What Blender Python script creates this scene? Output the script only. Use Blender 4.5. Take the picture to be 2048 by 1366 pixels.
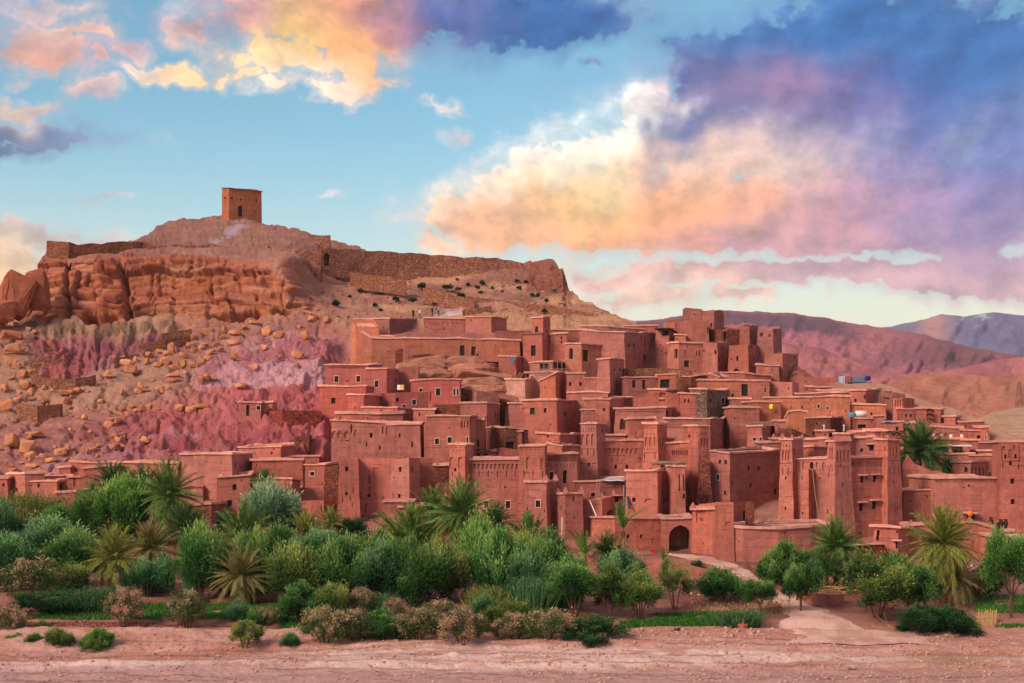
import bpy, math, random
import numpy as np
from mathutils import Vector, Matrix
for o in list(bpy.data.objects): bpy.data.objects.remove(o, do_unlink=True)
SC = bpy.context.scene
COL = SC.collection
random.seed(7); RNG = np.random.default_rng(11)
# ---------------------------------------------------------------- camera, light, exposure
F, HZ, CX, CZ = 50/36*2048, 860.0, 1024.0, 16.0      # focal length in photo pixels, horizon row, centre column, eye height
cam = bpy.data.cameras.new('camera'); cam.lens = 50; cam.sensor_width = 36
cam.shift_y = (HZ-683)/2048; cam.clip_start = 1; cam.clip_end = 60000
co = bpy.data.objects.new('camera', cam); COL.objects.link(co)
co.location = (0, 0, CZ); co.rotation_euler = (math.radians(90), 0, 0); SC.camera = co
SUN_DIR = Vector((-0.60, -0.58, 0.54)).normalized()   # towards the sun
SUN_EL = math.asin(SUN_DIR.z); SUN_AZ = math.atan2(SUN_DIR.x, SUN_DIR.y)
sl = bpy.data.lights.new('sun', 'SUN'); sl.energy = 3.4; sl.angle = math.radians(22); sl.color = (1.0, 0.80, 0.64)
so = bpy.data.objects.new('sun', sl); COL.objects.link(so)
so.rotation_euler = SUN_DIR.to_track_quat('Z', 'Y').to_euler(); so.location = (-200, -100, 200)
SC.view_settings.view_transform = 'Standard'; SC.view_settings.look = 'None'
SC.view_settings.exposure = 0.2; SC.view_settings.gamma = 1.0; SC.view_settings.use_curve_mapping = False
SC.cycles.use_denoising = True; SC.cycles.use_adaptive_sampling = True; SC.cycles.adaptive_threshold = .02; SC.cycles.adaptive_min_samples = 8
SC.cycles.max_bounces = 5; SC.cycles.diffuse_bounces = 2; SC.cycles.glossy_bounces = 2
SC.cycles.transmission_bounces = 3; SC.cycles.transparent_max_bounces = 6; SC.cycles.volume_bounces = 0

def lin(c):
    return tuple(((x/255)/12.92 if x/255 <= .04045 else ((x/255+.055)/1.055)**2.4) for x in c)

class NT:
    def __init__(s, tree): s.t = tree; s.n = tree.nodes; s.l = tree.links
    def put(s, sock, v):
        if v is None: return
        if isinstance(v, bpy.types.NodeSocket): s.l.new(v, sock)
        else: sock.default_value = v
    def m(s, op, a, b=None, c=None, clamp=False):
        n = s.n.new('ShaderNodeMath'); n.operation = op; n.use_clamp = clamp
        for i, v in enumerate((a, b, c)): s.put(n.inputs[i], v)
        return n.outputs[0]
    def v(s, op, a, b=None, sc=None):
        n = s.n.new('ShaderNodeVectorMath'); n.operation = op
        s.put(n.inputs[0], a); s.put(n.inputs[1], b)
        if sc is not None: s.put(n.inputs['Scale'], sc)
        return n.outputs['Value'] if op in ('DOT_PRODUCT', 'LENGTH') else n.outputs['Vector']
    def mix(s, f, a, b, mode='MIX'):
        n = s.n.new('ShaderNodeMix'); n.data_type = 'RGBA'; n.blend_type = mode
        s.put(n.inputs[0], f); s.put(n.inputs[6], a); s.put(n.inputs[7], b); return n.outputs[2]
    def noise(s, vec, scale, detail=4, rough=.55, dist=0):
        n = s.n.new('ShaderNodeTexNoise'); s.put(n.inputs['Vector'], vec)
        n.inputs['Scale'].default_value = scale; n.inputs['Detail'].default_value = detail
        n.inputs['Roughness'].default_value = rough; n.inputs['Distortion'].default_value = dist
        return n.outputs['Fac']
    def noise2(s, vec, scale, detail=4, rough=.55, out='Fac'):
        n = s.n.new('ShaderNodeTexNoise'); n.noise_dimensions = '2D'; s.put(n.inputs['Vector'], vec)
        n.inputs['Scale'].default_value = scale; n.inputs['Detail'].default_value = detail; n.inputs['Roughness'].default_value = rough
        return n.outputs[out]
    def noisec(s, vec, scale, detail=3):
        n = s.n.new('ShaderNodeTexNoise'); n.noise_dimensions = '2D'; s.put(n.inputs['Vector'], vec)
        n.inputs['Scale'].default_value = scale; n.inputs['Detail'].default_value = detail
        return n.outputs['Color']
    def mr(s, v, a, b, c=0., d=1., smooth=True):
        n = s.n.new('ShaderNodeMapRange'); n.interpolation_type = 'SMOOTHSTEP' if smooth else 'LINEAR'
        s.put(n.inputs['Value'], v)
        for k, x in zip(('From Min', 'From Max', 'To Min', 'To Max'), (a, b, c, d)): s.put(n.inputs[k], x)
        return n.outputs['Result']
    def ramp(s, v, stops):
        n = s.n.new('ShaderNodeValToRGB'); s.put(n.inputs[0], v); e = n.color_ramp.elements
        while len(e) < len(stops): e.new(.5)
        for i, (p, c) in enumerate(stops): e[i].position = p; e[i].color = (*c[:3], 1)
        return n.outputs[0]
    def comb(s, x, y, z):
        n = s.n.new('ShaderNodeCombineXYZ')
        for i, q in enumerate((x, y, z)): s.put(n.inputs[i], q)
        return n.outputs[0]

# ---------------------------------------------------------------- world: daylight sky with evening clouds
BG = 0.10
wd = bpy.data.worlds.new('World'); SC.world = wd; wd.use_nodes = True
w = NT(wd.node_tree); w.n.clear()
sky = w.n.new('ShaderNodeTexSky'); sky.sky_type = 'NISHITA'; sky.sun_disc = False
sky.sun_elevation = SUN_EL; sky.sun_rotation = SUN_AZ; sky.altitude = 1200; sky.air_density = 1.2
sky.dust_density = 1.0; sky.ozone_density = 2.0
tc = w.n.new('ShaderNodeTexCoord')
sp = w.n.new('ShaderNodeSeparateXYZ'); w.l.new(tc.outputs['Generated'], sp.inputs[0])
K = F/100
A_ = w.m('MULTIPLY', w.m('ARCTAN2', sp.outputs[0], sp.outputs[1]), K)        # azimuth and elevation, 2 degrees a unit
E_ = w.m('MULTIPLY', w.m('ARCSINE', sp.outputs[2]), K)
P_ = w.comb(A_, E_, 0)
def AE(px, row):
    x, z = (px-CX)/F, (HZ-row)/F
    return (math.atan(x)*K, math.atan2(z, math.hypot(1, x))*K, 0)
def clouds():
    wv = w.v('SUBTRACT', w.noisec(P_, .42, 4), (.5, .5, .5))
    wv2 = w.v('SUBTRACT', w.noisec(P_, 1.7, 3), (.5, .5, .5))
    Q = w.v('ADD', w.v('ADD', P_, w.v('MULTIPLY', wv, (1.5, .9, 0))), w.v('MULTIPLY', wv2, (.85, .55, 0)))
    ell = [ # px, row, rx, ry (photo pixels), weight
        (1760, 150, 450, 165, 1.3), (1470, 150, 150, 112, 1.1), (2000, 230, 330, 240, 1.2), (1450, 415, 420, 96, 1.5),
        (1180, 415, 310, 92, 1.4), (990, 440, 160, 66, 1.2), (1190, 320, 130, 85, 1.15), (1310, 255, 130, 100, 1.1), (1800, 420, 480, 100, 1.5),
        (1070, 360, 130, 60, 1.0), (1480, 292, 200, 70, 1.1), (1700, 300, 200, 70, 1.1), (1640, 552, 560, 30, 1.1), (1980, 545, 260, 50, 1.1), (1290, 605, 120, 24, .75), (1490, 603, 85, 20, .75), (865, 482, 50, 36, .8), (1250, 560, 170, 26, .8),
        (700, 45, 290, 86, 1.2), (570, 120, 110, 40, 1.2), (1040, 25, 270, 62, 1.2), (700, 140, 60, 44, .9), (345, 147, 92, 20, 1.3), (500, 160, 50, 12, .7),
        (70, 98, 125, 38, 1.0), (150, 72, 60, 22, .8), (240, 98, 70, 18, .8), (190, 127, 30, 12, .8), (40, 18, 120, 24, .7), (190, 187, 60, 20, .9), (60, 212, 82, 22, 1.0), (50, 268, 170, 30, 1.1), (0, 300, 100, 22, .9), (630, 182, 100, 15, .7),
        (60, 480, 180, 26, .95), (-30, 545, 130, 56, 1.0), (380, 60, 80, 24, .5), (930, 262, 34, 14, .6), (890, 212, 60, 7, .6), (650, 198, 60, 9, .6), (760, 172, 36, 8, .6), (1185, 125, 24, 8, .5), (225, 400, 30, 6, .45), (660, 380, 24, 5, .45)]
    def mad(v_, k, c):
        n = w.n.new('ShaderNodeVectorMath'); n.operation = 'MULTIPLY_ADD'
        w.put(n.inputs[0], v_); w.put(n.inputs[1], k); w.put(n.inputs[2], c); return n.outputs['Vector']
    def field(q, sel):
        f = None
        for px, row, rx, ry, wt in sel:
            c = AE(px, row); sx, sy = 100/rx, 100/ry
            d = w.v('LENGTH', mad(q, (sx, sy, 0), (-c[0]*sx, -c[1]*sy, 0)))
            d = w.m('MULTIPLY_ADD', d, -wt, 1.08*wt)
            f = d if f is None else w.m('SMOOTH_MAX', f, d, .15)
        return f
    Pn = w.v('MULTIPLY', P_, (.9, 1.2, 0)); off = (-.26, .30, 0)
    n1 = w.noise2(Pn, .95, 10, .64)
    n2 = w.noise2(w.v('ADD', Pn, off), .95, 6, .60)
    n3 = w.noise2(Pn, .95, 6, .60)
    f0 = field(Q, ell); big_ = [e_ for e_ in ell if e_[2]*e_[3] > 7000]
    f1 = field(w.v('ADD', Q, (-.42, .40, 0)), big_)
    dens = w.m('MULTIPLY_ADD', w.m('SUBTRACT', n1, .5), 1.7, f0)
    densL = w.m('MULTIPLY_ADD', w.m('SUBTRACT', n2, .5), 1.7, f1)
    alpha = w.m('MAXIMUM', w.mr(dens, .04, .42), w.mr(dens, -.50, .34, 0, .5))
    # colour of the lit and shaded parts over the cloud banks
    cp = [(1240, 232, 50, (255, 253, 248)), (1180, 285, 56, (255, 253, 246)), (1095, 325, 50, (255, 250, 238)), (1000, 366, 44, (255, 242, 224)), (890, 392, 40, (255, 230, 200)), (1300, 205, 44, (240, 226, 226)),
          (1220, 350, 62, (255, 228, 178)), (1130, 402, 80, (254, 204, 132)), (1000, 445, 90, (248, 182, 136)), (1330, 430, 95, (253, 176, 112)), (1300, 345, 55, (196, 166, 172)), (1400, 325, 60, (238, 204, 184)), (1200, 460, 60, (250, 186, 120)),
          (1500, 300, 62, (244, 212, 196)), (1600, 300, 62, (240, 208, 198)), (1500, 400, 80, (246, 172, 130)), (1650, 380, 70, (212, 164, 172)), (1690, 470, 100, (208, 140, 150)), (1780, 350, 80, (166, 146, 190)), (1860, 430, 120, (146, 124, 180)), (1990, 440, 90, (124, 118, 178)),
          (1200, 500, 60, (232, 150, 128)), (1400, 498, 70, (222, 146, 140)), (1560, 495, 70, (204, 140, 152)), (1420, 60, 80, (44, 108, 174)), (1560, 60, 90, (40, 110, 180)), (1720, 50, 110, (34, 108, 180)), (1880, 90, 90, (46, 108, 176)), (2010, 110, 90, (36, 104, 176)),
          (1400, 150, 60, (104, 108, 166)), (1440, 200, 60, (140, 118, 164)), (1590, 160, 66, (156, 116, 158)), (1680, 200, 66, (128, 112, 168)), (1800, 190, 90, (62, 98, 174)), (1990, 300, 80, (96, 120, 188)), (1850, 270, 60, (104, 118, 184)),
          (1370, 258, 56, (92, 112, 170)), (1480, 245, 56, (104, 112, 172)), (1620, 255, 60, (110, 116, 178)), (1730, 275, 50, (150, 150, 196)), (1920, 275, 36, (160, 178, 208)), (1600, 552, 160, (208, 176, 186)), (1960, 548, 140, (214, 172, 182)), (1280, 560, 90, (222, 186, 186)), (1300, 603, 80, (246, 212, 182)), (1490, 605, 60, (248, 208, 178)),
          (720, 30, 70, (224, 152, 130)), (600, 80, 56, (255, 208, 118)), (690, 105, 60, (254, 182, 108)), (480, 40, 60, (204, 154, 156)), (540, 122, 46, (255, 218, 160)), (640, 40, 50, (240, 176, 130)), (900, 40, 70, (84, 100, 166)), (1080, 30, 110, (20, 96, 168)), (810, 60, 50, (180, 130, 150)), (620, 172, 60, (252, 222, 204)),
          (300, 145, 50, (255, 232, 206)), (390, 140, 50, (253, 206, 156)), (60, 100, 80, (222, 160, 138)), (160, 70, 56, (246, 204, 184)), (170, 115, 50, (186, 142, 156)), (260, 98, 60, (150, 136, 170)), (40, 20, 66, (132, 160, 194)), (60, 205, 60, (253, 218, 194)), (200, 178, 36, (240, 206, 196)), (205, 198, 30, (150, 148, 178)), (40, 280, 90, (74, 112, 158)), (150, 250, 60, (96, 128, 172)),
          (60, 470, 90, (180, 178, 190)), (0, 545, 90, (253, 210, 150)), (865, 470, 44, (250, 208, 180))]
    ac = tuple(x*.035 for x in lin((206, 204, 212))); aw = .035
    Qc = w.v('ADD', w.v('ADD', P_, w.v('MULTIPLY', wv, (1.5, 1.0, 0))), w.v('MULTIPLY', wv2, (.9, .5, 0)))
    for px, row, r, c in cp:
        ce = AE(px, row); sx, sy = 100/(1.1*r), 100/(.75*r)
        q = mad(Qc, (sx, sy, 0), (-ce[0]*sx, -ce[1]*sy, 0))
        g = w.m('POWER', .36788, w.v('DOT_PRODUCT', q, q))
        ac = mad(g, lin(c), ac); aw = w.m('ADD', aw, g)
    col = w.v('SCALE', ac, None, w.m('DIVIDE', 1, aw))
    rel = w.m('SUBTRACT', n3, n2)
    k = w.m('MULTIPLY_ADD', rel, 1.0, .98)
    k = w.m('MULTIPLY_ADD', w.m('SUBTRACT', n1, n3), .40, k)
    rim = w.m('MULTIPLY', w.mr(densL, -.25, .25, 1, 0), w.mr(dens, .05, .9, 1.0, .15))     # lit edges face the low sun
    warm = w.mr(rel, -.10, .12)
    col = w.v('SCALE', col, None, w.m('MAXIMUM', k, .45))
    col = w.mix(w.m('MULTIPLY', warm, .38), col, w.v('MULTIPLY', col, (1.25, 1.03, .84)))
    col = w.mix(w.m('MULTIPLY', rim, .55), col, w.v('ADD', w.v('SCALE', col, None, 1.2), (.12, .10, .07)))
    return col, alpha
ccol, calpha = clouds()
# clear air: physical sky, whitened towards the horizon by dust
clear = w.v('SCALE', w.v('MULTIPLY', sky.outputs[0], (0.78, 1.10, 1.02)), None, 1.22)
dust = w.mr(w.m('ABSOLUTE', E_), 0.0, 7.0, .93, 0.0)
hz = w.v('SCALE', w.mix(w.mr(E_, 1.8, 5.6), (*lin((255, 236, 202)), 1), (*lin((196, 216, 220)), 1)), None, 1/BG)
air = w.mix(dust, clear, hz)
def bgs(c):
    n = w.n.new('ShaderNodeBackground'); n.inputs[1].default_value = BG; w.put(n.inputs[0], c); return n.outputs[0]
def mixs(f, a, b):
    n = w.n.new('ShaderNodeMixShader'); w.put(n.inputs[0], f); w.l.new(a, n.inputs[1]); w.l.new(b, n.inputs[2]); return n.outputs[0]
front = bgs(w.mix(w.m('MULTIPLY', calpha, .96), air, w.v('SCALE', ccol, None, 1/BG)))
# round the rest of the horizon and overhead: broken cloud of the same kind
gn = w.noise2(w.comb(w.m('MULTIPLY', A_, .16), w.m('MULTIPLY', E_, .3), 0), 1.0, 5, .6)
gcl = w.mix(w.mr(gn, .5, .75), (*[q/BG for q in lin((226, 186, 178))], 1), (*[q/BG for q in lin((150, 146, 184))], 1))
around = bgs(w.mix(w.mr(gn, .42, .60), air, gcl))
out = w.m('MAXIMUM', w.mr(w.m('ABSOLUTE', A_), 10.8, 13), w.mr(E_, 9.6, 11.5))
upper = mixs(out, front, around)
land = bgs((.22/BG, .13/BG, .10/BG, 1))
full = mixs(w.mr(E_, -.5, -.1), land, upper)
wd.cycles.sampling_method = 'NONE'
wo = w.n.new('ShaderNodeOutputWorld'); w.l.new(full, wo.inputs[0])

# ---------------------------------------------------------------- numpy noise
def _h(ix, iy, iz, seed):
    n = (ix.astype(np.int64)*374761393 + iy.astype(np.int64)*668265263 + iz.astype(np.int64)*2147483647 + seed*974634777) & 0xffffffff
    n = ((n ^ (n >> 13))*1274126177) & 0xffffffff
    n = ((n ^ (n >> 16))*2246822519) & 0xffffffff
    return ((n ^ (n >> 13)) & 0xffffff)/float(0xffffff)
def vn(x, y, z, seed=0):
    x, y, z = np.broadcast_arrays(x, y, z)
    ix, iy, iz = np.floor(x), np.floor(y), np.floor(z)
    fx, fy, fz = x-ix, y-iy, z-iz
    fx, fy, fz = (q*q*(3-2*q) for q in (fx, fy, fz))
    r = 0
    for a in (0, 1):
        for b in (0, 1):
            for c in (0, 1):
                r = r + _h(ix+a, iy+b, iz+c, seed)*(fx if a else 1-fx)*(fy if b else 1-fy)*(fz if c else 1-fz)
    return r
def fbm(x, y, z, oct=4, seed=0, gain=.5):
    r = 0; a = 1; t = 0
    for i in range(oct):
        r = r + a*vn(x*2**i, y*2**i, z*2**i, seed+i); t += a; a *= gain
    return r/t            # 0..1
def worley(x, y, seed=0):
    ix, iy = np.floor(x), np.floor(y)
    d1 = np.full(x.shape, 9.); d2 = np.full(x.shape, 9.); cid = np.zeros(x.shape)
    for a in (-1, 0, 1):
        for b in (-1, 0, 1):
            cx, cy = ix+a, iy+b
            px = cx+_h(cx, cy, cx*0, seed); py = cy+_h(cx, cy, cx*0+1, seed)
            d = np.hypot(px-x, py-y); h = _h(cx, cy, cx*0+2, seed)
            n = d < d1
            d2 = np.where(n, d1, np.minimum(d2, d)); cid = np.where(n, h, cid); d1 = np.where(n, d, d1)
    return d1, d2-d1, cid
def sst(x, a, b):
    t = np.clip((x-a)/(b-a), 0, 1); return t*t*(3-2*t)

# ---------------------------------------------------------------- object helpers
def mesh_obj(name, verts, faces, mat, parent=None, smooth=False, loc=None):
    me = bpy.data.meshes.new(name)
    v = np.asarray(verts, dtype=float).reshape(-1, 3)
    if loc is not None: v = v-np.asarray(loc)
    me.from_pydata(v.tolist(), [], [list(map(int, f)) for f in faces])
    if mat: me.materials.append(mat)
    if smooth: me.polygons.foreach_set('use_smooth', [True]*len(me.polygons))
    me.update()
    o = bpy.data.objects.new(name, me); COL.objects.link(o)
    if parent: o.parent = parent
    return o
def grid_obj(name, X, mat, colors=None, kind='structure', smooth=True):
    # X: (rows, cols, 3) -> one sheet
    r, c = X.shape[:2]
    me = bpy.data.meshes.new(name)
    me.vertices.add(r*c); me.vertices.foreach_set('co', X.reshape(-1).astype(np.float32))
    idx = np.arange(r*c).reshape(r, c)
    q = np.stack([idx[:-1, :-1], idx[:-1, 1:], idx[1:, 1:], idx[1:, :-1]], -1).reshape(-1, 4)
    n = len(q)
    me.loops.add(n*4); me.loops.foreach_set('vertex_index', q.reshape(-1).astype(np.int32))
    me.polygons.add(n); me.polygons.foreach_set('loop_start', np.arange(0, n*4, 4, dtype=np.int32))
    if smooth: me.polygons.foreach_set('use_smooth', np.ones(n, dtype=bool))
    me.update(calc_edges=True)
    if colors is not None:
        ca = me.color_attributes.new('Col', 'FLOAT_COLOR', 'POINT')
        cc = np.ones((r*c, 4), np.float32); cc[:, :3] = colors.reshape(-1, 3)
        ca.data.foreach_set('color', cc.reshape(-1))
    me.materials.append(mat)
    o = bpy.data.objects.new(name, me); COL.objects.link(o)
    if kind: o['kind'] = kind
    return o
def tag(o, label, cat, group=None):
    o['label'] = label; o['category'] = cat
    if group: o['group'] = group
    return o
def empty(name, loc, label=None, cat=None, group=None):
    o = bpy.data.objects.new(name, None); COL.objects.link(o); o.location = [float(q) for q in loc]
    o.empty_display_size = .3; o['kind'] = 'thing'
    if label: tag(o, label, cat, group)
    return o
def W(px, row, Y): return np.array([(px-CX)/F*Y, Y, CZ+(HZ-row)/F*Y])

# ---------------------------------------------------------------- materials
def newmat(name):
    m = bpy.data.materials.new(name); m.use_nodes = True
    t = NT(m.node_tree); t.n.clear()
    b = t.n.new('ShaderNodeBsdfPrincipled'); o = t.n.new('ShaderNodeOutputMaterial'); t.l.new(b.outputs[0], o.inputs[0])
    b.inputs['Roughness'].default_value = .95
    b.inputs['Specular IOR Level'].default_value = .12
    return m, t, b
def pos(t): return t.n.new('ShaderNodeNewGeometry').outputs['Position']
def bump(t, b, h, strength, dist):
    n = t.n.new('ShaderNodeBump'); n.inputs['Strength'].default_value = strength; n.inputs['Distance'].default_value = dist
    t.put(n.inputs['Height'], h); t.l.new(n.outputs[0], b.inputs['Normal']); return n
def mat_earth(name, c, stone=0, var=.22, streak=.18):
    """rammed earth / mud plaster; stone > 0 shows rubble of that cell size per metre"""
    m, t, b = newmat(name); p = pos(t)
    oi = t.n.new('ShaderNodeObjectInfo')
    big = t.noise(p, .22, 4, .6); mid = t.noise(p, 1.3, 5, .65); fine = t.noise(p, 7, 4, .7)
    st = t.noise(t.v('MULTIPLY', p, (1.4, 1.4, .16)), 1.6, 4, .6)
    cour = t.noise(t.v('MULTIPLY', p, (.12, .12, 2.2)), 1.5, 3, .6)
    k = t.mr(big, .3, .7, .46, .46+var*1.1, False)
    for nz, am in ((mid, var*1.0), (fine, var*.9), (st, streak*1.4), (cour, .14)): k = t.m('ADD', k, t.mr(nz, .3, .7, -.0, am, False))
    k = t.m('ADD', k, t.m('MULTIPLY', t.m('SUBTRACT', oi.outputs['Random'], .5), .16))
    sx = t.n.new('ShaderNodeSeparateXYZ'); t.l.new(p, sx.inputs[0])
    lift = t.m('FRACT', t.m('MULTIPLY', t.m('ADD', sx.outputs[2], t.m('MULTIPLY', mid, .35)), 1.15))
    line = t.m('MULTIPLY', t.mr(lift, .0, .10, 1, 0), t.mr(t.noise(p, .5, 3), .45, .6))
    k = t.m('MULTIPLY', k, t.m('SUBTRACT', 1, t.m('MULTIPLY', line, .22)))
    patch = t.mr(t.noise(p, .55, 5, .7, .6), .56, .64)
    base = t.mix(t.m('MULTIPLY', patch, .5), (*lin(c), 1), (*lin(tuple(min(255, q*1.12+8) for q in c)), 1))
    dark = t.mr(t.noise(t.v('MULTIPLY', p, (1, 1, .6)), .8, 6, .75), .60, .74)
    base = t.mix(t.m('MULTIPLY', dark, .6), base, (*lin(tuple(q*.72 for q in c)), 1))
    base = t.mix(1.0, base, oi.outputs['Color'], 'MULTIPLY')
    hgt = t.m('ADD', t.m('MULTIPLY', mid, .6), t.m('MULTIPLY', fine, .4))
    if stone:
        vo = t.n.new('ShaderNodeTexVoronoi'); vo.feature = 'DISTANCE_TO_EDGE'; t.put(vo.inputs['Vector'], t.v('MULTIPLY', p, (1, 1, 1.5))); vo.inputs['Scale'].default_value = stone
        vc = t.n.new('ShaderNodeTexVoronoi'); t.put(vc.inputs['Vector'], t.v('MULTIPLY', p, (1, 1, 1.5))); vc.inputs['Scale'].default_value = stone
        sep = t.n.new('ShaderNodeSeparateColor'); t.l.new(vc.outputs['Color'], sep.inputs[0])
        joint = t.mr(vo.outputs['Distance'], .02, .16)
        k = t.m('MULTIPLY', k, t.m('ADD', .62, t.m('MULTIPLY', sep.outputs[0], .75)))
        k = t.m('MULTIPLY', k, t.m('ADD', .50, t.m('MULTIPLY', joint, .5)))
        hgt = t.m('ADD', t.m('MULTIPLY', joint, 1.6), t.m('MULTIPLY', fine, .5))
    col = t.v('MULTIPLY', t.v('SCALE', base, None, k), (.97, .925, .96))
    t.l.new(col, b.inputs['Base Color'])
    bump(t, b, t.m('SUBTRACT', hgt, t.m('MULTIPLY', line, .3)), .8, .14 if not stone else .2)
    return m
def mat_plain(name, c, rough=.9, var=.25, scale=4, metal=0, spec=.2):
    m, t, b = newmat(name); p = pos(t)
    k = t.m('ADD', 1-var*.5, t.m('MULTIPLY', t.noise(p, scale, 4, .6), var))
    t.l.new(t.v('SCALE', lin(c), None, k), b.inputs['Base Color'])
    b.inputs['Roughness'].default_value = rough; b.inputs['Metallic'].default_value = metal
    b.inputs['Specular IOR Level'].default_value = spec
    return m
def mat_attr(name, fine_scale=3., amt=.5, bscale=2.0, bdist=.25, bstr=.7, speck=None):
    """ground whose colours are stored in the mesh"""
    m, t, b = newmat(name); p = pos(t)
    a = t.n.new('ShaderNodeAttribute'); a.attribute_name = 'Col'
    f1 = t.noise(p, fine_scale, 6, .7); f2 = t.noise(p, fine_scale*.22, 4, .6)
    k = t.m('ADD', 1-amt*.75, t.m('MULTIPLY', f1, amt)); k = t.m('ADD', k, t.m('MULTIPLY', f2, amt*.5))
    col = t.v('SCALE', a.outputs['Color'], None, k)
    if speck:
        vo = t.n.new('ShaderNodeTexVoronoi'); t.put(vo.inputs['Vector'], p); vo.inputs['Scale'].default_value = speck
        sep = t.n.new('ShaderNodeSeparateColor'); t.l.new(vo.outputs['Color'], sep.inputs[0])
        near = t.mr(vo.outputs['Distance'], .12, .3, 1, 0)
        pick = t.m('MULTIPLY', near, t.mr(sep.outputs[0], .62, .8))
        col = t.mix(t.m('MULTIPLY', pick, .5), col, t.v('SCALE', col, None, t.m('ADD', .5, t.m('MULTIPLY', sep.outputs[1], 1.3))))
    t.l.new(col, b.inputs['Base Color'])
    bump(t, b, t.m('ADD', t.noise(p, bscale, 8, .68), t.m('MULTIPLY', t.noise(p, bscale*5, 4, .6), .3)), bstr, bdist)
    return m
# ================================================================ ground and hills
TT = np.array([(400, 345), (430, 332), (500, 305), (550, 285), (600, 262), (650, 247), (700, 232), (750, 219), (800, 207), (850, 197), (900, 187), (950, 178), (1000, 170),
               (1050, 162), (1100, 152), (1140, 137), (1180, 124), (1240, 110), (1262, 108), (1275, 106.5), (1366, 90), (1510, 70)], float)
TC = np.array([(400, 350), (430, 328), (440, 322), (470, 300), (488, 276), (500, 266), (512, 258), (520, 253.5), (600, 250), (632, 248.5), (640, 247.5), (650, 244), (668, 241), (700, 231), (750, 217), (800, 207), (850, 196), (930, 178), (1000, 170),
               (1050, 162), (1100, 152), (1140, 137), (1180, 124), (1240, 110), (1262, 108), (1275, 106.5), (1366, 90), (1510, 70)], float)
def Yt(px, row):
    px = np.asarray(px, float); row = np.asarray(row, float)
    wc = 1-sst(px, 560, 700)
    return np.interp(row, TC[:, 0], TC[:, 1])*wc + np.interp(row, TT[:, 0], TT[:, 1])*(1-wc)
def ground(px, row):
    Y = float(Yt(px, row)); return W(px, row, Y)
SKY = np.array([(-900, 760), (-400, 690), (-120, 640), (-30, 622), (20, 612), (60, 560), (75, 526), (95, 505), (140, 502), (200, 492), (262, 484), (285, 470), (330, 449), (388, 434), (445, 431), (525, 442), (600, 461), (660, 474), (700, 485), (740, 499),
                (775, 512), (900, 524), (1040, 545), (1050, 529), (1062, 527), (1108, 528), (1126, 541), (1132, 560), (1146, 584), (1200, 616), (1250, 641), (1300, 655), (1370, 668), (1450, 676), (1560, 700), (1600, 735), (1640, 762), (1700, 768), (1750, 766),
                (1790, 780), (1860, 806), (1905, 815), (1960, 842), (2048, 880), (2200, 925), (2500, 960), (3000, 980)], float)
cols = np.concatenate([np.arange(-900, -60, 14), np.arange(-60, 1300, 2.7), np.arange(1300, 2060, 3.2), np.arange(2060, 3000, 14)])
skyl = np.interp(cols, SKY[:, 0], SKY[:, 1])
skyl = skyl + (fbm(cols*.03, cols*0, cols*0, 4, 5)-.5)*7*(cols > -60)
def srgbmix(base, col, m): return base*(1-m[..., None]) + np.array(lin(col))*m[..., None]

# ---- hillside: from the back of the gardens to the skyline, then over the top
nr = 235
t = np.linspace(0, 1, nr)[:, None]
rows = 1002 + (skyl[None, :]-1002)*t
PX = np.broadcast_to(cols[None, :], rows.shape)
Y = Yt(PX, rows)
P = np.stack([(PX-CX)/F*Y, Y, CZ+(HZ-rows)/F*Y], -1)
def normals(P):
    du = np.gradient(P, axis=1); dv = np.gradient(P, axis=0)
    n = np.cross(du, dv); n /= np.linalg.norm(n, axis=-1, keepdims=True)+1e-9; return n
N = normals(P); N = np.where((N[..., 1:2] > 0), -N, N)
wx, wy, wz = P[..., 0], P[..., 1], P[..., 2]
edge = sst(t, 0, .03)*np.ones_like(PX)
left = 1-sst(PX, 640, 780)
# cliff band mask (ragged)
jx = (fbm(PX*.014, rows*.022, PX*0, 6, 21, .6)-.5)*1.3
top_c = np.interp(PX[0], [-60, 70, 95, 130, 280, 440, 520, 600, 700], [560, 530, 516, 514, 510, 516, 535, 575, 640])
bot_c = np.interp(PX[0], [-60, 0, 60, 120, 280, 480, 600, 700], [640, 640, 634, 636, 634, 628, 622, 645])
rr = rows+jx*26
cliff = sst(rr, top_c-4, top_c+10)*(1-sst(rr, bot_c-8, bot_c+6))*(1-sst(PX, 540, 660))
# big broken blocks of the cliff, strata steps, crevices
def blocks(u, v, hu, hv, seed, jit_=.5):
    """bedded rock: layers of height hv cut into blocks about hu long; returns offset, distance to joints, layer hash"""
    lay = np.floor(v/hv); fv = v/hv-lay
    hl = _h(lay, lay*0+3, lay*0, seed); uu = u/(hu*(.6+.8*hl))+hl*17; blk = np.floor(uu); fu = uu-blk
    o_ = _h(lay, blk, lay*0+7, seed); tl_ = _h(lay, blk, lay*0+9, seed)-.5
    jd = np.minimum(np.minimum(fu, 1-fu)*hu, np.minimum(fv, 1-fv)*hv)
    return o_+tl_*(fu-.5)*jit_+(hl-.5)*.7, jd, hl
wzw = wz+(fbm(wx*.04, wy*0, wz*.05, 3, 8)-.5)*4.5+(fbm(wx*.3, wy*0, wz*.3, 3, 18)-.5)*.7
wxw = wx+(fbm(wx*.06, wy*0, wz*.10, 3, 31)-.5)*7+(fbm(wx*.4, wy*0, wz*.3, 3, 38)-.5)*1.1
o1, j1, h1 = blocks(wxw, wzw+1.2, 12, 5.6, 4, .9); o2, j2, h2 = blocks(wxw, wzw, 4.6, 1.9, 9, .8); o3, j3, h3 = blocks(wxw, wzw, 2.0, .75, 14, .5)
stra2 = fbm(wx*.05, wzw*1.3, wz*0, 4, 77)
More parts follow.
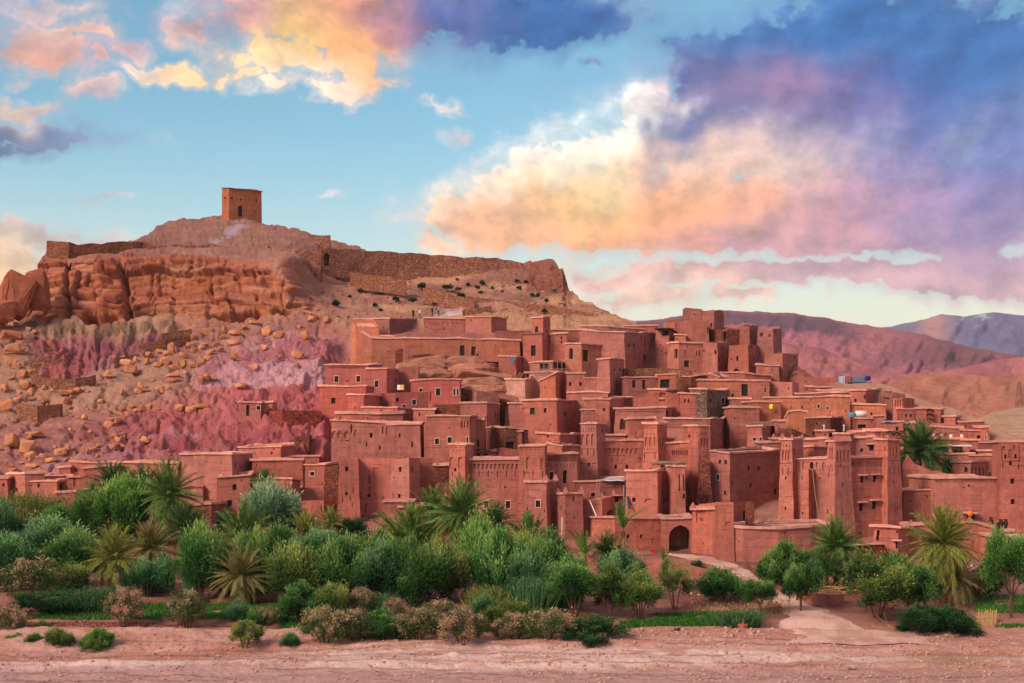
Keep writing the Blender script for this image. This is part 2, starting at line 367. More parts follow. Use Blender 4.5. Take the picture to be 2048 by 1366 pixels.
dc = -.9+(o1-.5)*1.9+(o2-.5)*1.25+(o3-.5)*.95-.7*(1-sst(j1, 0, .4))-.4*(1-sst(j2, 0, .25))+(stra2-.5)*1.2
cidb = o2; cid = o1
dc -= 2.6*np.exp(-((PX-247-(rows-560)*.12)/5)**2)*sst(rows, 512, 524)        # main cleft
dc -= 2.4*np.exp(-((PX-135)/4)**2) - 1.0*np.exp(-((PX-200)/14)**2)
dc -= 3.2*sst(rr, bot_c-16, bot_c-6)*sst(fbm(PX*.02, PX*0, PX*0, 3, 15), .42, .58)   # undercut at the foot
fis = np.abs(fbm(wx*.16+wz*.05, wy*.1, wz*.22, 5, 49, .6)-.5)*2
rough = -(.25+.45*left*sst(rows, 600, 660))*(1-sst(fis, 0, .12))+(fbm(wx*.06, wy*.08, wz*.1, 4, 47)-.5)*2.6+(fbm(wx*.22, wy*.22, wz*.22, 5, 41)-.5)*1.5 + (fbm(wx*.9, wy*.9, wz*.9, 4, 43)-.5)*.7
# badland gullies under the pale band and on the pink slope
gl = np.abs(fbm((PX+(rows-650)*.30+(fbm(PX*.02, rows*.02, PX*0, 3, 59)-.5)*40)*.036, rows*.008, PX*0, 6, 51, .58)-.5)*2
gr_ = np.abs(fbm((PX+(rows-700)*.75+(fbm(PX*.012, rows*.02, PX*0, 4, 57)-.5)*110)*.022, (rows-PX*.2)*.011, PX*0, 7, 53, .6)-.5)*2
bad1 = sst(rows+jx*20, 640, 662)*(1-sst(rows+jx*30+(PX-150)*.25, 725, 765))*sst(PX+jx*50, 60, 110)*(1-sst(PX+jx*70+(rows-650)*.9, 330, 390))
diag = PX*.80+rows
bad2 = sst(diag+jx*140, 1010, 1130)*sst(rows+jx*40, 640, 690)*(1-sst(rows+jx*40, 880, 935))*(1-sst(PX, 745, 790))
lower = sst(rows+jx*60, 800, 880)*left
disp = cliff*dc + (1-cliff)*rough*.95 + bad1*((gl-.4)*3.6+(fbm(wx*.4, wz*.5, wy*.2, 4, 67)-.5)*.9) + bad2*((gr_-.35)*2.3+(fbm(wx*.10, wz*.45, wy*.10, 6, 63, .58)-.5)*2.2) + lower*(fbm(wx*.2, wz*.35, wy*.1, 4, 73)-.5)*2.0
# ledges on the slope under the wall
led = sst(PX, 640, 720)*(1-sst(rows, 655, 690))
disp += led*((np.abs(((wz*.33+fbm(wx*.02, wx*0, wx*0, 3, 6)*4) % 1)-.5)-.25)*2.4*sst(fbm(wx*.06, wz*.2, wz*0, 3, 61), .4, .6))
crag = sst(PX, 1046, 1056)*(1-sst(rows, 575, 600))*(1-sst(PX, 1150, 1180))
disp += crag*((o2-.5)*1.4+(fbm(wx*.25, wz*.35, wx*0, 4, 91)-.5)*1.6)
town = sst(PX, 650, 720)*sst(rows, 650, 690)
disp *= edge*(1-.75*town)
P = P+N*disp[..., None]
P[..., 2] -= 5.0*sst(PX, 640, 700)*sst(rows, 655, 700)*(1-sst(rows, 960, 1000))*(1-sst(PX, 1640, 1760)*.4)*sst(rows-skyl[None, :], 10, 60)
# colours of the rock itself
n3 = fbm(wx*.10, wy*.05, wz*.16, 5, 101); n4 = fbm(wx*.5, wy*.2, wz*.8, 4, 103)
C = np.broadcast_to(np.array(lin((176, 122, 100))), P.shape).copy()
C = srgbmix(C, (158, 112, 100), sst(n3, .45, .62)*.6)
C = srgbmix(C, (196, 152, 122), sst(n4, .52, .68)*.5)
dome = (1-sst(rows, 488, 515))*(1-sst(PX, 760, 800))
C = srgbmix(C, (156, 112, 98), dome*.85); C = srgbmix(C, (170, 128, 102), dome*sst(n4, .5, .65)*.7)
C = srgbmix(C, (186, 168, 172), dome*np.exp(-((PX-468+(rows-460)*1.2)/16)**2)*sst(rows, 438, 450)*sst(n4, .42, .55)*.8)
scree = sst(rows+jx*40, 690, 730)*(1-sst(diag+jx*120, 1060, 1180))*left
C = srgbmix(C, (182, 140, 114), scree*.85); C = srgbmix(C, (150, 112, 98), scree*sst(n4, .5, .66)*.6)
C = srgbmix(C, (178, 146, 118), np.clip(sst(rows+jx*16, 632, 642)*(1-sst(rows+jx*34-gl*22, 655, 672))*sst(PX, 30, 60)*(1-sst(PX+jx*40, 320, 380)), 0, 1)*.7)
C = srgbmix(C, (112, 92, 66), np.clip(sst(rows+jx*10, 641, 646)*(1-sst(rows+jx*24, 652, 662))*sst(PX, 40, 70)*(1-sst(PX, 330, 380)), 0, 1)*sst(vn(PX*.09, PX*0, PX*0, 3), .35, .6)*.8)
pur = bad1*sst(rows-gl*26+jx*20, 646, 668)
C = srgbmix(C, (152, 88, 98), pur*.85); C = srgbmix(C, (176, 116, 134), pur*sst(gl, .35, .6)*.7); C = srgbmix(C, (170, 90, 80), pur*sst(n3, .5, .62)*.6)
C = srgbmix(C, (188, 104, 104), bad2*.88)
C = srgbmix(C, (208, 164, 166), bad2*sst(fbm(wx*.012+wz*.02, wz*.16, wx*0, 6, 111, .58), .50, .60)*.75)
C = srgbmix(C, (190, 110, 82), bad2*sst(fbm(wx*.07+wz*.06, wz*.02, wx*0, 4, 113), .54, .68)*.75)
C = srgbmix(C, (162, 82, 84), bad2*sst(fbm(wx*.09, wz*.28, wx*0, 4, 115), .58, .70)*.7)
C = srgbmix(C, (176, 112, 108), lower*(1-bad2)*.7); C = srgbmix(C, (206, 168, 172), lower*sst(fbm(wx*.06, wz*.2, wx*0, 6, 117, .6), .46, .60)*.8); C = srgbmix(C, (160, 78, 78), lower*sst(fbm(wx*.08, wz*.25, wx*0, 5, 119), .56, .66)*.6)
cc = np.clip(cliff*1.2, 0, 1)
C = srgbmix(C, (178, 112, 88), cc); C = srgbmix(C, (212, 156, 122), cc*sst(stra2, .52, .66)*.75); C = srgbmix(C, (128, 66, 54), cc*sst(n3, .5, .64)*.6); C = srgbmix(C, (206, 138, 96), cc*sst(h2, .62, .8)*.55); C = srgbmix(C, (110, 58, 50), cc*(1-sst(j2, 0, .3))*.35)
C = srgbmix(C, (186, 138, 104), cc*sst(rr, bot_c-36, bot_c-18)*sst(PX, 260, 330)*sst(n4, .42, .58)*.8)
C = srgbmix(C, (172, 98, 66), cc*sst(cidb, .55, .7)*.5)
tl = sst(PX, 640, 720)*(1-sst(rows, 650, 690))
C = srgbmix(C, (172, 128, 106), tl*.6); C = srgbmix(C, (198, 152, 112), tl*sst(fbm(wx*.05, wz*.5, wx*0, 4, 121), .52, .64)*.8)
C = srgbmix(C, (136, 92, 78), tl*sst(fbm(wx*.15, wz*.3, wx*0, 4, 123), .55, .66)*.6)
C = srgbmix(C, (150, 92, 74), crag*.9)
C = srgbmix(C, (160, 92, 80), town*.8)
gs = sst(PX, 1640, 1700)*(1-sst(rows-skyl[None, :], 20, 50))
C = srgbmix(C, (190, 148, 120), gs*.85)
C = srgbmix(C, (158, 92, 80), sst(rows, 940, 985)*.7)
C = srgbmix(C, (216, 200, 196), np.exp(-(((PX-903-(rows-626)*-3)/26)**2+((rows-627)/6)**2))*.95)
C *= np.array([1.07, 1.02, 1.08])
C *= (.80+.42*fbm(wx*.35, wy*.2, wz*.5, 5, 171, .62))[..., None]
# over the top: the far side falls away
back = []; last = P[-1]; lastc = C[-1]
for dy, dz in ((6, -.6), (18, -4), (45, -16), (110, -34), (260, -60)):
    q = last.copy(); q[:, 1] += dy; q[:, 0] += dy*(cols-CX)/F; q[:, 2] = np.maximum(q[:, 2]+dz, -4-dy*.01)
    back.append(q)
P = np.concatenate([P, np.stack(back)], 0); C = np.concatenate([C, np.repeat(lastc[None], len(back), 0)], 0)
m_hill = mat_attr('hillside_rock', 1.8, .75, 1.6, .6, 1.0, 1.6)
o = grid_obj('hillside', P, m_hill, C, smooth=False)
o['label'] = 'rocky desert hill with orange cliff and pink badland slope behind the village'

# ---- garden ground
def flat_sheet(name, r0, r1, n, mat, colf, dispf, kind='structure'):
    rows = np.linspace(r0, r1, n)[:, None]*np.ones((1, len(cols))); PX = np.broadcast_to(cols[None, :], rows.shape)
    Y = Yt(PX, rows); P = np.stack([(PX-CX)/F*Y, Y, CZ+(HZ-rows)/F*Y], -1)
    e = np.minimum(np.linspace(0, 1, n), np.linspace(1, 0, n))[:, None]
    P[..., 2] += dispf(P, PX, rows)*sst(e, 0, .04)
    return grid_obj(name, P, mat, colf(P, PX, rows), kind)
def gcol(P, PX, rows):
    x, y = P[..., 0], P[..., 1]
    C = np.broadcast_to(np.array(lin((164, 110, 96))), P.shape).copy()
    n = fbm(x*.12, y*.12, x*0, 5, 131); n2 = fbm(x*.6, y*.3, x*0, 4, 133)
    C = srgbmix(C, (124, 78, 66), sst(n, .45, .6)*.8); C = srgbmix(C, (176, 128, 106), sst(n2, .55, .7)*.7)
    C = srgbmix(C, (188, 138, 118), np.exp(-((rows-1262)/10)**2)*.8)
    return C
m_gard = mat_attr('garden_soil', 3., .8, 2.5, .2, 1.0, 3.5)
flat_sheet('garden_ground', 1264, 1002, 110, m_gard, gcol, lambda P, PX, r: (fbm(P[..., 0]*.25, P[..., 1]*.25, PX*0, 4, 141)-.5)*.5)
# ---- dry riverbed
def rcol(P, PX, rows):
    x, y = P[..., 0], P[..., 1]
    C = np.broadcast_to(np.array(lin((204, 154, 139))), P.shape).copy()
    wv = fbm(x*.03, y*.18+fbm(x*.02, y*.05, x*0, 3, 3)*2, x*0, 4, 151); n2 = fbm(x*.35, y*.9, x*0, 5, 153)
    C = srgbmix(C, (186, 128, 112), sst(wv, .46, .58)*.8); C = srgbmix(C, (226, 192, 180), sst(fbm(x*.025, y*.22, x*0, 4, 157), .52, .64)*.85*sst(rows, 1280, 1310))
    C = srgbmix(C, (184, 122, 98), sst(n2, .55, .68)*.6)
    C = srgbmix(C, (182, 138, 130), sst(rows+(fbm(x*.05,y*.2,x*0,4,9)-.5)*30, 1335, 1352)*.8)
    for k_, (y0_, wd_) in enumerate(((91.2, .10), (92.6, .14), (93.4, .10), (95.0, .12), (96.6, .10), (99.0, .16), (101.6, .14), (103.4, .12))):
        yl = y0_+(fbm(x*.03+k_*9, x*0, x*0, 4, 180+k_)-.5)*3.2
        C = srgbmix(C, (128, 82, 72), np.exp(-((y-yl)/wd_)**2)*.75*sst(fbm(x*.08+k_*5, x*0, x*0, 3, 190+k_), .42, .56))
    C = srgbmix(C, (150, 118, 84), np.exp(-(((PX-1900)/110)**2+((rows-1322)/9)**2))*.8)
    return C
def rdis(P, PX, rows):
    x, y = P[..., 0], P[..., 1]
    wv = fbm(x*.035, y*.22+fbm(x*.02, y*.05, x*0, 3, 3)*2, x*0, 4, 161)
    d = (wv-.5)*.9 + (fbm(x*.5, y*.7, x*0, 5, 163, .6)-.5)*.55
    step = (fbm(x*.02, x*0, x*0, 4, 167)-.5)*5
    d += .32*(sst(y+step, 100.5, 101.3)) + .22*sst(y-step*.8, 96, 96.6)
    return d*(1-sst(rows, 1480, 1510)*.9)
m_river = mat_attr('riverbed_sand', 3., .85, 2.5, .22, 1.0, 3.2)
flat_sheet('riverbed', 1510, 1264, 230, m_river, rcol, rdis)
xs = np.linspace(-140, 140, 30); ys = np.linspace(-60, 70, 30)
gx, gy = np.meshgrid(xs, ys); gz = np.where(gy < 69, -.02, 0)+(fbm(gx*.1, gy*.1, gx*0, 3, 5)-.5)*.2*(gy < 66)
grid_obj('near_riverbed', np.stack([gx*(1+np.maximum(gy-40, 0)*0), gy, gz], -1), m_river, np.broadcast_to(np.array(lin((160, 116, 104))), gx.shape+(3,)).copy())

# ---- valley floor and the hills beyond
m_far = mat_attr('far_rock', .035, .75, .05, 14, 1.0, .05)
m_mid = mat_attr('mid_rock', .12, .7, .12, 5, 1.0, .15)
m_plain = mat_plain('valley_dust', (168, 120, 102), var=.3, scale=.01)
gp = mesh_obj('ground', [(-7000, -300, -6), (7000, -300, -6), (7000, 7000, -6), (-7000, 7000, -6)], [(0, 1, 2, 3)], m_plain); gp['kind'] = 'structure'
def range_sheet(name, sky, base_row, y0, y1, c0, c1, mat, dstep, amp, seed, label, n=60, pxr=(-1400, 3400), colfn=None, gully=.02, pw=1.0):
    cs = np.concatenate([np.arange(pxr[0], 1150, 30), np.arange(1150, 2060, dstep), np.arange(2060, pxr[1], 30)]); cs = cs[(cs >= pxr[0]) & (cs <= pxr[1])]
    s = np.interp(cs, [q[0] for q in sky], [q[1] for q in sky])
    t = np.linspace(0, 1, n)[:, None]; rows = base_row+(s[None]-base_row)*t
    Yv = y0+(y1-y0)*t**pw*np.ones_like(rows); PX = np.broadcast_to(cs[None], rows.shape)
    P = np.stack([(PX-CX)/F*Yv, Yv, CZ+(HZ-rows)/F*Yv], -1)
    g = np.abs(fbm(PX*gully+rows*gully*.6, rows*gully*.6, PX*0, 5, seed)-.5)*2
    g2 = fbm(PX*gully*2.2, rows*gully*3, PX*0, 5, seed+9)-.5
    sk = fbm(PX*.05, PX*0, PX*0, 4, seed+3)-.5
    h = (s[None]*0+1)*(g-.45+g2*.8)*amp*sst(t, 0, .2)*(1-.75*sst(t, .8, 1))
    P[..., 1] -= h*1.5; P[..., 2] += h*.5+sk*amp*.12*sst(t, .9, 1)
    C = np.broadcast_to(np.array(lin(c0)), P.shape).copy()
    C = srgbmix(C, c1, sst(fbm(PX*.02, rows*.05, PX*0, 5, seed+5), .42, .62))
    if colfn: C = colfn(C, PX, rows, t*np.ones_like(rows), g)
    q = P[-1].copy(); q[:, 1] += (y1-y0)*.6+100; q[:, 2] = -6
    f = P[0].copy(); f[:, 2] = -8
    P = np.concatenate([f[None], P, q[None]]); C = np.concatenate([C[:1], C, C[-1:]])
    o = grid_obj(name, P, mat, C); o['label'] = label
    return o
def snow(C, PX, rows, t, g):
    C = srgbmix(C, (220, 222, 232), sst(t+(g-.4)*.5, .80, .94)*.7*sst(fbm(PX*.09, rows*.2, PX*0, 4, 7), .52, .60)*sst(PX, 1850, 1900))
    return srgbmix(C, (196, 140, 128), np.exp(-((PX-1868)/36)**2)*sst(t, .3, .6)*.9)  # pink sunlight on the peak's left face, painted into its colour
range_sheet('mountain', [(-1400, 690), (900, 690), (1500, 700), (1720, 664), (1790, 650), (1850, 638), (1884, 627), (1925, 632), (1960, 628), (1990, 623), (2048, 630), (2150, 626), (2300, 640), (3400, 690)], 760, 4600, 5600, (104, 106, 148), (116, 112, 148), m_far, 5, 45, 201, 'far snow flecked mountain range under the sunset', 60, colfn=snow)  # the blue of distance haze is put into these rock colours
def mesac(C, PX, rows, t, g):
    C = srgbmix(C, (120, 86, 100), sst(t+(fbm(PX*.03, rows*.02, PX*0, 3, 3)-.5)*.12, .80, .86)*(1-sst(t, .95, 1.0)*.5)*(1-sst(PX, 1660, 1760)))
    C = srgbmix(C, (120, 82, 84), sst(PX, 1700, 1900)*sst(t, .35, .7)*.6)
    C = srgbmix(C, (196, 128, 112), np.exp(-(((PX-1760)/24)**2+((rows-690)/30)**2))*.55)
    return C
range_sheet('mesa', [(-1400, 720), (600, 700), (1120, 660), (1200, 648), (1262, 641), (1330, 636), (1375, 630), (1440, 618), (1500, 621), (1565, 624), (1640, 632), (1700, 644), (1760, 652), (1800, 660), (1850, 668), (1905, 684), (1960, 696), (2048, 712), (2300, 745), (3400, 780)], 800, 1250, 2400, (202, 122, 130), (180, 108, 122), m_far, 4, 26, 211, 'long flat topped purple red mesa behind the village', 80, colfn=mesac, pw=.8)
range_sheet('foothill', [(-1400, 800), (1300, 760), (1500, 690), (1570, 686), (1640, 696), (1720, 724), (1800, 748), (1880, 744), (1960, 726), (2010, 717), (2060, 712), (2300, 700), (3400, 760)], 830, 900, 1150, (200, 124, 120), (178, 108, 112), m_mid, 4, 9, 221, 'stony reddish foothill in front of the mesa', 60)
def orc(C, PX, rows, t, g):
    C = srgbmix(C, (206, 160, 134), sst(g, .5, .75)*(1-sst(t, .3, .55))*.6)
    return srgbmix(C, (196, 150, 126), (1-sst(t, .12, .3))*.6)
range_sheet('orange_hill', [(1300, 850), (1690, 806), (1740, 786), (1790, 762), (1825, 750), (1860, 746), (1950, 749), (2048, 753), (2300, 748), (3400, 790)], 850, 520, 760, (204, 134, 106), (188, 118, 96), m_mid, 4, 6, 231, 'bare orange hill behind the right end of the village', 50, pxr=(1300, 3400), colfn=orc)
range_sheet('green_rise', [(1700, 868), (1940, 842), (1985, 825), (2030, 815), (2100, 812), (2400, 815), (3400, 840)], 880, 380, 470, (204, 160, 124), (210, 164, 136), m_mid, 5, 1.5, 241, 'low grassy rise beyond the village edge', 30, pxr=(1700, 3400))

# ================================================================ the village
M_ADOBE = mat_earth('red_adobe', (158, 99, 86), var=.34, streak=.26)
M_ADOBE2 = mat_earth('orange_adobe', (176, 112, 88))
M_PALE = mat_earth('pale_plaster', (184, 138, 122))
M_PINK = mat_earth('pink_plaster', (174, 98, 90), var=.15)
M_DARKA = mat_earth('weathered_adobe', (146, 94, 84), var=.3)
M_RUBBLE = mat_earth('rubble_masonry', (156, 96, 80), stone=4.2)
M_STONE = mat_earth('grey_fieldstone', (166, 142, 126), stone=3.6, streak=.1)
M_DRY = mat_earth('dry_stone', (182, 124, 94), stone=3.8)
M_FORT = mat_earth('fort_masonry', (178, 122, 98), stone=3.2, var=.34)
M_COPE = mat_earth('mud_coping', (206, 154, 136), var=.3)
M_ROOF = mat_earth('earth_roof', (186, 134, 116), var=.35)
M_DARK = mat_plain('dark_interior_pane', (34, 26, 26), var=.5, spec=.3, rough=.5)  # near-black colour stands in for the unlit room behind each opening
M_DOOR = mat_plain('old_door_wood', (74, 42, 32), var=.6, scale=9)
M_WFRAME = mat_plain('white_window_paint', (198, 158, 144), var=.2)
M_POLE = mat_plain('weathered_pole', (150, 122, 104), var=.4, scale=6)
M_IRON = mat_plain('window_iron', (52, 44, 42), var=.2)
MATS = dict(a=M_ADOBE, o=M_ADOBE2, p=M_PALE, k=M_PINK, d=M_DARKA, r=M_RUBBLE, s=M_STONE, y=M_DRY, f=M_FORT)
TINTS = [(1, 1, 1), (1.1, 1.0, .93), (.88, .86, .88), (1.02, .90, .86), (1.0, 1.04, 1.06), (1.16, 1.12, 1.04), (.94, .86, .8), (1.12, 1.02, .9)]

class MB:
    def __init__(s): s.v = []; s.f = []
    def add(s, vs, fs):
        b = len(s.v); s.v.extend([tuple(map(float, q)) for q in vs]); s.f.extend([[b+i for i in f] for f in fs])
    def box(s, c, sx, sy, sz, rz=0, ry=0):
        ca, sa = math.cos(rz), math.sin(rz); cb, sb = math.cos(ry), math.sin(ry); vs = []
        for x in (-1, 1):
            for y in (-1, 1):
                for z in (-1, 1):
                    a, b_, c_ = x*sx/2, y*sy/2, z*sz/2
                    a, c_ = a*cb+c_*sb, -a*sb+c_*cb
                    vs.append((c[0]+a*ca-b_*sa, c[1]+a*sa+b_*ca, c[2]+c_))
        s.add(vs, [(0, 1, 3, 2), (4, 6, 7, 5), (0, 4, 5, 1), (2, 3, 7, 6), (0, 2, 6, 4), (1, 5, 7, 3)])
    def tube(s, p0, p1, r0, r1=None, n=6):
        r1 = r0 if r1 is None else r1
        p0, p1 = np.array(p0, float), np.array(p1, float); d = p1-p0; d /= np.linalg.norm(d)+1e-9
        a = np.cross(d, (0, 0, 1) if abs(d[2]) < .9 else (1, 0, 0)); a /= np.linalg.norm(a); b = np.cross(d, a)
        vs = []
        for p, r in ((p0, r0), (p1, r1)):
            for i in range(n):
                q = 2*math.pi*i/n; vs.append(p+a*math.cos(q)*r+b*math.sin(q)*r)
        s.add(vs, [(i, (i+1) % n, n+(i+1) % n, n+i) for i in range(n)]+[tuple(range(n-1, -1, -1)), tuple(range(n, 2*n))])
    def obj(s, name, mat, parent=None, smooth=False, off=None): return mesh_obj(name, s.v, s.f, mat, parent, smooth, off)

def jit(V, seed, amp=.07):
    V = np.asarray(V, float); x, y, z = V[:, 0]*.5, V[:, 1]*.5, V[:, 2]*.5
    V = V.copy()
    V[:, 0] += (fbm(x, y, z, 2, seed)-.5)*2*amp; V[:, 1] += (fbm(x+9, y, z, 2, seed)-.5)*2*amp
    return V

def face_grid(mb, b0, b1, t0, t1, ops, cell, ragged=0, seed=0):
    """a wall face with real recessed openings. ops: (s0,s1,h0,h1,depth,closed,arch)"""
    b0, b1, t0, t1 = (np.asarray(q, float) for q in (b0, b1, t0, t1))
    L = np.linalg.norm((t1-t0)[:2]); H = max(.5, (t0[2]+t1[2]-b0[2]-b1[2])/2)
    n = np.array([(t1-t0)[1], -(t1-t0)[0], 0]); n /= np.linalg.norm(n)+1e-9
    ops = [o for o in ops if o[1]-o[0] > 1e-4 and o[3]-o[2] > 1e-4]
    ss = set(np.round(np.linspace(0, 1, max(2, int(L/cell)+2)), 5)); hs = set(np.round(np.linspace(0, 1, max(2, int(H/(cell*1.3))+2)), 5))
    def clean(S, must, tol):
        must = sorted(set(must)); S = [q for q in S if q in (0., 1.) or all(abs(q-m) > tol for m in must)]
        return np.array(sorted(set(S) | set(must)))
    ss = clean(ss, [round(q, 5) for o in ops for q in o[:2]], .12/max(L, .1)); hs = clean(hs, [round(q, 5) for o in ops for q in o[2:4]], .12/H)
    def Pt(s, h): return (b0*(1-s)+b1*s)*(1-h)+(t0*(1-s)+t1*s)*h
    S, Hh = np.meshgrid(ss, hs)
    G = (b0*(1-S[..., None])+b1*S[..., None])*(1-Hh[..., None])+(t0*(1-S[..., None])+t1*S[..., None])*Hh[..., None]
    if ragged:
        top = (fbm(ss*L*.45+seed, ss*0, ss*0, 4, seed)-.55)*2*ragged
        G[..., 2] += top[None, :]*(Hh**3)
    ns, nh = len(ss), len(hs)
    inside = np.zeros((nh-1, ns-1), bool); info = []
    for o in ops:
        i0, i1 = np.argmin(abs(ss-o[0])), np.argmin(abs(ss-o[1])); j0, j1 = np.argmin(abs(hs-o[2])), np.argmin(abs(hs-o[3]))
        if i1 <= i0 or j1 <= j0: continue
        inside[j0:j1, i0:i1] = True; info.append((i0, i1, j0, j1, o))
    base = len(mb.v); mb.v.extend(map(tuple, G.reshape(-1, 3)))
    for j in range(nh-1):
        for i in range(ns-1):
            if not inside[j, i]:
                a = base+j*ns+i; mb.f.append([a, a+1, a+ns+1, a+ns])
    for i0, i1, j0, j1, o in info:
        dp = o[4]; ib = len(mb.v)
        for i, j in ((i0, j0), (i1, j0), (i1, j1), (i0, j1)): mb.v.append(tuple(G[j, i]-n*dp))
        g = lambda i, j: base+j*ns+i
        mb.f.append([g(i, j0) for i in range(i0, i1+1)]+[ib+1, ib]); mb.f.append([g(i1, j) for j in range(j0, j1+1)]+[ib+2, ib+1])
        mb.f.append([g(i, j1) for i in range(i1, i0-1, -1)]+[ib+3, ib+2]); mb.f.append([g(i0, j) for j in range(j1, j0-1, -1)]+[ib, ib+3])
        if o[5]: mb.f.append([ib, ib+1, ib+2, ib+3])
        if o[6]:
            s0, s1, h0, h1 = ss[i0], ss[i1], hs[j0], hs[j1]
            w_ = (s1-s0)*L; rise = min((h1-h0)*.6, o[6]*w_/H); hr = h1-rise; sc = (s0+s1)/2
            for sg, se in ((1, s0), (-1, s1)):
                hw = (s1-s0)/2
                pts = [(se, hr), (se+sg*hw*.12, hr+rise*.45), (se+sg*hw*.45, hr+rise*.8), (sc, h1)]
                vs = [Pt(*q) for q in pts]+[Pt(se, h1)]+[Pt(*q)-n*dp*.9 for q in pts]
                mb.add(vs, [(0, 1, 2, 3, 4), (0, 5, 6, 1), (1, 6, 7, 2), (2, 7, 8, 3)])
    return n

KINDS_ = { # depth, closed, arch
    'd': (.35, 0, 0), 'f': (.22, 0, 0), 'D': (.3, 0, 0), 'n': (.14, 1, 0), 'N': (.32, 1, 0), 'a': (.16, 1, .75), 'A': (.4, 0, .7), 's': (.45, 1, 0), 'p': (.4, 1, 0), 'x': (.22, 0, 0), 'l': (.2, 0, 0), 'c': (3.2, 1, .55)}
SEED = [100]
def ring(mb, poly, tops, out, inn, h0, h1, seed, seg=.55, jz=.05, closed=True, edges=None):
    """uneven coping round the top of a wall"""
    n = len(poly); nrm = []
    for i in range(n):
        a = poly[i]-poly[i-1]; b = poly[(i+1) % n]-poly[i]
        na = np.array([a[1], -a[0]]); nb = np.array([b[1], -b[0]]); na /= np.linalg.norm(na)+1e-9; nb /= np.linalg.norm(nb)+1e-9
        m = na+nb; m /= max(.35, np.dot(m, na)); nrm.append(m)
    es = range(n) if edges is None else edges
    for e in es:
        i, j = e, (e+1) % n; L = np.linalg.norm(poly[j]-poly[i]); k = max(1, int(L/seg))
        vs = []
        for q in range(k+1):
            t_ = q/k; p = poly[i]*(1-t_)+poly[j]*t_; m = nrm[i]*(1-t_)+nrm[j]*t_; z = tops[i]*(1-t_)+tops[j]*t_
            r = vn(np.array(p[0]*1.3), np.array(p[1]*1.3), np.array(z*.3), seed); r2 = vn(np.array(p[0]*2.9), np.array(p[1]*2.9), np.array(z), seed+1)
            r = float(r)-.5; r2 = float(r2)-.5
            o_ = p+m*(out+r2*.10); i_ = p-m*inn
            sg = (float(vn(np.array(p[0]*.35), np.array(p[1]*.35), np.array(0.), seed+5))-.5)*.34
            vs += [(*o_, z+h0+r*jz+sg*.4), (*o_, z+h1+r*jz*2+r2*jz*1.6+sg), (*i_, z+h1+r2*jz+sg), (*i_, z+h0-.1)]
        fs = []
        for q in range(k):
            a = q*4; b = a+4
            fs += [(a, b, b+1, a+1), (a+1, b+1, b+2, a+2), (a+2, b+2, b+3, a+3), (a+3, b+3, b, a)]
        mb.add(vs, fs)

def footprint(P3, D, back=None):
    n = len(P3)
    if back is not None: bk = back
    elif n == 3:
        A, B, C = P3
        bk = [A+C-B]
    else:
        d = P3[-1]-P3[0]; nn = np.array([-d[1], d[0]]); nn /= np.linalg.norm(nn)
        if n > 3: nn = np.array([0, 1.])
        bk = [P3[-1]+nn*D, P3[0]+nn*D]
    return list(P3)+list(bk)

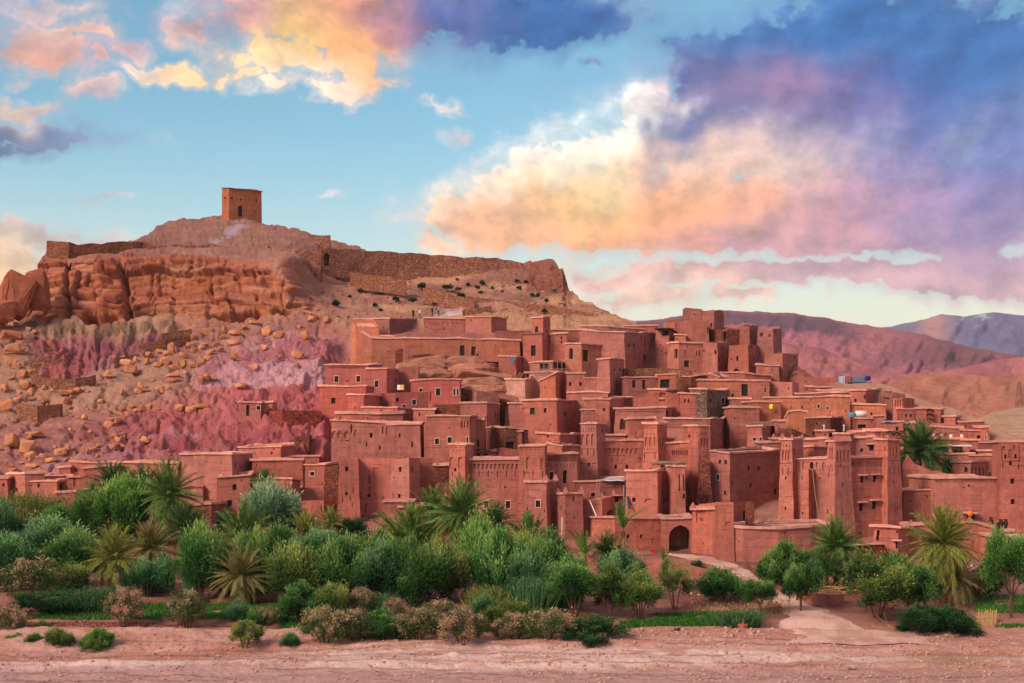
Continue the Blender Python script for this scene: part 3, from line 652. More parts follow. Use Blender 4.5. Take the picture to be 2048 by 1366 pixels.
def build(root, off, px, base, wins, mat='a', Y=None, D=None, k=None, batter=.02, cope=True, ragged=0, name='wall', sink=7.5, cell=.8, skew=None, topbelow=.2, merlon=0, roof=True, sub=None, copemat=None, lift=0, cope_out=.19, cope_h=.17, zflat=True):
    """one wall body: px = visible top outline [(px,row[,dy])...] left to right"""
    SEED[0] += 1; sd = SEED[0]; rn = random.Random(sd)
    xm = sum(p[0] for p in px)/len(px)
    if Y is None: Y = float(Yt(xm, base))
    n = len(px); sc = Y/F
    Ys = [Y]*n
    if any(len(p) > 2 for p in px): Ys = [Y+(p[2] if len(p) > 2 else 0) for p in px]
    elif n == 2:
        wv = (px[1][0]-px[0][0])*sc; dy = (rn.uniform(-.14, .14) if skew is None else skew)*wv; Ys = [Y+max(0, -dy), Y+max(0, dy)]
    elif n == 3:
        wa = (px[1][0]-px[0][0])*sc; wc = (px[2][0]-px[1][0])*sc
        if k is None: k = .42 if wa >= wc else 1/.42
        Ys = [Y+k*wa, Y, Y+wc/k]
    T = [W(p[0], p[1], y) for p, y in zip(px, Ys)]
    width = np.linalg.norm((T[-1]-T[0])[:2])
    if D is None: D = float(np.clip(.85*width, 3.5, 8))
    fp = footprint([q[:2] for q in T], D)
    zb = CZ+(HZ-base)/F*Y-(sink if base < 985 or sink < 2 else min(sink, 2.5))
    tz = [q[2] for q in T]; m = len(fp)
    while len(tz) < m: tz.append(tz[0] if (len(tz) == m-1 and n != 3) else (tz[-1] if n != 3 else (tz[0]+tz[2]-tz[1])))
    if lift: zb = CZ+(HZ-base)/F*Y
    cen = sum(fp)/m; Ht = np.mean(tz)-zb; mind = min(width, D if n != 3 else min(np.linalg.norm(fp[0]-fp[1]), np.linalg.norm(fp[2]-fp[1])))
    bp = []
    for i in range(m):
        a = fp[i]-fp[i-1]; b = fp[(i+1) % m]-fp[i]
        na = np.array([a[1], -a[0]]); nb = np.array([b[1], -b[0]]); na /= np.linalg.norm(na)+1e-9; nb /= np.linalg.norm(nb)+1e-9
        mm = na+nb; mm /= max(.4, np.dot(mm, na)); bp.append(fp[i]+mm*batter*Ht)
    T3 = [np.array([*fp[i], tz[i]]) for i in range(m)]; B3 = [np.array([*bp[i], zb]) for i in range(m)]
    if not sub and not ragged and mat in ('a', 'o', 'd') and n >= 2:
        wins = list(wins); x0, x1 = px[0][0], px[-1][0]; tr = min(q[1] for q in px)
        occ = [(q[0], q[1], max(q[2], q[3])) for q in wins]
        for _ in range(rn.randint(3, 7)):
            hx, hy, hs = rn.uniform(x0+2, x1-2), tr+rn.uniform(6, min(60, max(10, base-tr-8))), rn.uniform(1.2, 2.2)
            if all(abs(hx-a)+abs(hy-b_) > s_+5 for a, b_, s_ in occ): wins.append((hx, hy, hs, hs*rn.choice((1, 1, 2.4)), 'p')); occ.append((hx, hy, hs))
    # openings onto faces
    fops = {i: [] for i in range(n-1)}; winfo = []
    for wv in wins:
        x, r, ww, hh, kd = wv[:5]
        best = None
        for fi in range(n-1):
            if not (px[fi][0]-3 <= x <= px[fi+1][0]+3+abs(batter)*60): continue
            b0, b1, t0, t1 = B3[fi], B3[fi+1], T3[fi], T3[fi+1]
            h = .6
            def solve(x, r):
                h = .6
                u = (x-CX)/F
                for _ in range(4):
                    e0 = b0*(1-h)+t0*h; e1 = b1*(1-h)+t1*h; d = e1-e0
                    s = (u*e0[1]-e0[0])/(d[0]-u*d[1]+1e-9); q = e0+d*s
                    z = CZ+(HZ-r)/F*q[1]; zt = t0[2]*(1-s)+t1[2]*s; h = (z-zb)/(zt-zb)
                return s, h
            s, h = solve(x, r)
            if -.01 < s < 1.01 and (best is None or True): best = (fi, s, h, solve)
            if 0 <= s <= 1: break
        if best is None: continue
        fi, s, h, solve = best
        s0, _ = solve(x-ww/2, r); s1, _ = solve(x+ww/2, r); _, h0 = solve(x, r+hh/2); _, h1 = solve(x, r-hh/2)
        s0, s1 = max(.012, min(s0, s1)), min(.988, max(s0, s1)); h0, h1 = max(.02, h0), min(.985, h1)
        if s1-s0 < 1e-3 or h1-h0 < 1e-3: continue
        dp, cl, ar = KINDS_[kd]
        fops[fi].append((s0, s1, h0, h1, dp, cl, ar)); winfo.append((fi, s0, s1, h0, h1, kd))
    mb = MB()
    for e in range(m):
        j = (e+1) % m
        face_grid(mb, B3[e], B3[j], T3[e], T3[j], fops.get(e, []), cell if e < n-1 else 1.6, ragged, sd)
    roofz = topbelow+ragged*1.4
    mb.v = list(map(tuple, jit(mb.v, sd, .11)))
    mt = MATS[mat] if isinstance(mat, str) else mat
    wall = mb.obj(name, mt, root, off=off)
    tn = rn.choice(TINTS); wall.color = (*tn, 1)
    tgt = wall if sub else root
    def place(mb2, nm, mt2, par=None):
        o2 = mb2.obj(nm, mt2, par or tgt, off=off)
        return o2
    if roof:
        rb = MB(); inn = [p+(cen-p)*min(.05, .2/max(width, .1)) for p in fp]
        rb.add([(*inn[i], tz[i]-roofz) for i in range(m)], [tuple(range(m))]); place(rb, 'roof', M_ROOF)
    if cope and not ragged:
        cb = MB(); ring(cb, fp, tz, cope_out, .32, -.04, cope_h, sd, jz=.06); c2 = place(cb, 'coping', copemat or M_COPE)
        c2.color = (*tn, 1)
    if merlon:
        zz = np.mean(tz)
        for i in range(n):
            for f_ in ((.0,) if i < n-1 else (0.,)):
                p = fp[i]+(cen-fp[i])*.06; mm = MB()
                s_ = merlon
                mm.add([(p[0]-s_, p[1]-s_*.7, tz[i]+.1), (p[0]+s_, p[1]-s_*.7, tz[i]+.1), (p[0]+s_, p[1]+s_*.7, tz[i]+.1), (p[0]-s_, p[1]+s_*.7, tz[i]+.1), (p[0]-s_*.15, p[1], tz[i]+.1+s_*1.9), (p[0]+s_*.15, p[1], tz[i]+.1+s_*1.9)], [(0, 1, 5, 4), (1, 2, 5), (2, 3, 4, 5), (3, 0, 4)])
                place(mm, 'merlon', mt)
    for fi, s0, s1, h0, h1, kd in winfo:
        if kd in 'nNasp': continue
        b0, b1, t0, t1 = B3[fi], B3[fi+1], T3[fi], T3[fi+1]
        def Pt(s, h, d=0):
            q = (b0*(1-s)+b1*s)*(1-h)+(t0*(1-s)+t1*s)*h; return q-nv*d
        nv = np.array([(t1-t0)[1], -(t1-t0)[0], 0]); nv /= np.linalg.norm(nv)
        dp = KINDS_[kd][0]; L = np.linalg.norm(t1-t0); HH = (t0[2]-b0[2])
        e = .06
        s0e, s1e, h0e, h1e = s0-e/L, s1+e/L, h0-e/HH, h1+e/HH
        pm = MB(); pd = dp-.05
        if kd == 'c':
            continue
        pm.add([Pt(s0e, h0e, pd), Pt(s1e, h0e, pd), Pt(s1e, h1e, pd), Pt(s0e, h1e, pd), Pt(s0e, h0e, pd+.08), Pt(s1e, h0e, pd+.08), Pt(s1e, h1e, pd+.08), Pt(s0e, h1e, pd+.08)], [(0, 1, 2, 3), (4, 7, 6, 5), (0, 4, 5, 1), (1, 5, 6, 2), (2, 6, 7, 3), (3, 7, 4, 0)])
        nm = 'door' if kd in 'D' else 'window'
        wo_ = place(pm, nm, M_DOOR if kd == 'D' else M_DARK)
        if sub: pass
        def bar(fm, sa, sb, ha, hb, d0, d1):
            fm.add([Pt(sa, ha, d0), Pt(sb, ha, d0), Pt(sb, hb, d0), Pt(sa, hb, d0), Pt(sa, ha, d1), Pt(sb, ha, d1), Pt(sb, hb, d1), Pt(sa, hb, d1)], [(0, 1, 2, 3), (4, 7, 6, 5), (0, 4, 5, 1), (1, 5, 6, 2), (2, 6, 7, 3), (3, 7, 4, 0)])
        if kd in 'fx':
            fm = MB(); a, bq = .08/L, .08/HH
            d0, d1 = -.07, .03
            bar(fm, s0-a, s0+.01/L, h0-bq, h1+bq, d0, d1); bar(fm, s1-.01/L, s1+a, h0-bq, h1+bq, d0, d1)
            bar(fm, s0-a, s1+a, h1+bq*.02, h1+bq*1.5, d0-.03, d1); bar(fm, s0-a, s1+a, h0-bq*1.3, h0-bq*.02, d0-.02, d1)
            fo = mesh_obj('frame', fm.v, fm.f, M_WFRAME if kd == 'f' else M_COPE, (root if sub else wo_), False, off)
            if sub: fo.parent = wall; fo.name = 'window_frame'
        if kd in 'flx':
            fm = MB(); q = .025/L; qh = .025/HH; sm_ = (s0+s1)/2
            bar(fm, sm_-q, sm_+q, h0, h1, pd-.09, pd-.03)
            for f_ in (.33, .66): hm = h0+(h1-h0)*f_; bar(fm, s0, s1, hm-qh, hm+qh, pd-.085, pd-.035)
            fo = mesh_obj('bars', fm.v, fm.f, M_IRON, (wall if sub else wo_), False, off)
        if kd == 'l':
            fm = MB(); bar(fm, s0-.35/L, s1+.35/L, h1+.12/HH, h1+.26/HH, -.45, .05)
            place(fm, 'window_canopy', M_COPE, wall if sub else None)
    return wall, fp, tz

def cr(ox, oy, s): return lambda p: (ox+p[0]/s, oy+p[1]/s)+tuple(p[2:])
R = dict(R1=(0, 340, 2.926), R2=(600, 560, 4.018), R3=(1000, 560, 4.018), R4=(1400, 560, 3.16), R5=(340, 820, 4.018), R6=(780, 820, 4.018), R7=(1120, 820, 4.018), R8=(1540, 820, 4.018),
         BL=(0, 900, 2.931), L7=(0, 600, 3.012), L8=(600, 440, 3.012), K1=(1540, 860, 5.693), K2=(1780, 840, 4.877), K3=(1120, 820, 5.693), K4=(880, 860, 5.693), K5=(1600, 700, 4.571), K6=(1200, 620, 4.655), PX=(0, 0, 1))
def conv(c, pts, wins):
    ox, oy, s = R[c]
    P = [(ox+p[0]/s, oy+p[1]/s)+tuple(p[2:]) for p in pts]
    Wn = [(ox+q[0]/s, oy+q[1]/s, q[2]/s, q[3]/s, q[4]) for q in wins]
    return P, Wn
def row(kd, x0, x1, n, y, w_, h): return [(x0+(x1-x0)*i/max(1, n-1), y, w_, h, kd) for i in range(n)]
def house(c, label, pts, base, wins=(), name='mud_house', cat='house', group=None, **kw):
    P, Wn = conv(c, pts, wins)
    xm = sum(p[0] for p in P)/len(P); Yv = kw.get('Y') or float(Yt(xm, base)); kw['Y'] = Yv
    off = W(xm, base, Yv)
    root = empty(name, off, label, cat, group)
    build(root, off, P, base, Wn, **kw)
    return root
def castle(c, label, base, name='kasbah', cat='kasbah'):
    ox, oy, s = R[c]
    root = empty(name, W(ox+300/s, base, float(Yt(ox+300/s, base))), label, cat); off = np.array(root.location)
    def part(nm, pts, b, wins=(), **kw):
        P, Wn = conv(c, pts, wins); build(root, off, P, b, Wn, name=nm, sub=True, **kw)
    return root, part
# ---- houses low on the left, behind the palms
H = house
H('BL', 'cubic mud house at the far left with one small shuttered window', [(45, 145), (150, 140), (262, 135)], 1012, [(95, 235, 18, 28, 'd')])
H('BL', 'sliver of a mud house cut off by the left picture edge', [(-120, 168), (44, 165)], 1000, [(20, 205, 14, 20, 'd')])
H('BL', 'low mud house with a dark corner doorway beside the far left cubic house', [(170, 185), (335, 183), (390, 178)], 1018, [(225, 208, 13, 25, 'd'), (365, 222, 26, 56, 'd'), (215, 292, 12, 14, 'd')])
H('BL', 'tiny mud annex with brown door in front of the dark corner doorway', [(325, 255), (440, 247)], 1026, [(347, 325, 28, 62, 'D'), (362, 268, 8, 6, 'p'), (390, 268, 8, 6, 'p'), (415, 268, 8, 6, 'p')])
H('BL', 'square mud house with one pale framed window slit, left of the palms', [(400, 160), (497, 160)], 980, [(440, 190, 20, 52, 'n')])
H('BL', 'mud house with slanting roof line left of the palm cluster', [(490, 110), (675, 92)], 1000, [])
H('BL', 'long low mud house high on the left with one small window', [(415, 72), (630, 75)], 955, [(445, 118, 12, 20, 'd')])
H('BL', 'long blank mud house behind the tallest left palm', [(640, 72), (850, 76), (960, 80), (1040, 78)], 972, [(795, 92, 8, 6, 'p'), (835, 92, 8, 6, 'p')], D=6)
H('BL', 'small blank mud block in front of the talus boulders', [(345, 105), (412, 100)], 958)
H('BL', 'flat roofed mud block between two houses on the far left', [(262, 152), (400, 147)], 968)
H('BL', 'low mud wall with coping behind the left shrubs', [(480, 232), (540, 226)], 1000, name='mud_wall', cat='wall')
H('BL', 'crumbling mud stump beside the slanting roof house', [(540, 172), (610, 166)], 985, ragged=.3, cope=False, name='mud_wall', cat='wall')
H('R5', 'large blank mud house above the palms with a sharp corner', [(90, 357), (495, 357), (662, 350)], 1004, [(523, 450, 14, 32, 'd'), (567, 455, 22, 12, 'p')])
H('R5', 'long mud house behind the large blank house, under the pink slope', [(555, 300), (890, 296), (998, 285)], 936, [(815, 345, 18, 18, 'p')])
H('R5', 'thin roof block topmost behind the long house under the pink slope', [(680, 283), (985, 277)], 915)
H('R5', 'wide blank mud house with straight pale coping above the mint bush', [(655, 408), (1065, 403)], 985, [])
H('R5', 'mud house with one framed square window beside the stepped ruins', [(1068, 440), (1245, 435), (1350, 432)], 990, [(1145, 512, 36, 32, 'f')])
H('R5', 'narrow roof strip under the rubble gully', [(905, 372), (1200, 370)], 932)
H('R5', 'pale mud house with two square windows one above the other', [(380, 542), (643, 518)], 1035, [(518, 620, 32, 46, 'd'), (478, 750, 36, 50, 'd'), (470, 553, 16, 8, 'p')], D=7)
H('R5', 'mud house with a narrow door slit behind the small top palm', [(650, 555), (980, 550), (1050, 562)], 1024, [(703, 678, 20, 22, 'd'), (988, 683, 20, 38, 'd')])
H('R5', 'low curved mud enclosure beside the tallest left palm', [(150, 770, 1.5), (215, 765), (330, 758), (410, 755, 1)], 1050, cope=True)
H('R5', 'lone ruined mud pillar on the pale bank', [(220, 615), (266, 610)], 1002, ragged=.25, cope=False, name='mud_pillar', cat='ruin', roof=False)
H('R5', 'small stepped ruin wall, upper one beside the tall blank towers', [(1030, 562), (1180, 560)], 975, ragged=.2, cope=False, name='ruined_wall', cat='ruin')
H('R5', 'middle stepped ruin wall beside the tall blank towers', [(1030, 622), (1250, 615)], 1003, [(1145, 650, 16, 30, 'n')], ragged=.15, cope=False, name='ruined_wall', cat='ruin')
H('R5', 'rounded ruin with a broken hole and one dark window above the green shrubs', [(1035, 728), (1235, 720), (1340, 735)], 1044, [(1090, 820, 28, 46, 'd'), (1260, 790, 50, 46, 'd')], ragged=.25, cope=False, name='ruined_house', cat='ruin')
H('R5', 'dark rubble strip wall between stepped ruins and towers', [(1245, 450), (1348, 448)], 1010, mat='r', cope=False, ragged=.1, name='rubble_wall', cat='wall')
# tall blank twin towers
rt, part = castle('R5', 'tall plain mud kasbah with two cracked square towers and a recessed middle', 1046)
part('curtain_wall', [(1500, 392), (1790, 388)], 1046, [(1653, 500, 42, 74, 'n'), (1595, 685, 28, 28, 'A'), (1600, 560, 14, 70, 's'), (1600, 640, 10, 40, 's'), (1572, 790, 10, 80, 's'), (1712, 715, 8, 50, 's'), (1527, 680, 8, 50, 's'), (1648, 675, 16, 18, 'n')], Y=165, cope=False, ragged=.12)
part('tower', [(1360, 392), (1512, 385)], 1046, [(1420, 473, 28, 38, 'd'), (1415, 672, 18, 28, 'd'), (1472, 645, 8, 44, 's'), (1385, 720, 7, 46, 's'), (1448, 712, 7, 40, 's'), (1462, 762, 7, 40, 's'), (1355, 855, 6, 26, 's')], Y=162.5, batter=.03, ragged=.12, cope=False, D=4)
part('tower', [(1778, 392), (1925, 385), (2010, 378)], 1046, [(1850, 475, 26, 40, 'd'), (1947, 475, 14, 44, 'd'), (1842, 690, 22, 32, 'd'), (1790, 685, 7, 44, 's'), (1952, 683, 12, 40, 'd'), (1800, 540, 10, 8, 'p'), (1885, 540, 8, 8, 'p')], Y=162, batter=.015, ragged=.12, cope=False)
H('R6', 'narrow shaded mud house right of the twin plain towers', [(245, 385), (340, 380)], 1012, [], Y=166, ragged=.12, cope=False, skew=.3)
H('R6', 'small rubble block between the twin towers and the arcaded kasbah', [(342, 445), (462, 440)], 990, [], mat='r', Y=172)
H('R6', 'low shaded courtyard wall left of the arcaded kasbah', [(285, 590), (470, 585)], 1020, [(342, 655, 24, 30, 'd')], Y=167, cope=False)
H('R6', 'low mud house roof below the plain right tower', [(-50, 738), (180, 733)], 1072, [(150, 800, 8, 20, 's')], D=4)
H('R6', 'thin low wall with a pointed merlon left of the tall middle palm', [(250, 705), (445, 700)], 1030, [], merlon=.35, D=2, name='mud_wall', cat='wall')
H('R6', 'low front house with rough tiled eave behind the big middle palm', [(82, 785), (420, 765)], 1075, [], D=4, cope_out=.3)
# ---- decorated long row under the upper houses
H('R5', 'long mud house with a row of pointed blind arches and cracks', [(1300, 82), (1440, 84), (1730, 103), (1742, 122), (2010, 112)], 945, [(1320, 198, 44, 62, 'a'), (1365, 198, 40, 60, 'a'), (1422, 198, 40, 60, 'a'), (1490, 185, 30, 56, 'a'), (1617, 203, 22, 40, 'd'), (1582, 275, 10, 38, 'd'), (1682, 303, 12, 36, 'd'), (1842, 203, 12, 34, 'd'), (1945, 277, 12, 46, 'd'), (1455, 150, 10, 70, 's'), (1706, 160, 10, 60, 's'), (1740, 170, 10, 70, 's'), (1530, 260, 14, 10, 'p'), (1425, 245, 30, 8, 'p')], D=7, cell=.6)
H('R6', 'mud house with three white hooded windows above the arcaded kasbah', [(300, 50), (640, 45)], 945, [(378, 252, 32, 44, 'f'), (480, 242, 34, 46, 'f'), (622, 240, 16, 44, 'f'), (268, 200, 24, 36, 'd'), (178, 277, 12, 42, 'd'), (580, 112, 12, 50, 's'), (604, 112, 8, 50, 's'), (628, 112, 10, 52, 's')], D=7)
H('R6', 'small annex right of the house with three white hooded windows', [(640, 80), (745, 78)], 912, [(695, 268, 40, 55, 'd')])
H('R6', 'purple grey rubble wall house with a dark broken hole', [(770, 140), (930, 145), (1108, 156)], 908, [(965, 280, 66, 50, 'd')], mat='r', D=5)
H('R6', 'tiny brick finial tower in front of the rubble wall house', [(1028, 172), (1062, 170)], 905, [], cope=True, D=1.2, name='brick_pillar', cat='pillar')
H('R6', 'open shed with log roof and two dark bays behind the arcade', [(668, 335), (850, 330)], 935, [(703, 372, 50, 46, 'd'), (768, 372, 40, 44, 'd')], Y=184)
H('R6', 'wavy topped small courtyard wall behind the arcade', [(850, 320), (885, 305), (1042, 315)], 935, ragged=.15, cope=False, Y=183, name='mud_wall', cat='wall')
# ---- arcaded kasbah in the middle
rt, part = castle('K4', 'mud kasbah with an arcade frieze between two ornamented towers above the middle palms', 1060)
part('curtain_wall', [(320, 342), (905, 332)], 1060, row('a', 345, 870, 12, 415, 32, 66)+row('s', 445, 855, 5, 495, 10, 70)+[(440, 620, 48, 70, 'a'), (525, 848, 54, 84, 'x'), (775, 850, 54, 84, 'x'), (742, 650, 16, 30, 'd'), (570, 580, 10, 10, 'p'), (675, 580, 10, 10, 'p'), (825, 580, 10, 10, 'p'), (535, 642, 10, 10, 'p'), (608, 645, 10, 10, 'p'), (685, 642, 10, 10, 'p'), (585, 482, 10, 10, 'p')], Y=163, skew=0, cell=.6)
part('tower', [(115, 165), (285, 170), (370, 165)], 1060, [(135, 370, 46, 130, 'a'), (238, 370, 56, 130, 'a'), (293, 370, 20, 110, 'a'), (177, 452, 22, 40, 'd'), (142, 500, 10, 50, 's'), (218, 500, 10, 50, 's')]+row('p', 140, 235, 3, 200, 11, 11)+row('p', 158, 295, 5, 234, 11, 11)+row('p', 108, 270, 4, 455, 9, 9), Y=162, batter=.025, cell=.5, merlon=0)
part('tower', [(905, 180), (1190, 172), (1215, 172)], 1060, row('p', 935, 1170, 6, 222, 12, 12)+row('n', 930, 1160, 10, 188, 12, 10)+[(1003, 375, 50, 140, 'a'), (1160, 385, 34, 130, 'a'), (955, 500, 10, 80, 's'), (1053, 500, 10, 80, 's'), (1168, 500, 10, 80, 's'), (940, 372, 8, 8, 'p'), (1072, 372, 8, 8, 'p')], Y=160.5, batter=.03, cell=.5, k=.1)
part('curtain_wall', [(1195, 282), (1560, 262)], 1060, row('N', 1208, 1550, 19, 322, 11, 74)+row('s', 1225, 1560, 10, 400, 6, 40)+[(1268, 525, 46, 94, 'x'), (1425, 535, 42, 150, 'd'), (1395, 495, 12, 12, 'p')], Y=162.5, skew=.1, cell=.5)
part('front_bastion', [(975, 600), (1210, 598), (1325, 590)], 1085, [(1117, 840, 54, 76, 'x'), (995, 900, 12, 50, 's'), (1188, 915, 12, 40, 's'), (1120, 1050, 30, 50, 'd')], Y=156, batter=.025, k=.25, merlon=.4)
H('K4', 'small shaded block with cone merlons right of the arcaded kasbah', [(1335, 735), (1425, 728), (1620, 720)], 1085, [(1522, 785, 20, 56, 'd'), (1376, 890, 26, 40, 'n')], Y=155.5, k=2.2, merlon=.35)
H('K3', 'stepped courtyard wall with merlons under the leaning ladder', [(262, 1015), (480, 1010), (620, 975)], 1075, [(585, 1165, 100, 70, 'c')], Y=157.5, D=4, merlon=.28, cope=False)
# ---- shed with tarp and front house
H('K3', 'dark shaded shed wall under the pale blue tarp roof', [(175, 815), (735, 800)], 1056, [(378, 965, 46, 40, 'd'), (650, 1018, 46, 60, 'l')], Y=162, D=6, mat='d')
H('K3', 'mud house with grey ledge roof in front of the ornate kasbah', [(752, 695), (1110, 690), (1318, 682)], 1064, [(838, 1022, 40, 48, 'd'), (1010, 1030, 100, 50, 'a'), (1210, 815, 14, 24, 'd'), (1260, 826, 18, 34, 'd'), (1200, 1018, 24, 44, 'd'), (1265, 990, 20, 34, 'd'), (1220, 745, 30, 10, 'p')], Y=158.5, k=.18)
H('K3', 'narrow fluted mud turret at the right end of the grey ledge house', [(1318, 640), (1420, 638)], 1064, [(1358, 830, 20, 190, 'N'), (1410, 830, 20, 190, 'N'), (1415, 982, 34, 56, 'd')], Y=158, D=4)
H('K3', 'little attic with two dark bays on top of the grey ledge house', [(1112, 610), (1430, 605)], 950, [(1180, 655, 60, 50, 'd'), (1250, 655, 44, 50, 'd')], Y=163, D=3, copemat=M_POLE, sink=.5)
# ---- ornate kasbah in the middle right
rt, part = castle('K3', 'ornate mud kasbah with three carved towers and a blind arcade', 1040)
dots = lambda x0, x1, n, y: row('p', x0, x1, n, y, 12, 12)
part('curtain_wall', [(455, 350), (945, 352)], 1040, row('a', 525, 865, 8, 462, 34, 56)+[(635, 645, 24, 50, 'd'), (762, 650, 26, 56, 'd'), (655, 500, 9, 50, 's'), (800, 505, 9, 50, 's'), (912, 550, 14, 20, 'd'), (470, 555, 14, 14, 'p')]+dots(530, 710, 4, 572)+dots(600, 900, 4, 590), Y=169, skew=0, cell=.5)
part('tower', [(245, 152), (415, 155), (515, 152)], 1040, row('a', 260, 375, 3, 340, 36, 130)+dots(265, 390, 5, 212)+dots(262, 385, 5, 238)+row('s', 250, 388, 3, 480, 10, 74)+dots(250, 415, 6, 442)+[(325, 620, 26, 40, 'd'), (490, 235, 18, 60, 'd'), (240, 606, 26, 8, 'p'), (380, 606, 30, 8, 'p')], Y=167, batter=.028, cell=.45, k=.3)
part('tower', [(955, 160), (1110, 165), (1215, 160)], 1040, row('a', 980, 1080, 3, 360, 28, 110)+row('a', 1140, 1210, 3, 365, 18, 110)+dots(960, 1090, 5, 205)+dots(985, 1075, 3, 275)+dots(1125, 1215, 4, 205)+dots(1125, 1210, 4, 240)+dots(958, 1110, 6, 445)+dots(1120, 1220, 4, 450)+dots(975, 1090, 5, 484)+row('s', 960, 1078, 2, 525, 10, 76)+row('s', 1138, 1225, 2, 520, 10, 74)+[(1028, 672, 22, 24, 'd'), (957, 590, 12, 14, 'd')], Y=166.5, batter=.028, cell=.45, k=.6)
part('curtain_wall', [(1205, 380), (1560, 360)], 1040, row('N', 1280, 1500, 10, 485, 15, 54)+[(1490, 655, 14, 36, 'd'), (1448, 875, 20, 80, 'd')]+dots(1300, 1520, 5, 588), Y=168, skew=.05, cell=.5)
part('tower', [(1410, 185), (1575, 182), (1690, 180)], 1040, dots(1445, 1550, 4, 258)+dots(1430, 1560, 4, 298)+dots(1605, 1690, 4, 262)+[(1470, 296, 34, 44, 'A'), (1655, 650, 16, 40, 'd')]+row('a', 1610, 1680, 3, 375, 20, 110)+dots(1610, 1700, 4, 480)+row('s', 1600, 1680, 2, 545, 9, 70), Y=166, batter=.03, cell=.45, k=2.0)
part('rear_block', [(805, 105), (1075, 100)], 1000, [(880, 325, 20, 26, 'd'), (865, 280, 10, 70, 's')], Y=173, skew=.1)
part('rear_block', [(1215, 320), (1300, 318)], 1000, [], Y=170)
part('rear_block', [(525, 292), (735, 290)], 980, [], Y=175)
part('buttress', [(1600, 560), (1690, 556)], 1050, [], Y=163.5, batter=.10, D=2.5, cope=False, mat='r', roof=False)
# ---- gate wall and front terraces
H('R7', 'long blank front wall left of the arched gate', [(55, 855), (440, 866), (832, 872)], 1112, [(550, 1017, 24, 32, 'd'), (655, 1015, 22, 32, 'd'), (605, 1060, 8, 8, 'p'), (675, 1060, 8, 8, 'p'), (740, 945, 8, 10, 'p'), (745, 1055, 8, 30, 's'), (610, 945, 8, 8, 'p')], Y=151.5, D=5, name='gate_wall', cat='wall', copemat=M_ROOF)
H('R7', 'arched gateway with a deep shaded passage into the village', [(828, 874), (1058, 868)], 1108, [(966, 1040, 176, 232, 'c')], Y=150.8, D=6, name='gatehouse', cat='gate', batter=.0, skew=0, sink=.3)
H('R7', 'corner block with a recessed panel right of the arched gate', [(1062, 800), (1265, 795)], 1122, [(1130, 858, 78, 104, 'n'), (1130, 877, 14, 18, 'p'), (1155, 1070, 10, 8, 'p')], Y=149.5, D=4, merlon=.35, cope_out=.25)
H('R7', 'tall ruined corner with sloping sides between the gate and the long terrace wall', [(1265, 782), (1392, 776)], 1150, [(1350, 915, 40, 34, 'n'), (1252, 985, 12, 14, 'p')], Y=143.5, batter=.03, cope=False, ragged=.06, D=5)
H('R7', 'broken room with dark doorway behind the ruined corner', [(1115, 752), (1390, 738), (1520, 742)], 1120, [(1487, 862, 34, 100, 'd')], Y=152.5, cope=False, ragged=.15, D=4, topbelow=1.2)
H('R7', 'crumbling rubble pier beside the dark doorway', [(1515, 742), (1556, 745)], 1100, [], Y=148.6, mat='r', cope=False, ragged=.1, D=1.2, name='rubble_pier', cat='ruin', roof=False)
H('R7', 'long curved terrace wall below the right kasbah', [(1385, 945, .6), (1470, 955, 0), (1750, 962, .4), (2010, 940, 2.2), (2190, 922, 5.5)], 1152, [(1540, 1050, 6, 6, 'p'), (1620, 1110, 8, 8, 'p'), (1830, 1050, 8, 8, 'p')], Y=143.2, D=7, batter=.04, name='terrace_wall', cat='wall')
H('R7', 'big plain mud house with scattered small windows and pale dirt roof', [(1215, 322), (1362, 348), (1762, 326)], 1060, [(1287, 415, 18, 34, 'd'), (1330, 418, 18, 34, 'd'), (1270, 540, 26, 42, 'f'), (1517, 467, 20, 32, 'd'), (1597, 470, 22, 34, 'd'), (1533, 605, 22, 40, 'd'), (1387, 587, 10, 26, 'd'), (1325, 665, 16, 36, 'd'), (1733, 655, 28, 46, 'd'), (1645, 660, 8, 8, 'p')], Y=164, k=.8, D=10)
H('R7', 'low block with coping between the plain house and the right kasbah', [(1625, 262), (1775, 255)], 960, [], Y=176)
H('R7', 'upper strip house behind the right kasbah tower', [(1715, 232), (1790, 228)], 945, [], Y=178, merlon=.3)
# ---- right kasbah
rt, part = castle('K1', 'great right hand kasbah with tapering carved corner towers', 1090)
part('tower', [(128, 108), (250, 105), (372, 100)], 1090, row('a', 150, 218, 3, 285, 22, 116)+dots(150, 218, 3, 185)+dots(125, 235, 6, 380)+[(183, 175, 12, 20, 'd'), (181, 548, 16, 36, 'd'), (176, 895, 18, 44, 'd'), (147, 470, 9, 90, 's'), (206, 470, 9, 90, 's'), (278, 250, 16, 90, 'a'), (178, 405, 12, 12, 'p')], Y=158.6, batter=.032, cell=.4, k=.35, merlon=.25)
part('curtain_wall', [(268, 328, 1.6), (645, 325, -.6)], 1090, row('a', 330, 380, 2, 400, 30, 70)+[(475, 400, 44, 80, 'A'), (540, 395, 34, 60, 'a'), (612, 405, 28, 80, 'a'), (568, 555, 26, 34, 'n')]+dots(330, 610, 9, 455)+row('p', 320, 440, 6, 365, 10, 10), Y=158.2, cell=.4)
part('buttress', [(362, 452), (440, 448), (528, 448)], 1090, [(360, 545, 16, 40, 'd'), (374, 950, 14, 28, 'd')], Y=156.6, batter=.012, cope=False, k=.4, cell=.5)
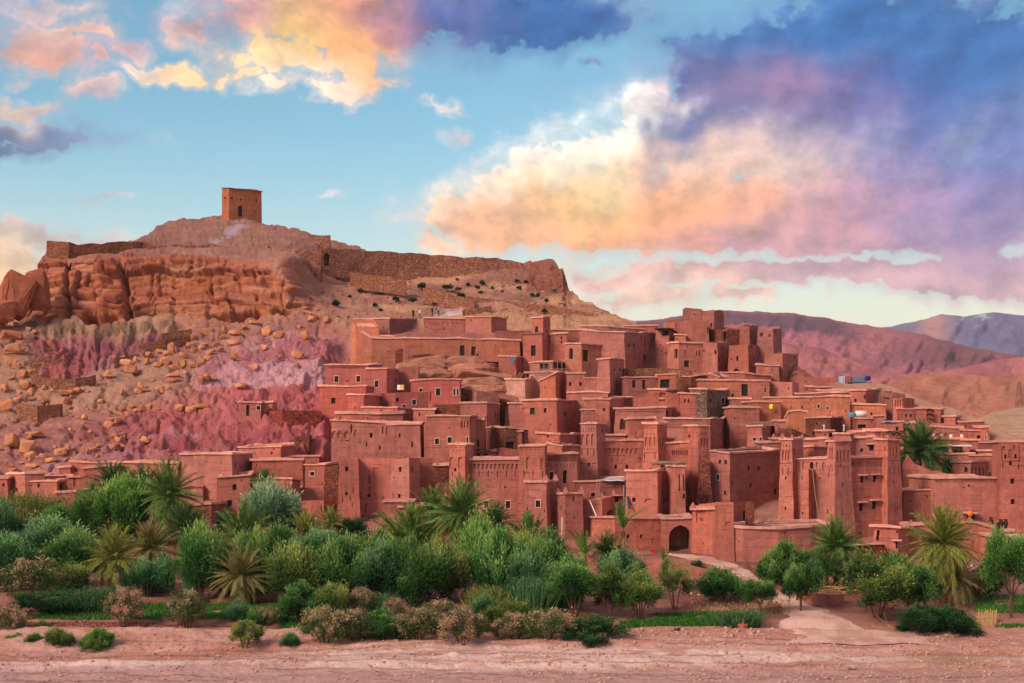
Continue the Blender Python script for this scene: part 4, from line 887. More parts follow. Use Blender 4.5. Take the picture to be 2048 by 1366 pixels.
part('tower', [(655, 126), (742, 122), (908, 120)], 1090, row('a', 680, 706, 2, 255, 16, 120)+row('a', 772, 895, 4, 295, 22, 120)+dots(680, 710, 2, 320)+dots(760, 905, 6, 360)+dots(790, 840, 3, 180)+dots(755, 915, 7, 412)+row('s', 680, 710, 2, 470, 8, 80)+row('s', 778, 900, 3, 480, 8, 110)+[(690, 405, 14, 26, 'd'), (674, 525, 12, 30, 'd'), (835, 628, 20, 50, 'd'), (660, 930, 18, 46, 'd'), (825, 935, 16, 44, 'd'), (808, 405, 22, 44, 'n')], Y=155, batter=.042, cell=.4, k=1.5, merlon=.25)
part('curtain_wall', [(922, 322, -.6), (1322, 310, 1.4)], 1090, row('a', 942, 1285, 15, 385, 16, 56)+row('s', 1000, 1290, 4, 455, 6, 50)+[(1045, 565, 40, 70, 'l'), (1195, 557, 40, 70, 'l'), (1104, 557, 16, 40, 'd'), (1038, 880, 46, 84, 'l'), (1185, 858, 46, 88, 'l'), (1265, 490, 10, 18, 'd'), (1150, 490, 10, 18, 'd'), (1025, 1172, 22, 22, 'd')], Y=157.4, cell=.4)
part('tower', [(1190, 108), (1338, 106), (1475, 108)], 1090, row('a', 1375, 1440, 3, 250, 22, 110)+[(1305, 210, 16, 50, 'a'), (1398, 382, 14, 36, 'd'), (1462, 885, 14, 46, 'd'), (1415, 600, 20, 40, 'n')]+dots(1355, 1470, 7, 350)+row('s', 1370, 1470, 3, 460, 9, 90), Y=158.0, batter=.03, cell=.4, k=1.1, merlon=.25)
part('inner_court_wall', [(368, 190), (500, 190), (658, 188)], 1060, [(345, 275, 34, 40, 'a')], Y=163.5, k=1.2)
part('upper_gallery', [(370, 108), (640, 102)], 1040, row('p', 390, 530, 7, 128, 14, 14), Y=166)
part('rear_turret', [(735, 46), (905, 44), (950, 42)], 1040, [], Y=165)
part('rear_turret', [(590, 8), (725, 5)], 1040, [(690, 58, 42, 46, 'd'), (628, 62, 24, 44, 'a')], Y=168)
part('rear_block', [(962, 88), (1185, 80)], 1040, row('n', 985, 1070, 5, 110, 12, 16)+[(1043, 230, 30, 40, 'd'), (1150, 205, 50, 60, 'l')], Y=166)
part('rear_block', [(955, 28), (1180, 20)], 1020, [], Y=170)
part('rear_turret', [(1195, 10), (1385, 8)], 1020, row('a', 1215, 1335, 4, 52, 22, 34), Y=167)
# ---- right of the kasbah
H('K2', 'ragged rising ruin wall beside the right tower and the far palm', [(118, 440), (165, 345), (235, 440), (430, 500), (605, 540)], 985, [(290, 645, 14, 26, 'd')], ragged=.35, cope=False, Y=170, D=1.5, name='ruined_wall', cat='ruin', cell=.35)
H('K2', 'dark rubble wall with pale coping right of the great kasbah', [(130, 682), (432, 676)], 1062, [], mat='d', Y=162, D=4)
H('K2', 'wide blank house front with dentil frieze and a shaded shop door', [(434, 572), (1048, 566)], 1060, row('n', 455, 1035, 28, 600, 9, 22)+[(770, 640, 22, 26, 'A'), (790, 960, 80, 90, 'd'), (715, 658, 20, 10, 'p')], Y=161, D=8, cell=.5)
H('K2', 'small roof house with an arched lattice window above the dentil front', [(603, 415), (790, 412), (968, 402)], 966, [(742, 482, 34, 50, 'A')]+row('a', 800, 945, 5, 500, 18, 80), Y=176, k=.5)
H('K2', 'carved corner tower cut off by the right picture edge', [(1078, 215), (1330, 212)], 1075, [(1195, 597, 40, 50, 'd'), (1203, 797, 40, 50, 'd'), (1172, 422, 28, 38, 'd'), (1128, 355, 22, 46, 'A'), (1228, 352, 22, 46, 'A'), (1173, 330, 36, 80, 'n'), (1098, 440, 10, 50, 's'), (1257, 450, 10, 50, 's')]+row('n', 1090, 1110, 2, 260, 12, 14)+row('p', 1100, 1270, 9, 402, 12, 12)+[(1092, 290+i*24, 12, 12, 'p') for i in range(5)]+[(1262, 250+i*24, 14, 12, 'p') for i in range(7)]+[(1110, 270, 30, 40, 'a'), (1215, 268, 26, 50, 'a')], Y=159.5, batter=.02, D=4.5, name='kasbah_tower', cat='tower', cell=.4)
H('K2', 'front house with a tiled eave and one latticed window beside the round palm', [(-160, 1040), (80, 1052), (180, 1050)], 1152, [(82, 1222, 44, 64, 'l'), (75, 1090, 30, 24, 'd'), (-120, 1125, 30, 100, 'D')], Y=143, cope_out=.35, k=.3)
H('K2', 'curving front wall with cone merlons behind the round palm', [(180, 1035), (400, 1018), (790, 1000), (1000, 1052)], 1130, row('n', 850, 960, 6, 1045, 10, 26)+[(880, 1130, 20, 12, 'p'), (820, 1215, 30, 110, 'n')], Y=147, D=2.5, name='mud_wall', cat='wall', merlon=.3)
H('K2', 'low pale terrace wall at the lower right picture edge', [(985, 1140), (1340, 1140)], 1140, [], Y=144, D=3, name='mud_wall', cat='wall')
H('K2', 'short parapet behind the terrace wall at the right edge', [(1005, 1100), (1195, 1085)], 1110, [], Y=148, D=.8, name='mud_wall', cat='wall')
H('R8', 'low rubble front wall beside the small bushy palm', [(560, 1090), (690, 1078), (918, 1074)], 1150, [], mat='r', Y=140.5, D=2.5, name='rubble_wall', cat='wall')
# ---- upper left houses
H('R2', 'pink house with lattice frieze and two framed windows high on the left', [(205, 682), (545, 680), (662, 682)], 795, row('n', 232, 535, 22, 702, 8, 16)+[(295, 797, 34, 50, 'f'), (470, 795, 32, 48, 'x'), (380, 812, 22, 10, 'p')], mat='k', cell=.5)
H('R2', 'pink house with a white framed window right of the lattice frieze house', [(540, 718), (695, 714), (795, 718)], 800, [(617, 835, 32, 52, 'f'), (732, 840, 12, 40, 'f'), (776, 805, 12, 40, 'd')], mat='k')
H('R2', 'pink house with one square window at the foot of the pink slope', [(155, 857), (525, 852)], 848, [(270, 970, 36, 46, 'd'), (190, 950, 8, 8, 'p'), (322, 950, 8, 8, 'p'), (440, 1025, 10, 24, 'd')], mat='k', Y=199)
H('R2', 'stepped pink block in front of the one square window house', [(385, 922), (515, 920), (640, 932)], 850, [(437, 1025, 8, 24, 's'), (645, 955, 20, 24, 'd'), (585, 1005, 12, 12, 'd')], mat='k', Y=197.5)
H('R2', 'curved pink wall house with white framed windows', [(600, 915), (760, 905), (1032, 898)], 832, [(783, 963, 26, 32, 'd'), (917, 982, 32, 38, 'f'), (835, 1012, 32, 18, 'f'), (645, 955, 18, 24, 'd')], mat='k', Y=201, cope=False, ragged=.06)
H('R2', 'pink corner house with a large white framed window by the cave ledges', [(890, 815), (1040, 797), (1230, 795), (1285, 800)], 822, [(1110, 900, 36, 58, 'f'), (1240, 900, 16, 56, 'f'), (1268, 900, 14, 56, 'f'), (972, 885, 26, 24, 'f'), (1050, 938, 46, 84, 'n')], mat='k', Y=203)
H('R2', 'round topped terrace wall below the pink houses', [(290, 1078, .8), (420, 1074), (650, 1078), (825, 1074, 1)], 872, [(325, 1105, 8, 16, 'd'), (545, 1110, 8, 16, 's')], Y=193, cope_h=.35)
H('R2', 'low wall with tiny windows between the pink houses and the round terrace', [(505, 1022), (780, 1024), (915, 1036)], 865, [(655, 1050, 10, 18, 'd'), (757, 1050, 10, 18, 'd'), (860, 1100, 26, 60, 'n')], Y=195)
H('R2', 'brown mud block below the curved pink wall', [(912, 1038), (1080, 1042)], 862, [(960, 1080, 10, 30, 's')], Y=195)
H('R2', 'rubble strip wall right of the pink houses', [(1070, 1002), (1292, 1000)], 855, mat='r', Y=197, cope=False, ragged=.1, name='rubble_wall', cat='wall')
H('R2', 'mud house with two slit windows below the cave ledges', [(1290, 992), (1500, 990), (1598, 1000)], 880, [(1570, 1090, 12, 40, 'd'), (1495, 1112, 10, 40, 'd')], Y=192)
H('R2', 'shaded blank wall behind the yellow cloth', [(795, 702), (950, 692)], 790, mat='d', Y=212, cope=False, ragged=.1, name='mud_wall', cat='wall')
H('R2', 'dark broken pink wall right of the large white framed window', [(1285, 868), (1420, 890), (1600, 905)], 832, mat='d', Y=203.5, ragged=.12, cope=False, name='ruined_wall', cat='ruin')
H('L7', 'tiny mud hut alone at the foot of the pink slope', [(1438, 617), (1570, 620)], 838, [(1492, 665, 20, 66, 'D'), (1557, 650, 22, 24, 'f')], Y=199.5)
H('L7', 'small annex right of the tiny hut', [(1568, 622), (1640, 616)], 832, [(1628, 660, 26, 10, 'p')], Y=201)
H('L7', 'red rubble retaining wall below the tiny hut', [(1572, 668), (1700, 664), (1935, 666)], 868, mat=mat_earth('red_rubble', (164, 84, 72), stone=3.2, streak=.05), Y=196, D=4, cope=False, name='retaining_wall', cat='wall')
H('L7', 'square rubble pier in the gully below the red retaining wall', [(1768, 818), (1862, 812)], 905, mat='r', Y=187, cope=False, ragged=.1, D=2, name='rubble_pier', cat='ruin')
# ---- walls under the people
H('R2', 'long dark blank wall just below the four walkers', [(440, 314), (720, 312), (998, 310)], 690, mat='d', Y=238, D=2.5, name='mud_wall', cat='wall')
H('R2', 'broken stub wall left of the long dark wall', [(415, 322, 1), (450, 378), (632, 376)], 692, [], Y=235.5, D=2, mat='o', ragged=.25, cope=False, name='ruined_wall', cat='ruin')
H('R2', 'weathered wall continuing right of the long dark wall', [(998, 306), (1322, 314)], 684, row('p', 1040, 1300, 8, 345, 10, 8), Y=239, D=2.5, name='mud_wall', cat='wall', mat='d')
H('R2', 'flat topped mud block right of the walkers', [(1330, 297), (1537, 294), (1660, 312)], 686, [], Y=237)
H('R2', 'low rounded ruin walls inside the upper court', [(760, 430), (940, 420), (1060, 430), (1250, 425), (1420, 430), (1650, 430)], 690, [], Y=234.5, mat='d', ragged=.35, cope=False, D=2, name='ruined_wall', cat='ruin')
H('R2', 'long upper mud wall with two tall dark doorways', [(500, 420, 1), (575, 470), (900, 472), (1250, 472), (1520, 478), (1765, 488)], 722, [(1303, 578, 36, 104, 'd'), (1393, 590, 34, 110, 'D'), (1428, 600, 14, 20, 'd')], Y=229, D=6, name='mud_house', cat='house', mat='o')
H('R2', 'crumbling base wall of rubble under the long upper wall', [(575, 590), (900, 600), (1240, 600)], 728, [], Y=227.5, mat='r', ragged=.4, cope=False, D=2, name='rubble_wall', cat='ruin')
H('R2', 'leaning ruined rubble fin under the long upper wall', [(770, 570), (825, 556)], 742, [], Y=222, mat='r', ragged=.3, cope=False, D=1, name='ruined_wall', cat='ruin')
H('R2', 'small pointed ruin fin beside the cave ledges', [(830, 660), (875, 645)], 748, [], Y=219, ragged=.4, cope=False, D=1, name='ruined_wall', cat='ruin')
H('R2', 'rubble wall below the two tall dark doorways', [(1290, 662), (1500, 655), (1680, 662)], 752, [], Y=221, mat='r', ragged=.15, cope=False, D=3, name='rubble_wall', cat='wall')
H('R3', 'slim square minaret tower with an arched window', [(258, 304), (345, 300), (402, 302)], 726, [(292, 398, 26, 54, 'A')]+row('a', 362, 388, 2, 348, 10, 56)+[(375, 410, 12, 26, 'd')], Y=228.5, k=.5, name='minaret', cat='tower', cell=.4, D=4)
H('R3', 'mud house with tall doorway at the foot of the minaret', [(188, 437), (338, 432)], 726, [(267, 568, 36, 84, 'd')], Y=227.5, copemat=M_DARKA)
H('R3', 'low wall house left of the minaret', [(-30, 405), (260, 408)], 700, [], Y=233, cope=False, ragged=.1, mat='d')
H('R3', 'mud house with two stacked slits right of the minaret', [(402, 438), (538, 430)], 715, [(493, 466, 12, 22, 'd'), (493, 500, 12, 20, 'd')], Y=230)
H('R3', 'long shadowed block behind the house with stacked slits', [(402, 398), (640, 404)], 700, [], Y=235, mat='d')
H('R3', 'broad ridge house behind the arcaded corner house', [(585, 367), (870, 372), (1165, 395)], 705, [], Y=236, mat='d')
H('R3', 'large house with five carved arches on its right corner', [(640, 405), (1000, 420), (1255, 430)], 742, row('a', 1130, 1242, 5, 492, 20, 96)+[(1037, 523, 14, 26, 'd'), (1077, 523, 14, 26, 'd'), (1167, 642, 26, 80, 'D'), (1160, 525, 10, 20, 'd'), (1197, 525, 10, 20, 'd'), (1227, 525, 10, 20, 'd'), (870, 450, 10, 8, 'p'), (1050, 610, 10, 8, 'p')], Y=224, k=.3, cell=.5)
H('R3', 'mud house with two shaded doorways below the broad ridge house', [(525, 508), (655, 512), (1010, 542)], 738, [(570, 592, 30, 84, 'd'), (690, 608, 46, 92, 'D'), (603, 610, 10, 20, 'f')], Y=222.5, k=1.2, mat='o')
H('R3', 'tall rounded mud house below the large arched corner house', [(785, 637), (880, 632), (995, 634)], 800, [(920, 720, 12, 16, 'd'), (967, 720, 16, 22, 'd')], Y=208, k=.3)
H('R3', 'small house with two square windows left of the tall rounded house', [(535, 752), (678, 750)], 800, [(562, 835, 18, 32, 'd'), (648, 835, 18, 32, 'd')], Y=209)
H('R3', 'low roof block right of the two square windows', [(678, 785), (822, 784)], 800, [], Y=208.5)
H('R3', 'pale grey plaster terrace house with outside stair and railing', [(45, 802), (200, 800), (322, 800)], 800, [], mat='p', Y=209, k=.3)
H('R3', 'pale upper room of the terrace house with barred windows', [(205, 745), (445, 740)], 790, [(220, 772, 26, 44, 'D'), (258, 790, 26, 32, 'f'), (367, 790, 14, 30, 'f')], mat='p', Y=213)
H('R3', 'orange brick corner block of the terrace house', [(320, 812), (445, 742), (540, 742)], 800, [], mat='o', Y=208.7, k=.3)
H('R3', 'open cafe terrace with dark shaded bays under a flat roof', [(238, 662), (420, 655), (545, 665)], 762, [(360, 695, 80, 50, 'd'), (475, 695, 90, 50, 'd')], Y=218, k=.2)
H('R3', 'thin walled house with a blue door cloth left of the cafe terrace', [(-10, 612), (130, 618), (240, 625)], 735, [(95, 640, 24, 44, 'd')], Y=223, k=.2)
H('R3', 'long low roof in front of the rounded house', [(545, 905), (868, 902)], 815, [(648, 925, 0.1, .1, 'p')], Y=205)
H('R3', 'mud house with projecting ledge and dark square window', [(170, 972), (455, 968), (672, 966)], 872, [(258, 1053, 38, 52, 'd'), (363, 1047, 20, 36, 'd'), (527, 1077, 22, 42, 'd'), (598, 1080, 20, 42, 'd'), (132, 1167, 30, 30, 'd'), (610, 1210, 20, 36, 'n'), (180, 1035, 8, 14, 'd')], Y=193.5, k=.2)
H('R3', 'left wing of the ledge house with a shaded recess', [(78, 992), (222, 990)], 868, [(210, 1045, 20, 60, 'd')], Y=194.5)
H('R3', 'mud house with narrow windows right of the ledge house', [(674, 962), (880, 957), (1078, 942)], 868, [(838, 1042, 18, 24, 'd'), (888, 1040, 14, 36, 'd'), (1003, 975, 8, 8, 'p'), (900, 1130, 18, 50, 'd')], Y=195.5, k=.3)
H('R3', 'square chimney like turret in front of the narrow window house', [(668, 1042), (760, 1038)], 872, [], Y=192, D=1.6)
H('R3', 'long house with zigzag frieze and two doorways', [(922, 1038), (1330, 1026), (1655, 1032)], 885, row('n', 950, 1310, 26, 1058, 9, 12)+row('n', 1430, 1640, 16, 1058, 8, 12)+[(993, 1157, 56, 84, 'D'), (1347, 1077, 28, 54, 'D')], Y=193, D=7, k=.12, cell=.5)
H('R3', 'long coped house with lace frieze above the ornate kasbah', [(1320, 1114), (1690, 1112), (1990, 1112)], 905, row('n', 1340, 1690, 24, 1138, 8, 12)+row('n', 1345, 1700, 22, 1160, 9, 12)+row('n', 1340, 1470, 6, 1185, 16, 18)+row('n', 1735, 1985, 14, 1158, 8, 14)+[(1830, 1245, 26, 60, 'd'), (1770, 1258, 18, 40, 'n'), (1945, 1243, 9, 18, 'd'), (1968, 1243, 9, 18, 'd')], Y=188, D=7, k=.15, cell=.5)
H('R3', 'shaded house with grey shutter below the stone terrace', [(1010, 778), (1270, 782)], 812, [(1075, 835, 26, 60, 'd'), (1157, 840, 26, 70, 'D')], Y=207.5, mat='d')
H('R3', 'house with a wide dark opening under a beam', [(1275, 762), (1412, 757)], 812, [(1325, 832, 74, 66, 'd')], Y=207)
H('R3', 'rounded ruin lumps above the zigzag house', [(1080, 935), (1160, 915), (1280, 890), (1400, 900), (1440, 930)], 845, [(1300, 930, 60, 90, 'N')], Y=200, ragged=.5, cope=False, D=3, name='ruined_house', cat='ruin')
H('R3', 'curved wall roof behind the rounded ruin', [(1195, 878), (1330, 884), (1462, 882)], 826, [], Y=203.5, mat='d')
H('R3', 'grey fieldstone house with two white framed windows', [(1525, 876), (1660, 880), (1848, 886)], 850, [(1790, 970, 26, 44, 'f'), (1693, 970, 14, 30, 'd'), (1693, 1066, 12, 28, 'd'), (1797, 1090, 18, 32, 'f')], mat='s', Y=198, k=.4)
H('R3', 'mud house with arched and square windows beside the fieldstone house', [(1455, 912), (1652, 916)], 848, [(1485, 968, 14, 28, 'A'), (1515, 968, 14, 28, 'A'), (1588, 977, 22, 40, 'd'), (1625, 977, 20, 40, 'd')], Y=198.5)
H('K6', 'stone terrace wall of orange rubble across the middle of the village', [(225, 545), (600, 540), (900, 560), (1000, 590)], 778, mat='y', Y=214, D=4, cope=False, ragged=.12, name='terrace_wall', cat='wall')
H('K6', 'rubble house below the stone terrace wall', [(720, 620), (850, 618), (990, 602)], 780, [(640, 650, 30, 60, 'd')], Y=211, mat='r')
# ---- ridge quarter
H('K6', 'square ruined castle tower highest on the village ridge', [(790, -22), (948, -8)], 700, [(948, 30, 10, 60, 's'), (880, 40, 8, 14, 'd')], Y=240, mat='d', ragged=.12, cope=False, D=4, name='castle_tower', cat='tower')
H('K6', 'crumbling wider castle tower right of the highest tower', [(950, 5), (1060, -2), (1150, 6)], 705, [(1035, 140, 16, 40, 'd'), (1100, 70, 8, 20, 's')], Y=239, mat='d', ragged=.25, cope=False, k=.4, name='castle_tower', cat='tower')
H('K6', 'rounded bastion at the foot of the castle towers', [(748, 110), (800, 92), (880, 92), (1010, 105)], 722, [(1004, 190, 14, 60, 's')], Y=235, mat='d', cope=False, ragged=.1, D=6, name='bastion', cat='tower')
H('K6', 'small crumbled turret left of the castle', [(642, 85), (735, 80)], 690, [], Y=243, ragged=.25, cope=False, mat='d', D=2.5, name='ruined_turret', cat='ruin')
H('K6', 'low mud rooms on the ridge left of the castle', [(590, 120), (700, 122), (760, 150)], 705, [], Y=241, cope=False, ragged=.1)
H('K6', 'shed with a black awning on the ridge', [(520, 180), (640, 178), (720, 222)], 712, [(630, 215, 100, 46, 'd')], Y=236, copemat=M_DOOR)
H('K6', 'orange mud cube beside the black awning shed', [(700, 228), (800, 232)], 715, [], Y=233, mat='o')
H('K6', 'long ridge house left of the black awning', [(230, 145), (535, 152)], 700, [], Y=240)
H('K6', 'rubble house with gate opening right of the castle bastion', [(1010, 175), (1150, 190), (1310, 175)], 722, [(1160, 240, 36, 70, 'd')], Y=233, mat='r', ragged=.15, cope=False)
H('K6', 'ruined fort wall with notched top on the ridge', [(1300, 145), (1390, 148), (1475, 140)], 735, [(1412, 260, 10, 16, 'd'), (1455, 262, 10, 18, 'd')], Y=231, mat='d', ragged=.2, cope=False, k=.3, name='fort_wall', cat='ruin')
H('K6', 'tall leaning fort end with a lit window hole', [(1470, 165), (1610, 165), (1685, 172)], 745, [(1505, 225, 26, 34, 'd'), (1580, 230, 16, 26, 'd'), (1632, 200, 10, 30, 'd')], Y=230, mat='d', ragged=.2, cope=False, k=.4, batter=.04, name='fort_wall', cat='ruin')
H('K6', 'upper house with small windows below the notched fort wall', [(1200, 330), (1380, 320), (1530, 335)], 768, [(1280, 450, 20, 44, 'd'), (1390, 455, 12, 30, 'd'), (1438, 455, 12, 34, 'd'), (1412, 350, 16, 26, 'd'), (1225, 455, 10, 20, 'd'), (1270, 565, 50, 40, 'A')], Y=223, k=.2, cope=False, ragged=.06)
H('K6', 'house with arched niches and many small windows under the castle', [(960, 300), (1090, 305), (1215, 298)], 765, [(1072, 390, 18, 38, 'd'), (1125, 415, 10, 20, 'd'), (1178, 395, 10, 40, 'd'), (1110, 463, 12, 30, 'd'), (968, 380, 14, 20, 'd')]+row('a', 1105, 1145, 3, 355, 12, 44), Y=225, k=.3, cope=False)
H('K6', 'house with a tall black doorway and carved cornice', [(632, 312), (735, 305), (965, 310)], 758, [(707, 408, 36, 84, 'd'), (900, 400, 14, 46, 'D'), (928, 400, 14, 46, 'D'), (793, 395, 26, 40, 'n'), (808, 500, 50, 60, 'D'), (650, 338, 8, 14, 'd')], Y=224, k=2.0)
H('K6', 'stepped house block on the right end of the ridge quarter', [(1535, 408), (1700, 402), (1842, 412)], 790, [(1810, 440, 12, 30, 'd'), (1765, 585, 12, 30, 'd'), (1700, 575, 10, 30, 'd'), (1680, 580, 8, 40, 's')], Y=219, k=.3, cope=False, ragged=.05, mat='d')
H('K6', 'lower front block of the ridge quarter with pale coping', [(1460, 512), (1665, 518)], 782, [(1490, 570, 8, 14, 'd'), (1600, 565, 8, 14, 'd')], Y=217)
H('K6', 'long low wall below the ridge quarter', [(1115, 578), (1350, 590), (1590, 608)], 790, [], Y=214)
H('K6', 'ruined spiky mud stump right of the ridge quarter', [(1850, 600), (1900, 560), (1965, 610)], 792, [], Y=218, ragged=.4, cope=False, mat='d', D=2, name='ruined_wall', cat='ruin')
H('K6', 'orange house with dark tall porch and bright coping', [(930, 655), (1200, 660), (1400, 664), (1580, 662)], 808, [(1350, 745, 60, 110, 'd'), (1540, 742, 14, 38, 'd'), (1235, 800, 24, 40, 'd')], Y=208, mat='o', D=6)
H('K6', 'small orange roof kiosk on the porch house', [(1020, 592), (1110, 625), (1190, 630)], 790, [], Y=210, mat='o', D=2, sink=1)
H('K6', 'blank reddish wall right of the porch house', [(1580, 665), (1790, 672), (1850, 680)], 812, [], Y=208.5, cope=False)
H('K6', 'long orange roof house stretching to the right', [(1390, 858), (1680, 855)], 866, [(1512, 935, 8, 18, 'd')], Y=199, mat='o')
H('K6', 'shaded wall below the porch house', [(1205, 832), (1400, 828)], 840, [], Y=203, mat='d')
H('K6', 'bare wall under the shaded wall beside the fieldstone house', [(1212, 912), (1480, 915)], 862, [], Y=197)
H('K5', 'wide orange house with scalloped plaster stain and two square windows', [(-260, 432), (0, 432), (285, 424), (455, 430)], 846, [(168, 515, 22, 30, 'f'), (250, 532, 20, 26, 'f'), (20, 520, 14, 30, 'd'), (262, 606, 30, 16, 'd'), (418, 560, 10, 20, 'd')], Y=201, mat='o', D=6)
H('K5', 'stepped small house with a dark doorway left of the scalloped house', [(-200, 800-70), (-110, 560), (-10, 555), (60, 570)], 880, [(-160, 690, 46, 100, 'd'), (75, 580, 20, 20, 'd')], Y=195, D=4, mat='o')
H('K5', 'upper long house strip with rough coping under the metal shack', [(0, 335), (160, 340), (420, 345)], 815, [], Y=212, mat='d')
H('K5', 'second long strip house under the metal shack', [(165, 368), (470, 372)], 818, [], Y=209)
H('K5', 'thin dark roof line house below the strips', [(0, 400), (450, 388)], 820, [], Y=206, mat='d')
H('K5', 'mud house with a tall recess right of the strips', [(455, 372), (600, 370), (735, 360)], 835, [(600, 430, 30, 40, 'd'), (505, 460, 20, 30, 'd'), (725, 470, 14, 30, 'd')], Y=205, k=.3)
H('K5', 'lower block with coping and one small slit above the water tanks', [(462, 497), (780, 505)], 846, [(652, 590, 14, 40, 'd')], Y=201, mat='o')
H('K5', 'shaded ruin with rounded hollow beside the fluted house', [(735, 372), (845, 395), (958, 400)], 838, [(790, 465, 60, 70, 'N')], Y=204, mat='d', cope=False, ragged=.12)
H('K5', 'fluted ruined house with vertical grooves below the slope', [(850, 440), (940, 434), (1048, 440)], 856, row('N', 870, 1030, 8, 480, 9, 66), Y=200, cope=False, ragged=.14, k=.4)
H('K5', 'purple grey house with two square windows left of the hanging carpet', [(932, 536), (1065, 540)], 862, [(973, 600, 18, 26, 'd'), (1016, 600, 20, 28, 'd'), (1015, 660, 30, 16, 'd')], Y=198, mat='d')
H('K5', 'mud house with a striped carpet hanging from the roof', [(1060, 538), (1280, 540), (1315, 545)], 866, [(1135, 642, 12, 20, 'd')], Y=197, k=.2)
H('K5', 'small cube with one slit right of the carpet house', [(1315, 608), (1420, 604), (1468, 612)], 868, [(1427, 635, 14, 40, 'd')], Y=196, k=.3)
H('K5', 'ragged middle wall below the carpet house', [(1055, 672), (1200, 665), (1340, 672), (1500, 690)], 880, [], Y=193.5, ragged=.12, cope=False)
H('K5', 'blank low terrace house above the terrace with white chairs', [(1100, 702), (1480, 715)], 890, [], Y=192)
H('K5', 'small house on the right slope with dark window', [(1480, 660), (1685, 655)], 875, [(1520, 690, 16, 16, 'd')], Y=195, mat='d')
H('K5', 'narrow mud house near the right slope with one pale slit', [(1665, 712), (1725, 702)], 892, [(1698, 797, 14, 36, 'f')], Y=191)
H('K5', 'house with black square opening near the right slope', [(1480, 735), (1668, 735)], 892, [(1640, 802, 50, 44, 'd')], Y=191.5)
H('K5', 'house strip with fluted parapet above the right dark shop', [(1635, 845), (1830, 842)], 910, row('n', 1650, 1820, 12, 850, 8, 18), Y=188, mat='d')
H('K5', 'terrace house with slatted parapet and white chairs', [(1210, 815), (1485, 815)], 905, row('n', 1225, 1475, 12, 838, 8, 34), Y=188.5)
H('K5', 'low plain house right of the slatted parapet', [(1485, 825), (1635, 830)], 905, [], Y=188)
H('K5', 'shop house with a shaded porch under the terrace', [(1230, 880), (1390, 876), (1590, 880)], 925, [(1300, 915, 120, 60, 'd'), (1425, 915, 40, 60, 'D'), (1530, 920, 80, 44, 'd')], Y=184.5, k=.25)
H('K5', 'long pale front wall of the shop yard', [(1310, 955), (1585, 948)], 945, [], Y=181.5, D=3, name='mud_wall', cat='wall')
H('K5', 'broad plain wall right of the shop yard', [(1590, 968), (1830, 965)], 955, [], Y=180, D=4, name='mud_wall', cat='wall')
H('K5', 'dark strip wall above the broad plain wall', [(1620, 922), (1830, 920)], 930, [], Y=184, mat='d')
H('K5', 'house with two pale chimneys and a purple grey front', [(55, 622), (280, 620), (520, 622)], 880, [(155, 675, 16, 24, 'd'), (122, 760, 18, 36, 'd'), (495, 715, 14, 40, 'd')], Y=194, mat='r', k=.2)
H('K5', 'house with a broken dark hole right of the purple grey front', [(520, 625), (700, 625)], 880, [(565, 698, 72, 36, 'd')], Y=194)
H('K5', 'turret house with tiny white merlons beside the blue roof', [(690, 605), (770, 600)], 884, [], Y=192.5, D=3)
H('K5', 'house under the bright blue roof sheet', [(768, 662), (942, 655)], 885, [(888, 720, 24, 36, 'd')], Y=192)
H('K5', 'shaded doorway house right of the blue roof', [(942, 670), (1060, 668)], 884, [(970, 710, 56, 66, 'd')], Y=192.5)
H('R7', 'house with three white lattice windows below the branch piled roof', [(1508, 132), (1620, 126), (1728, 122)], 925, [(1562, 245, 26, 46, 'f'), (1615, 242, 26, 46, 'f'), (1670, 240, 26, 40, 'f')], Y=185, k=.2)
H('R7', 'low cube beside the branch piled roof', [(1728, 90), (1815, 88)], 895, [], Y=190)
H('R7', 'rough rubble slope wall behind the right kasbah', [(1740, 135), (1860, 150), (2010, 200)], 925, [], Y=186, mat='r', ragged=.2, cope=False, name='rubble_wall', cat='wall')
H('R6', 'mud block with pale coping between the middle kasbahs', [(1180, 192), (1360, 195), (1535, 198)], 930, [(1270, 210, 14, 24, 'd')], Y=182, k=.2)
H('R6', 'bright small orange house between the middle kasbahs', [(1265, 265), (1380, 285), (1525, 290)], 945, [], Y=178, mat='o', k=.3)
H('R6', 'crumbled wall end left of the lace frieze house', [(1700, 200), (1790, 190), (1880, 205)], 915, [], Y=186, ragged=.3, cope=False, name='ruined_wall', cat='ruin')
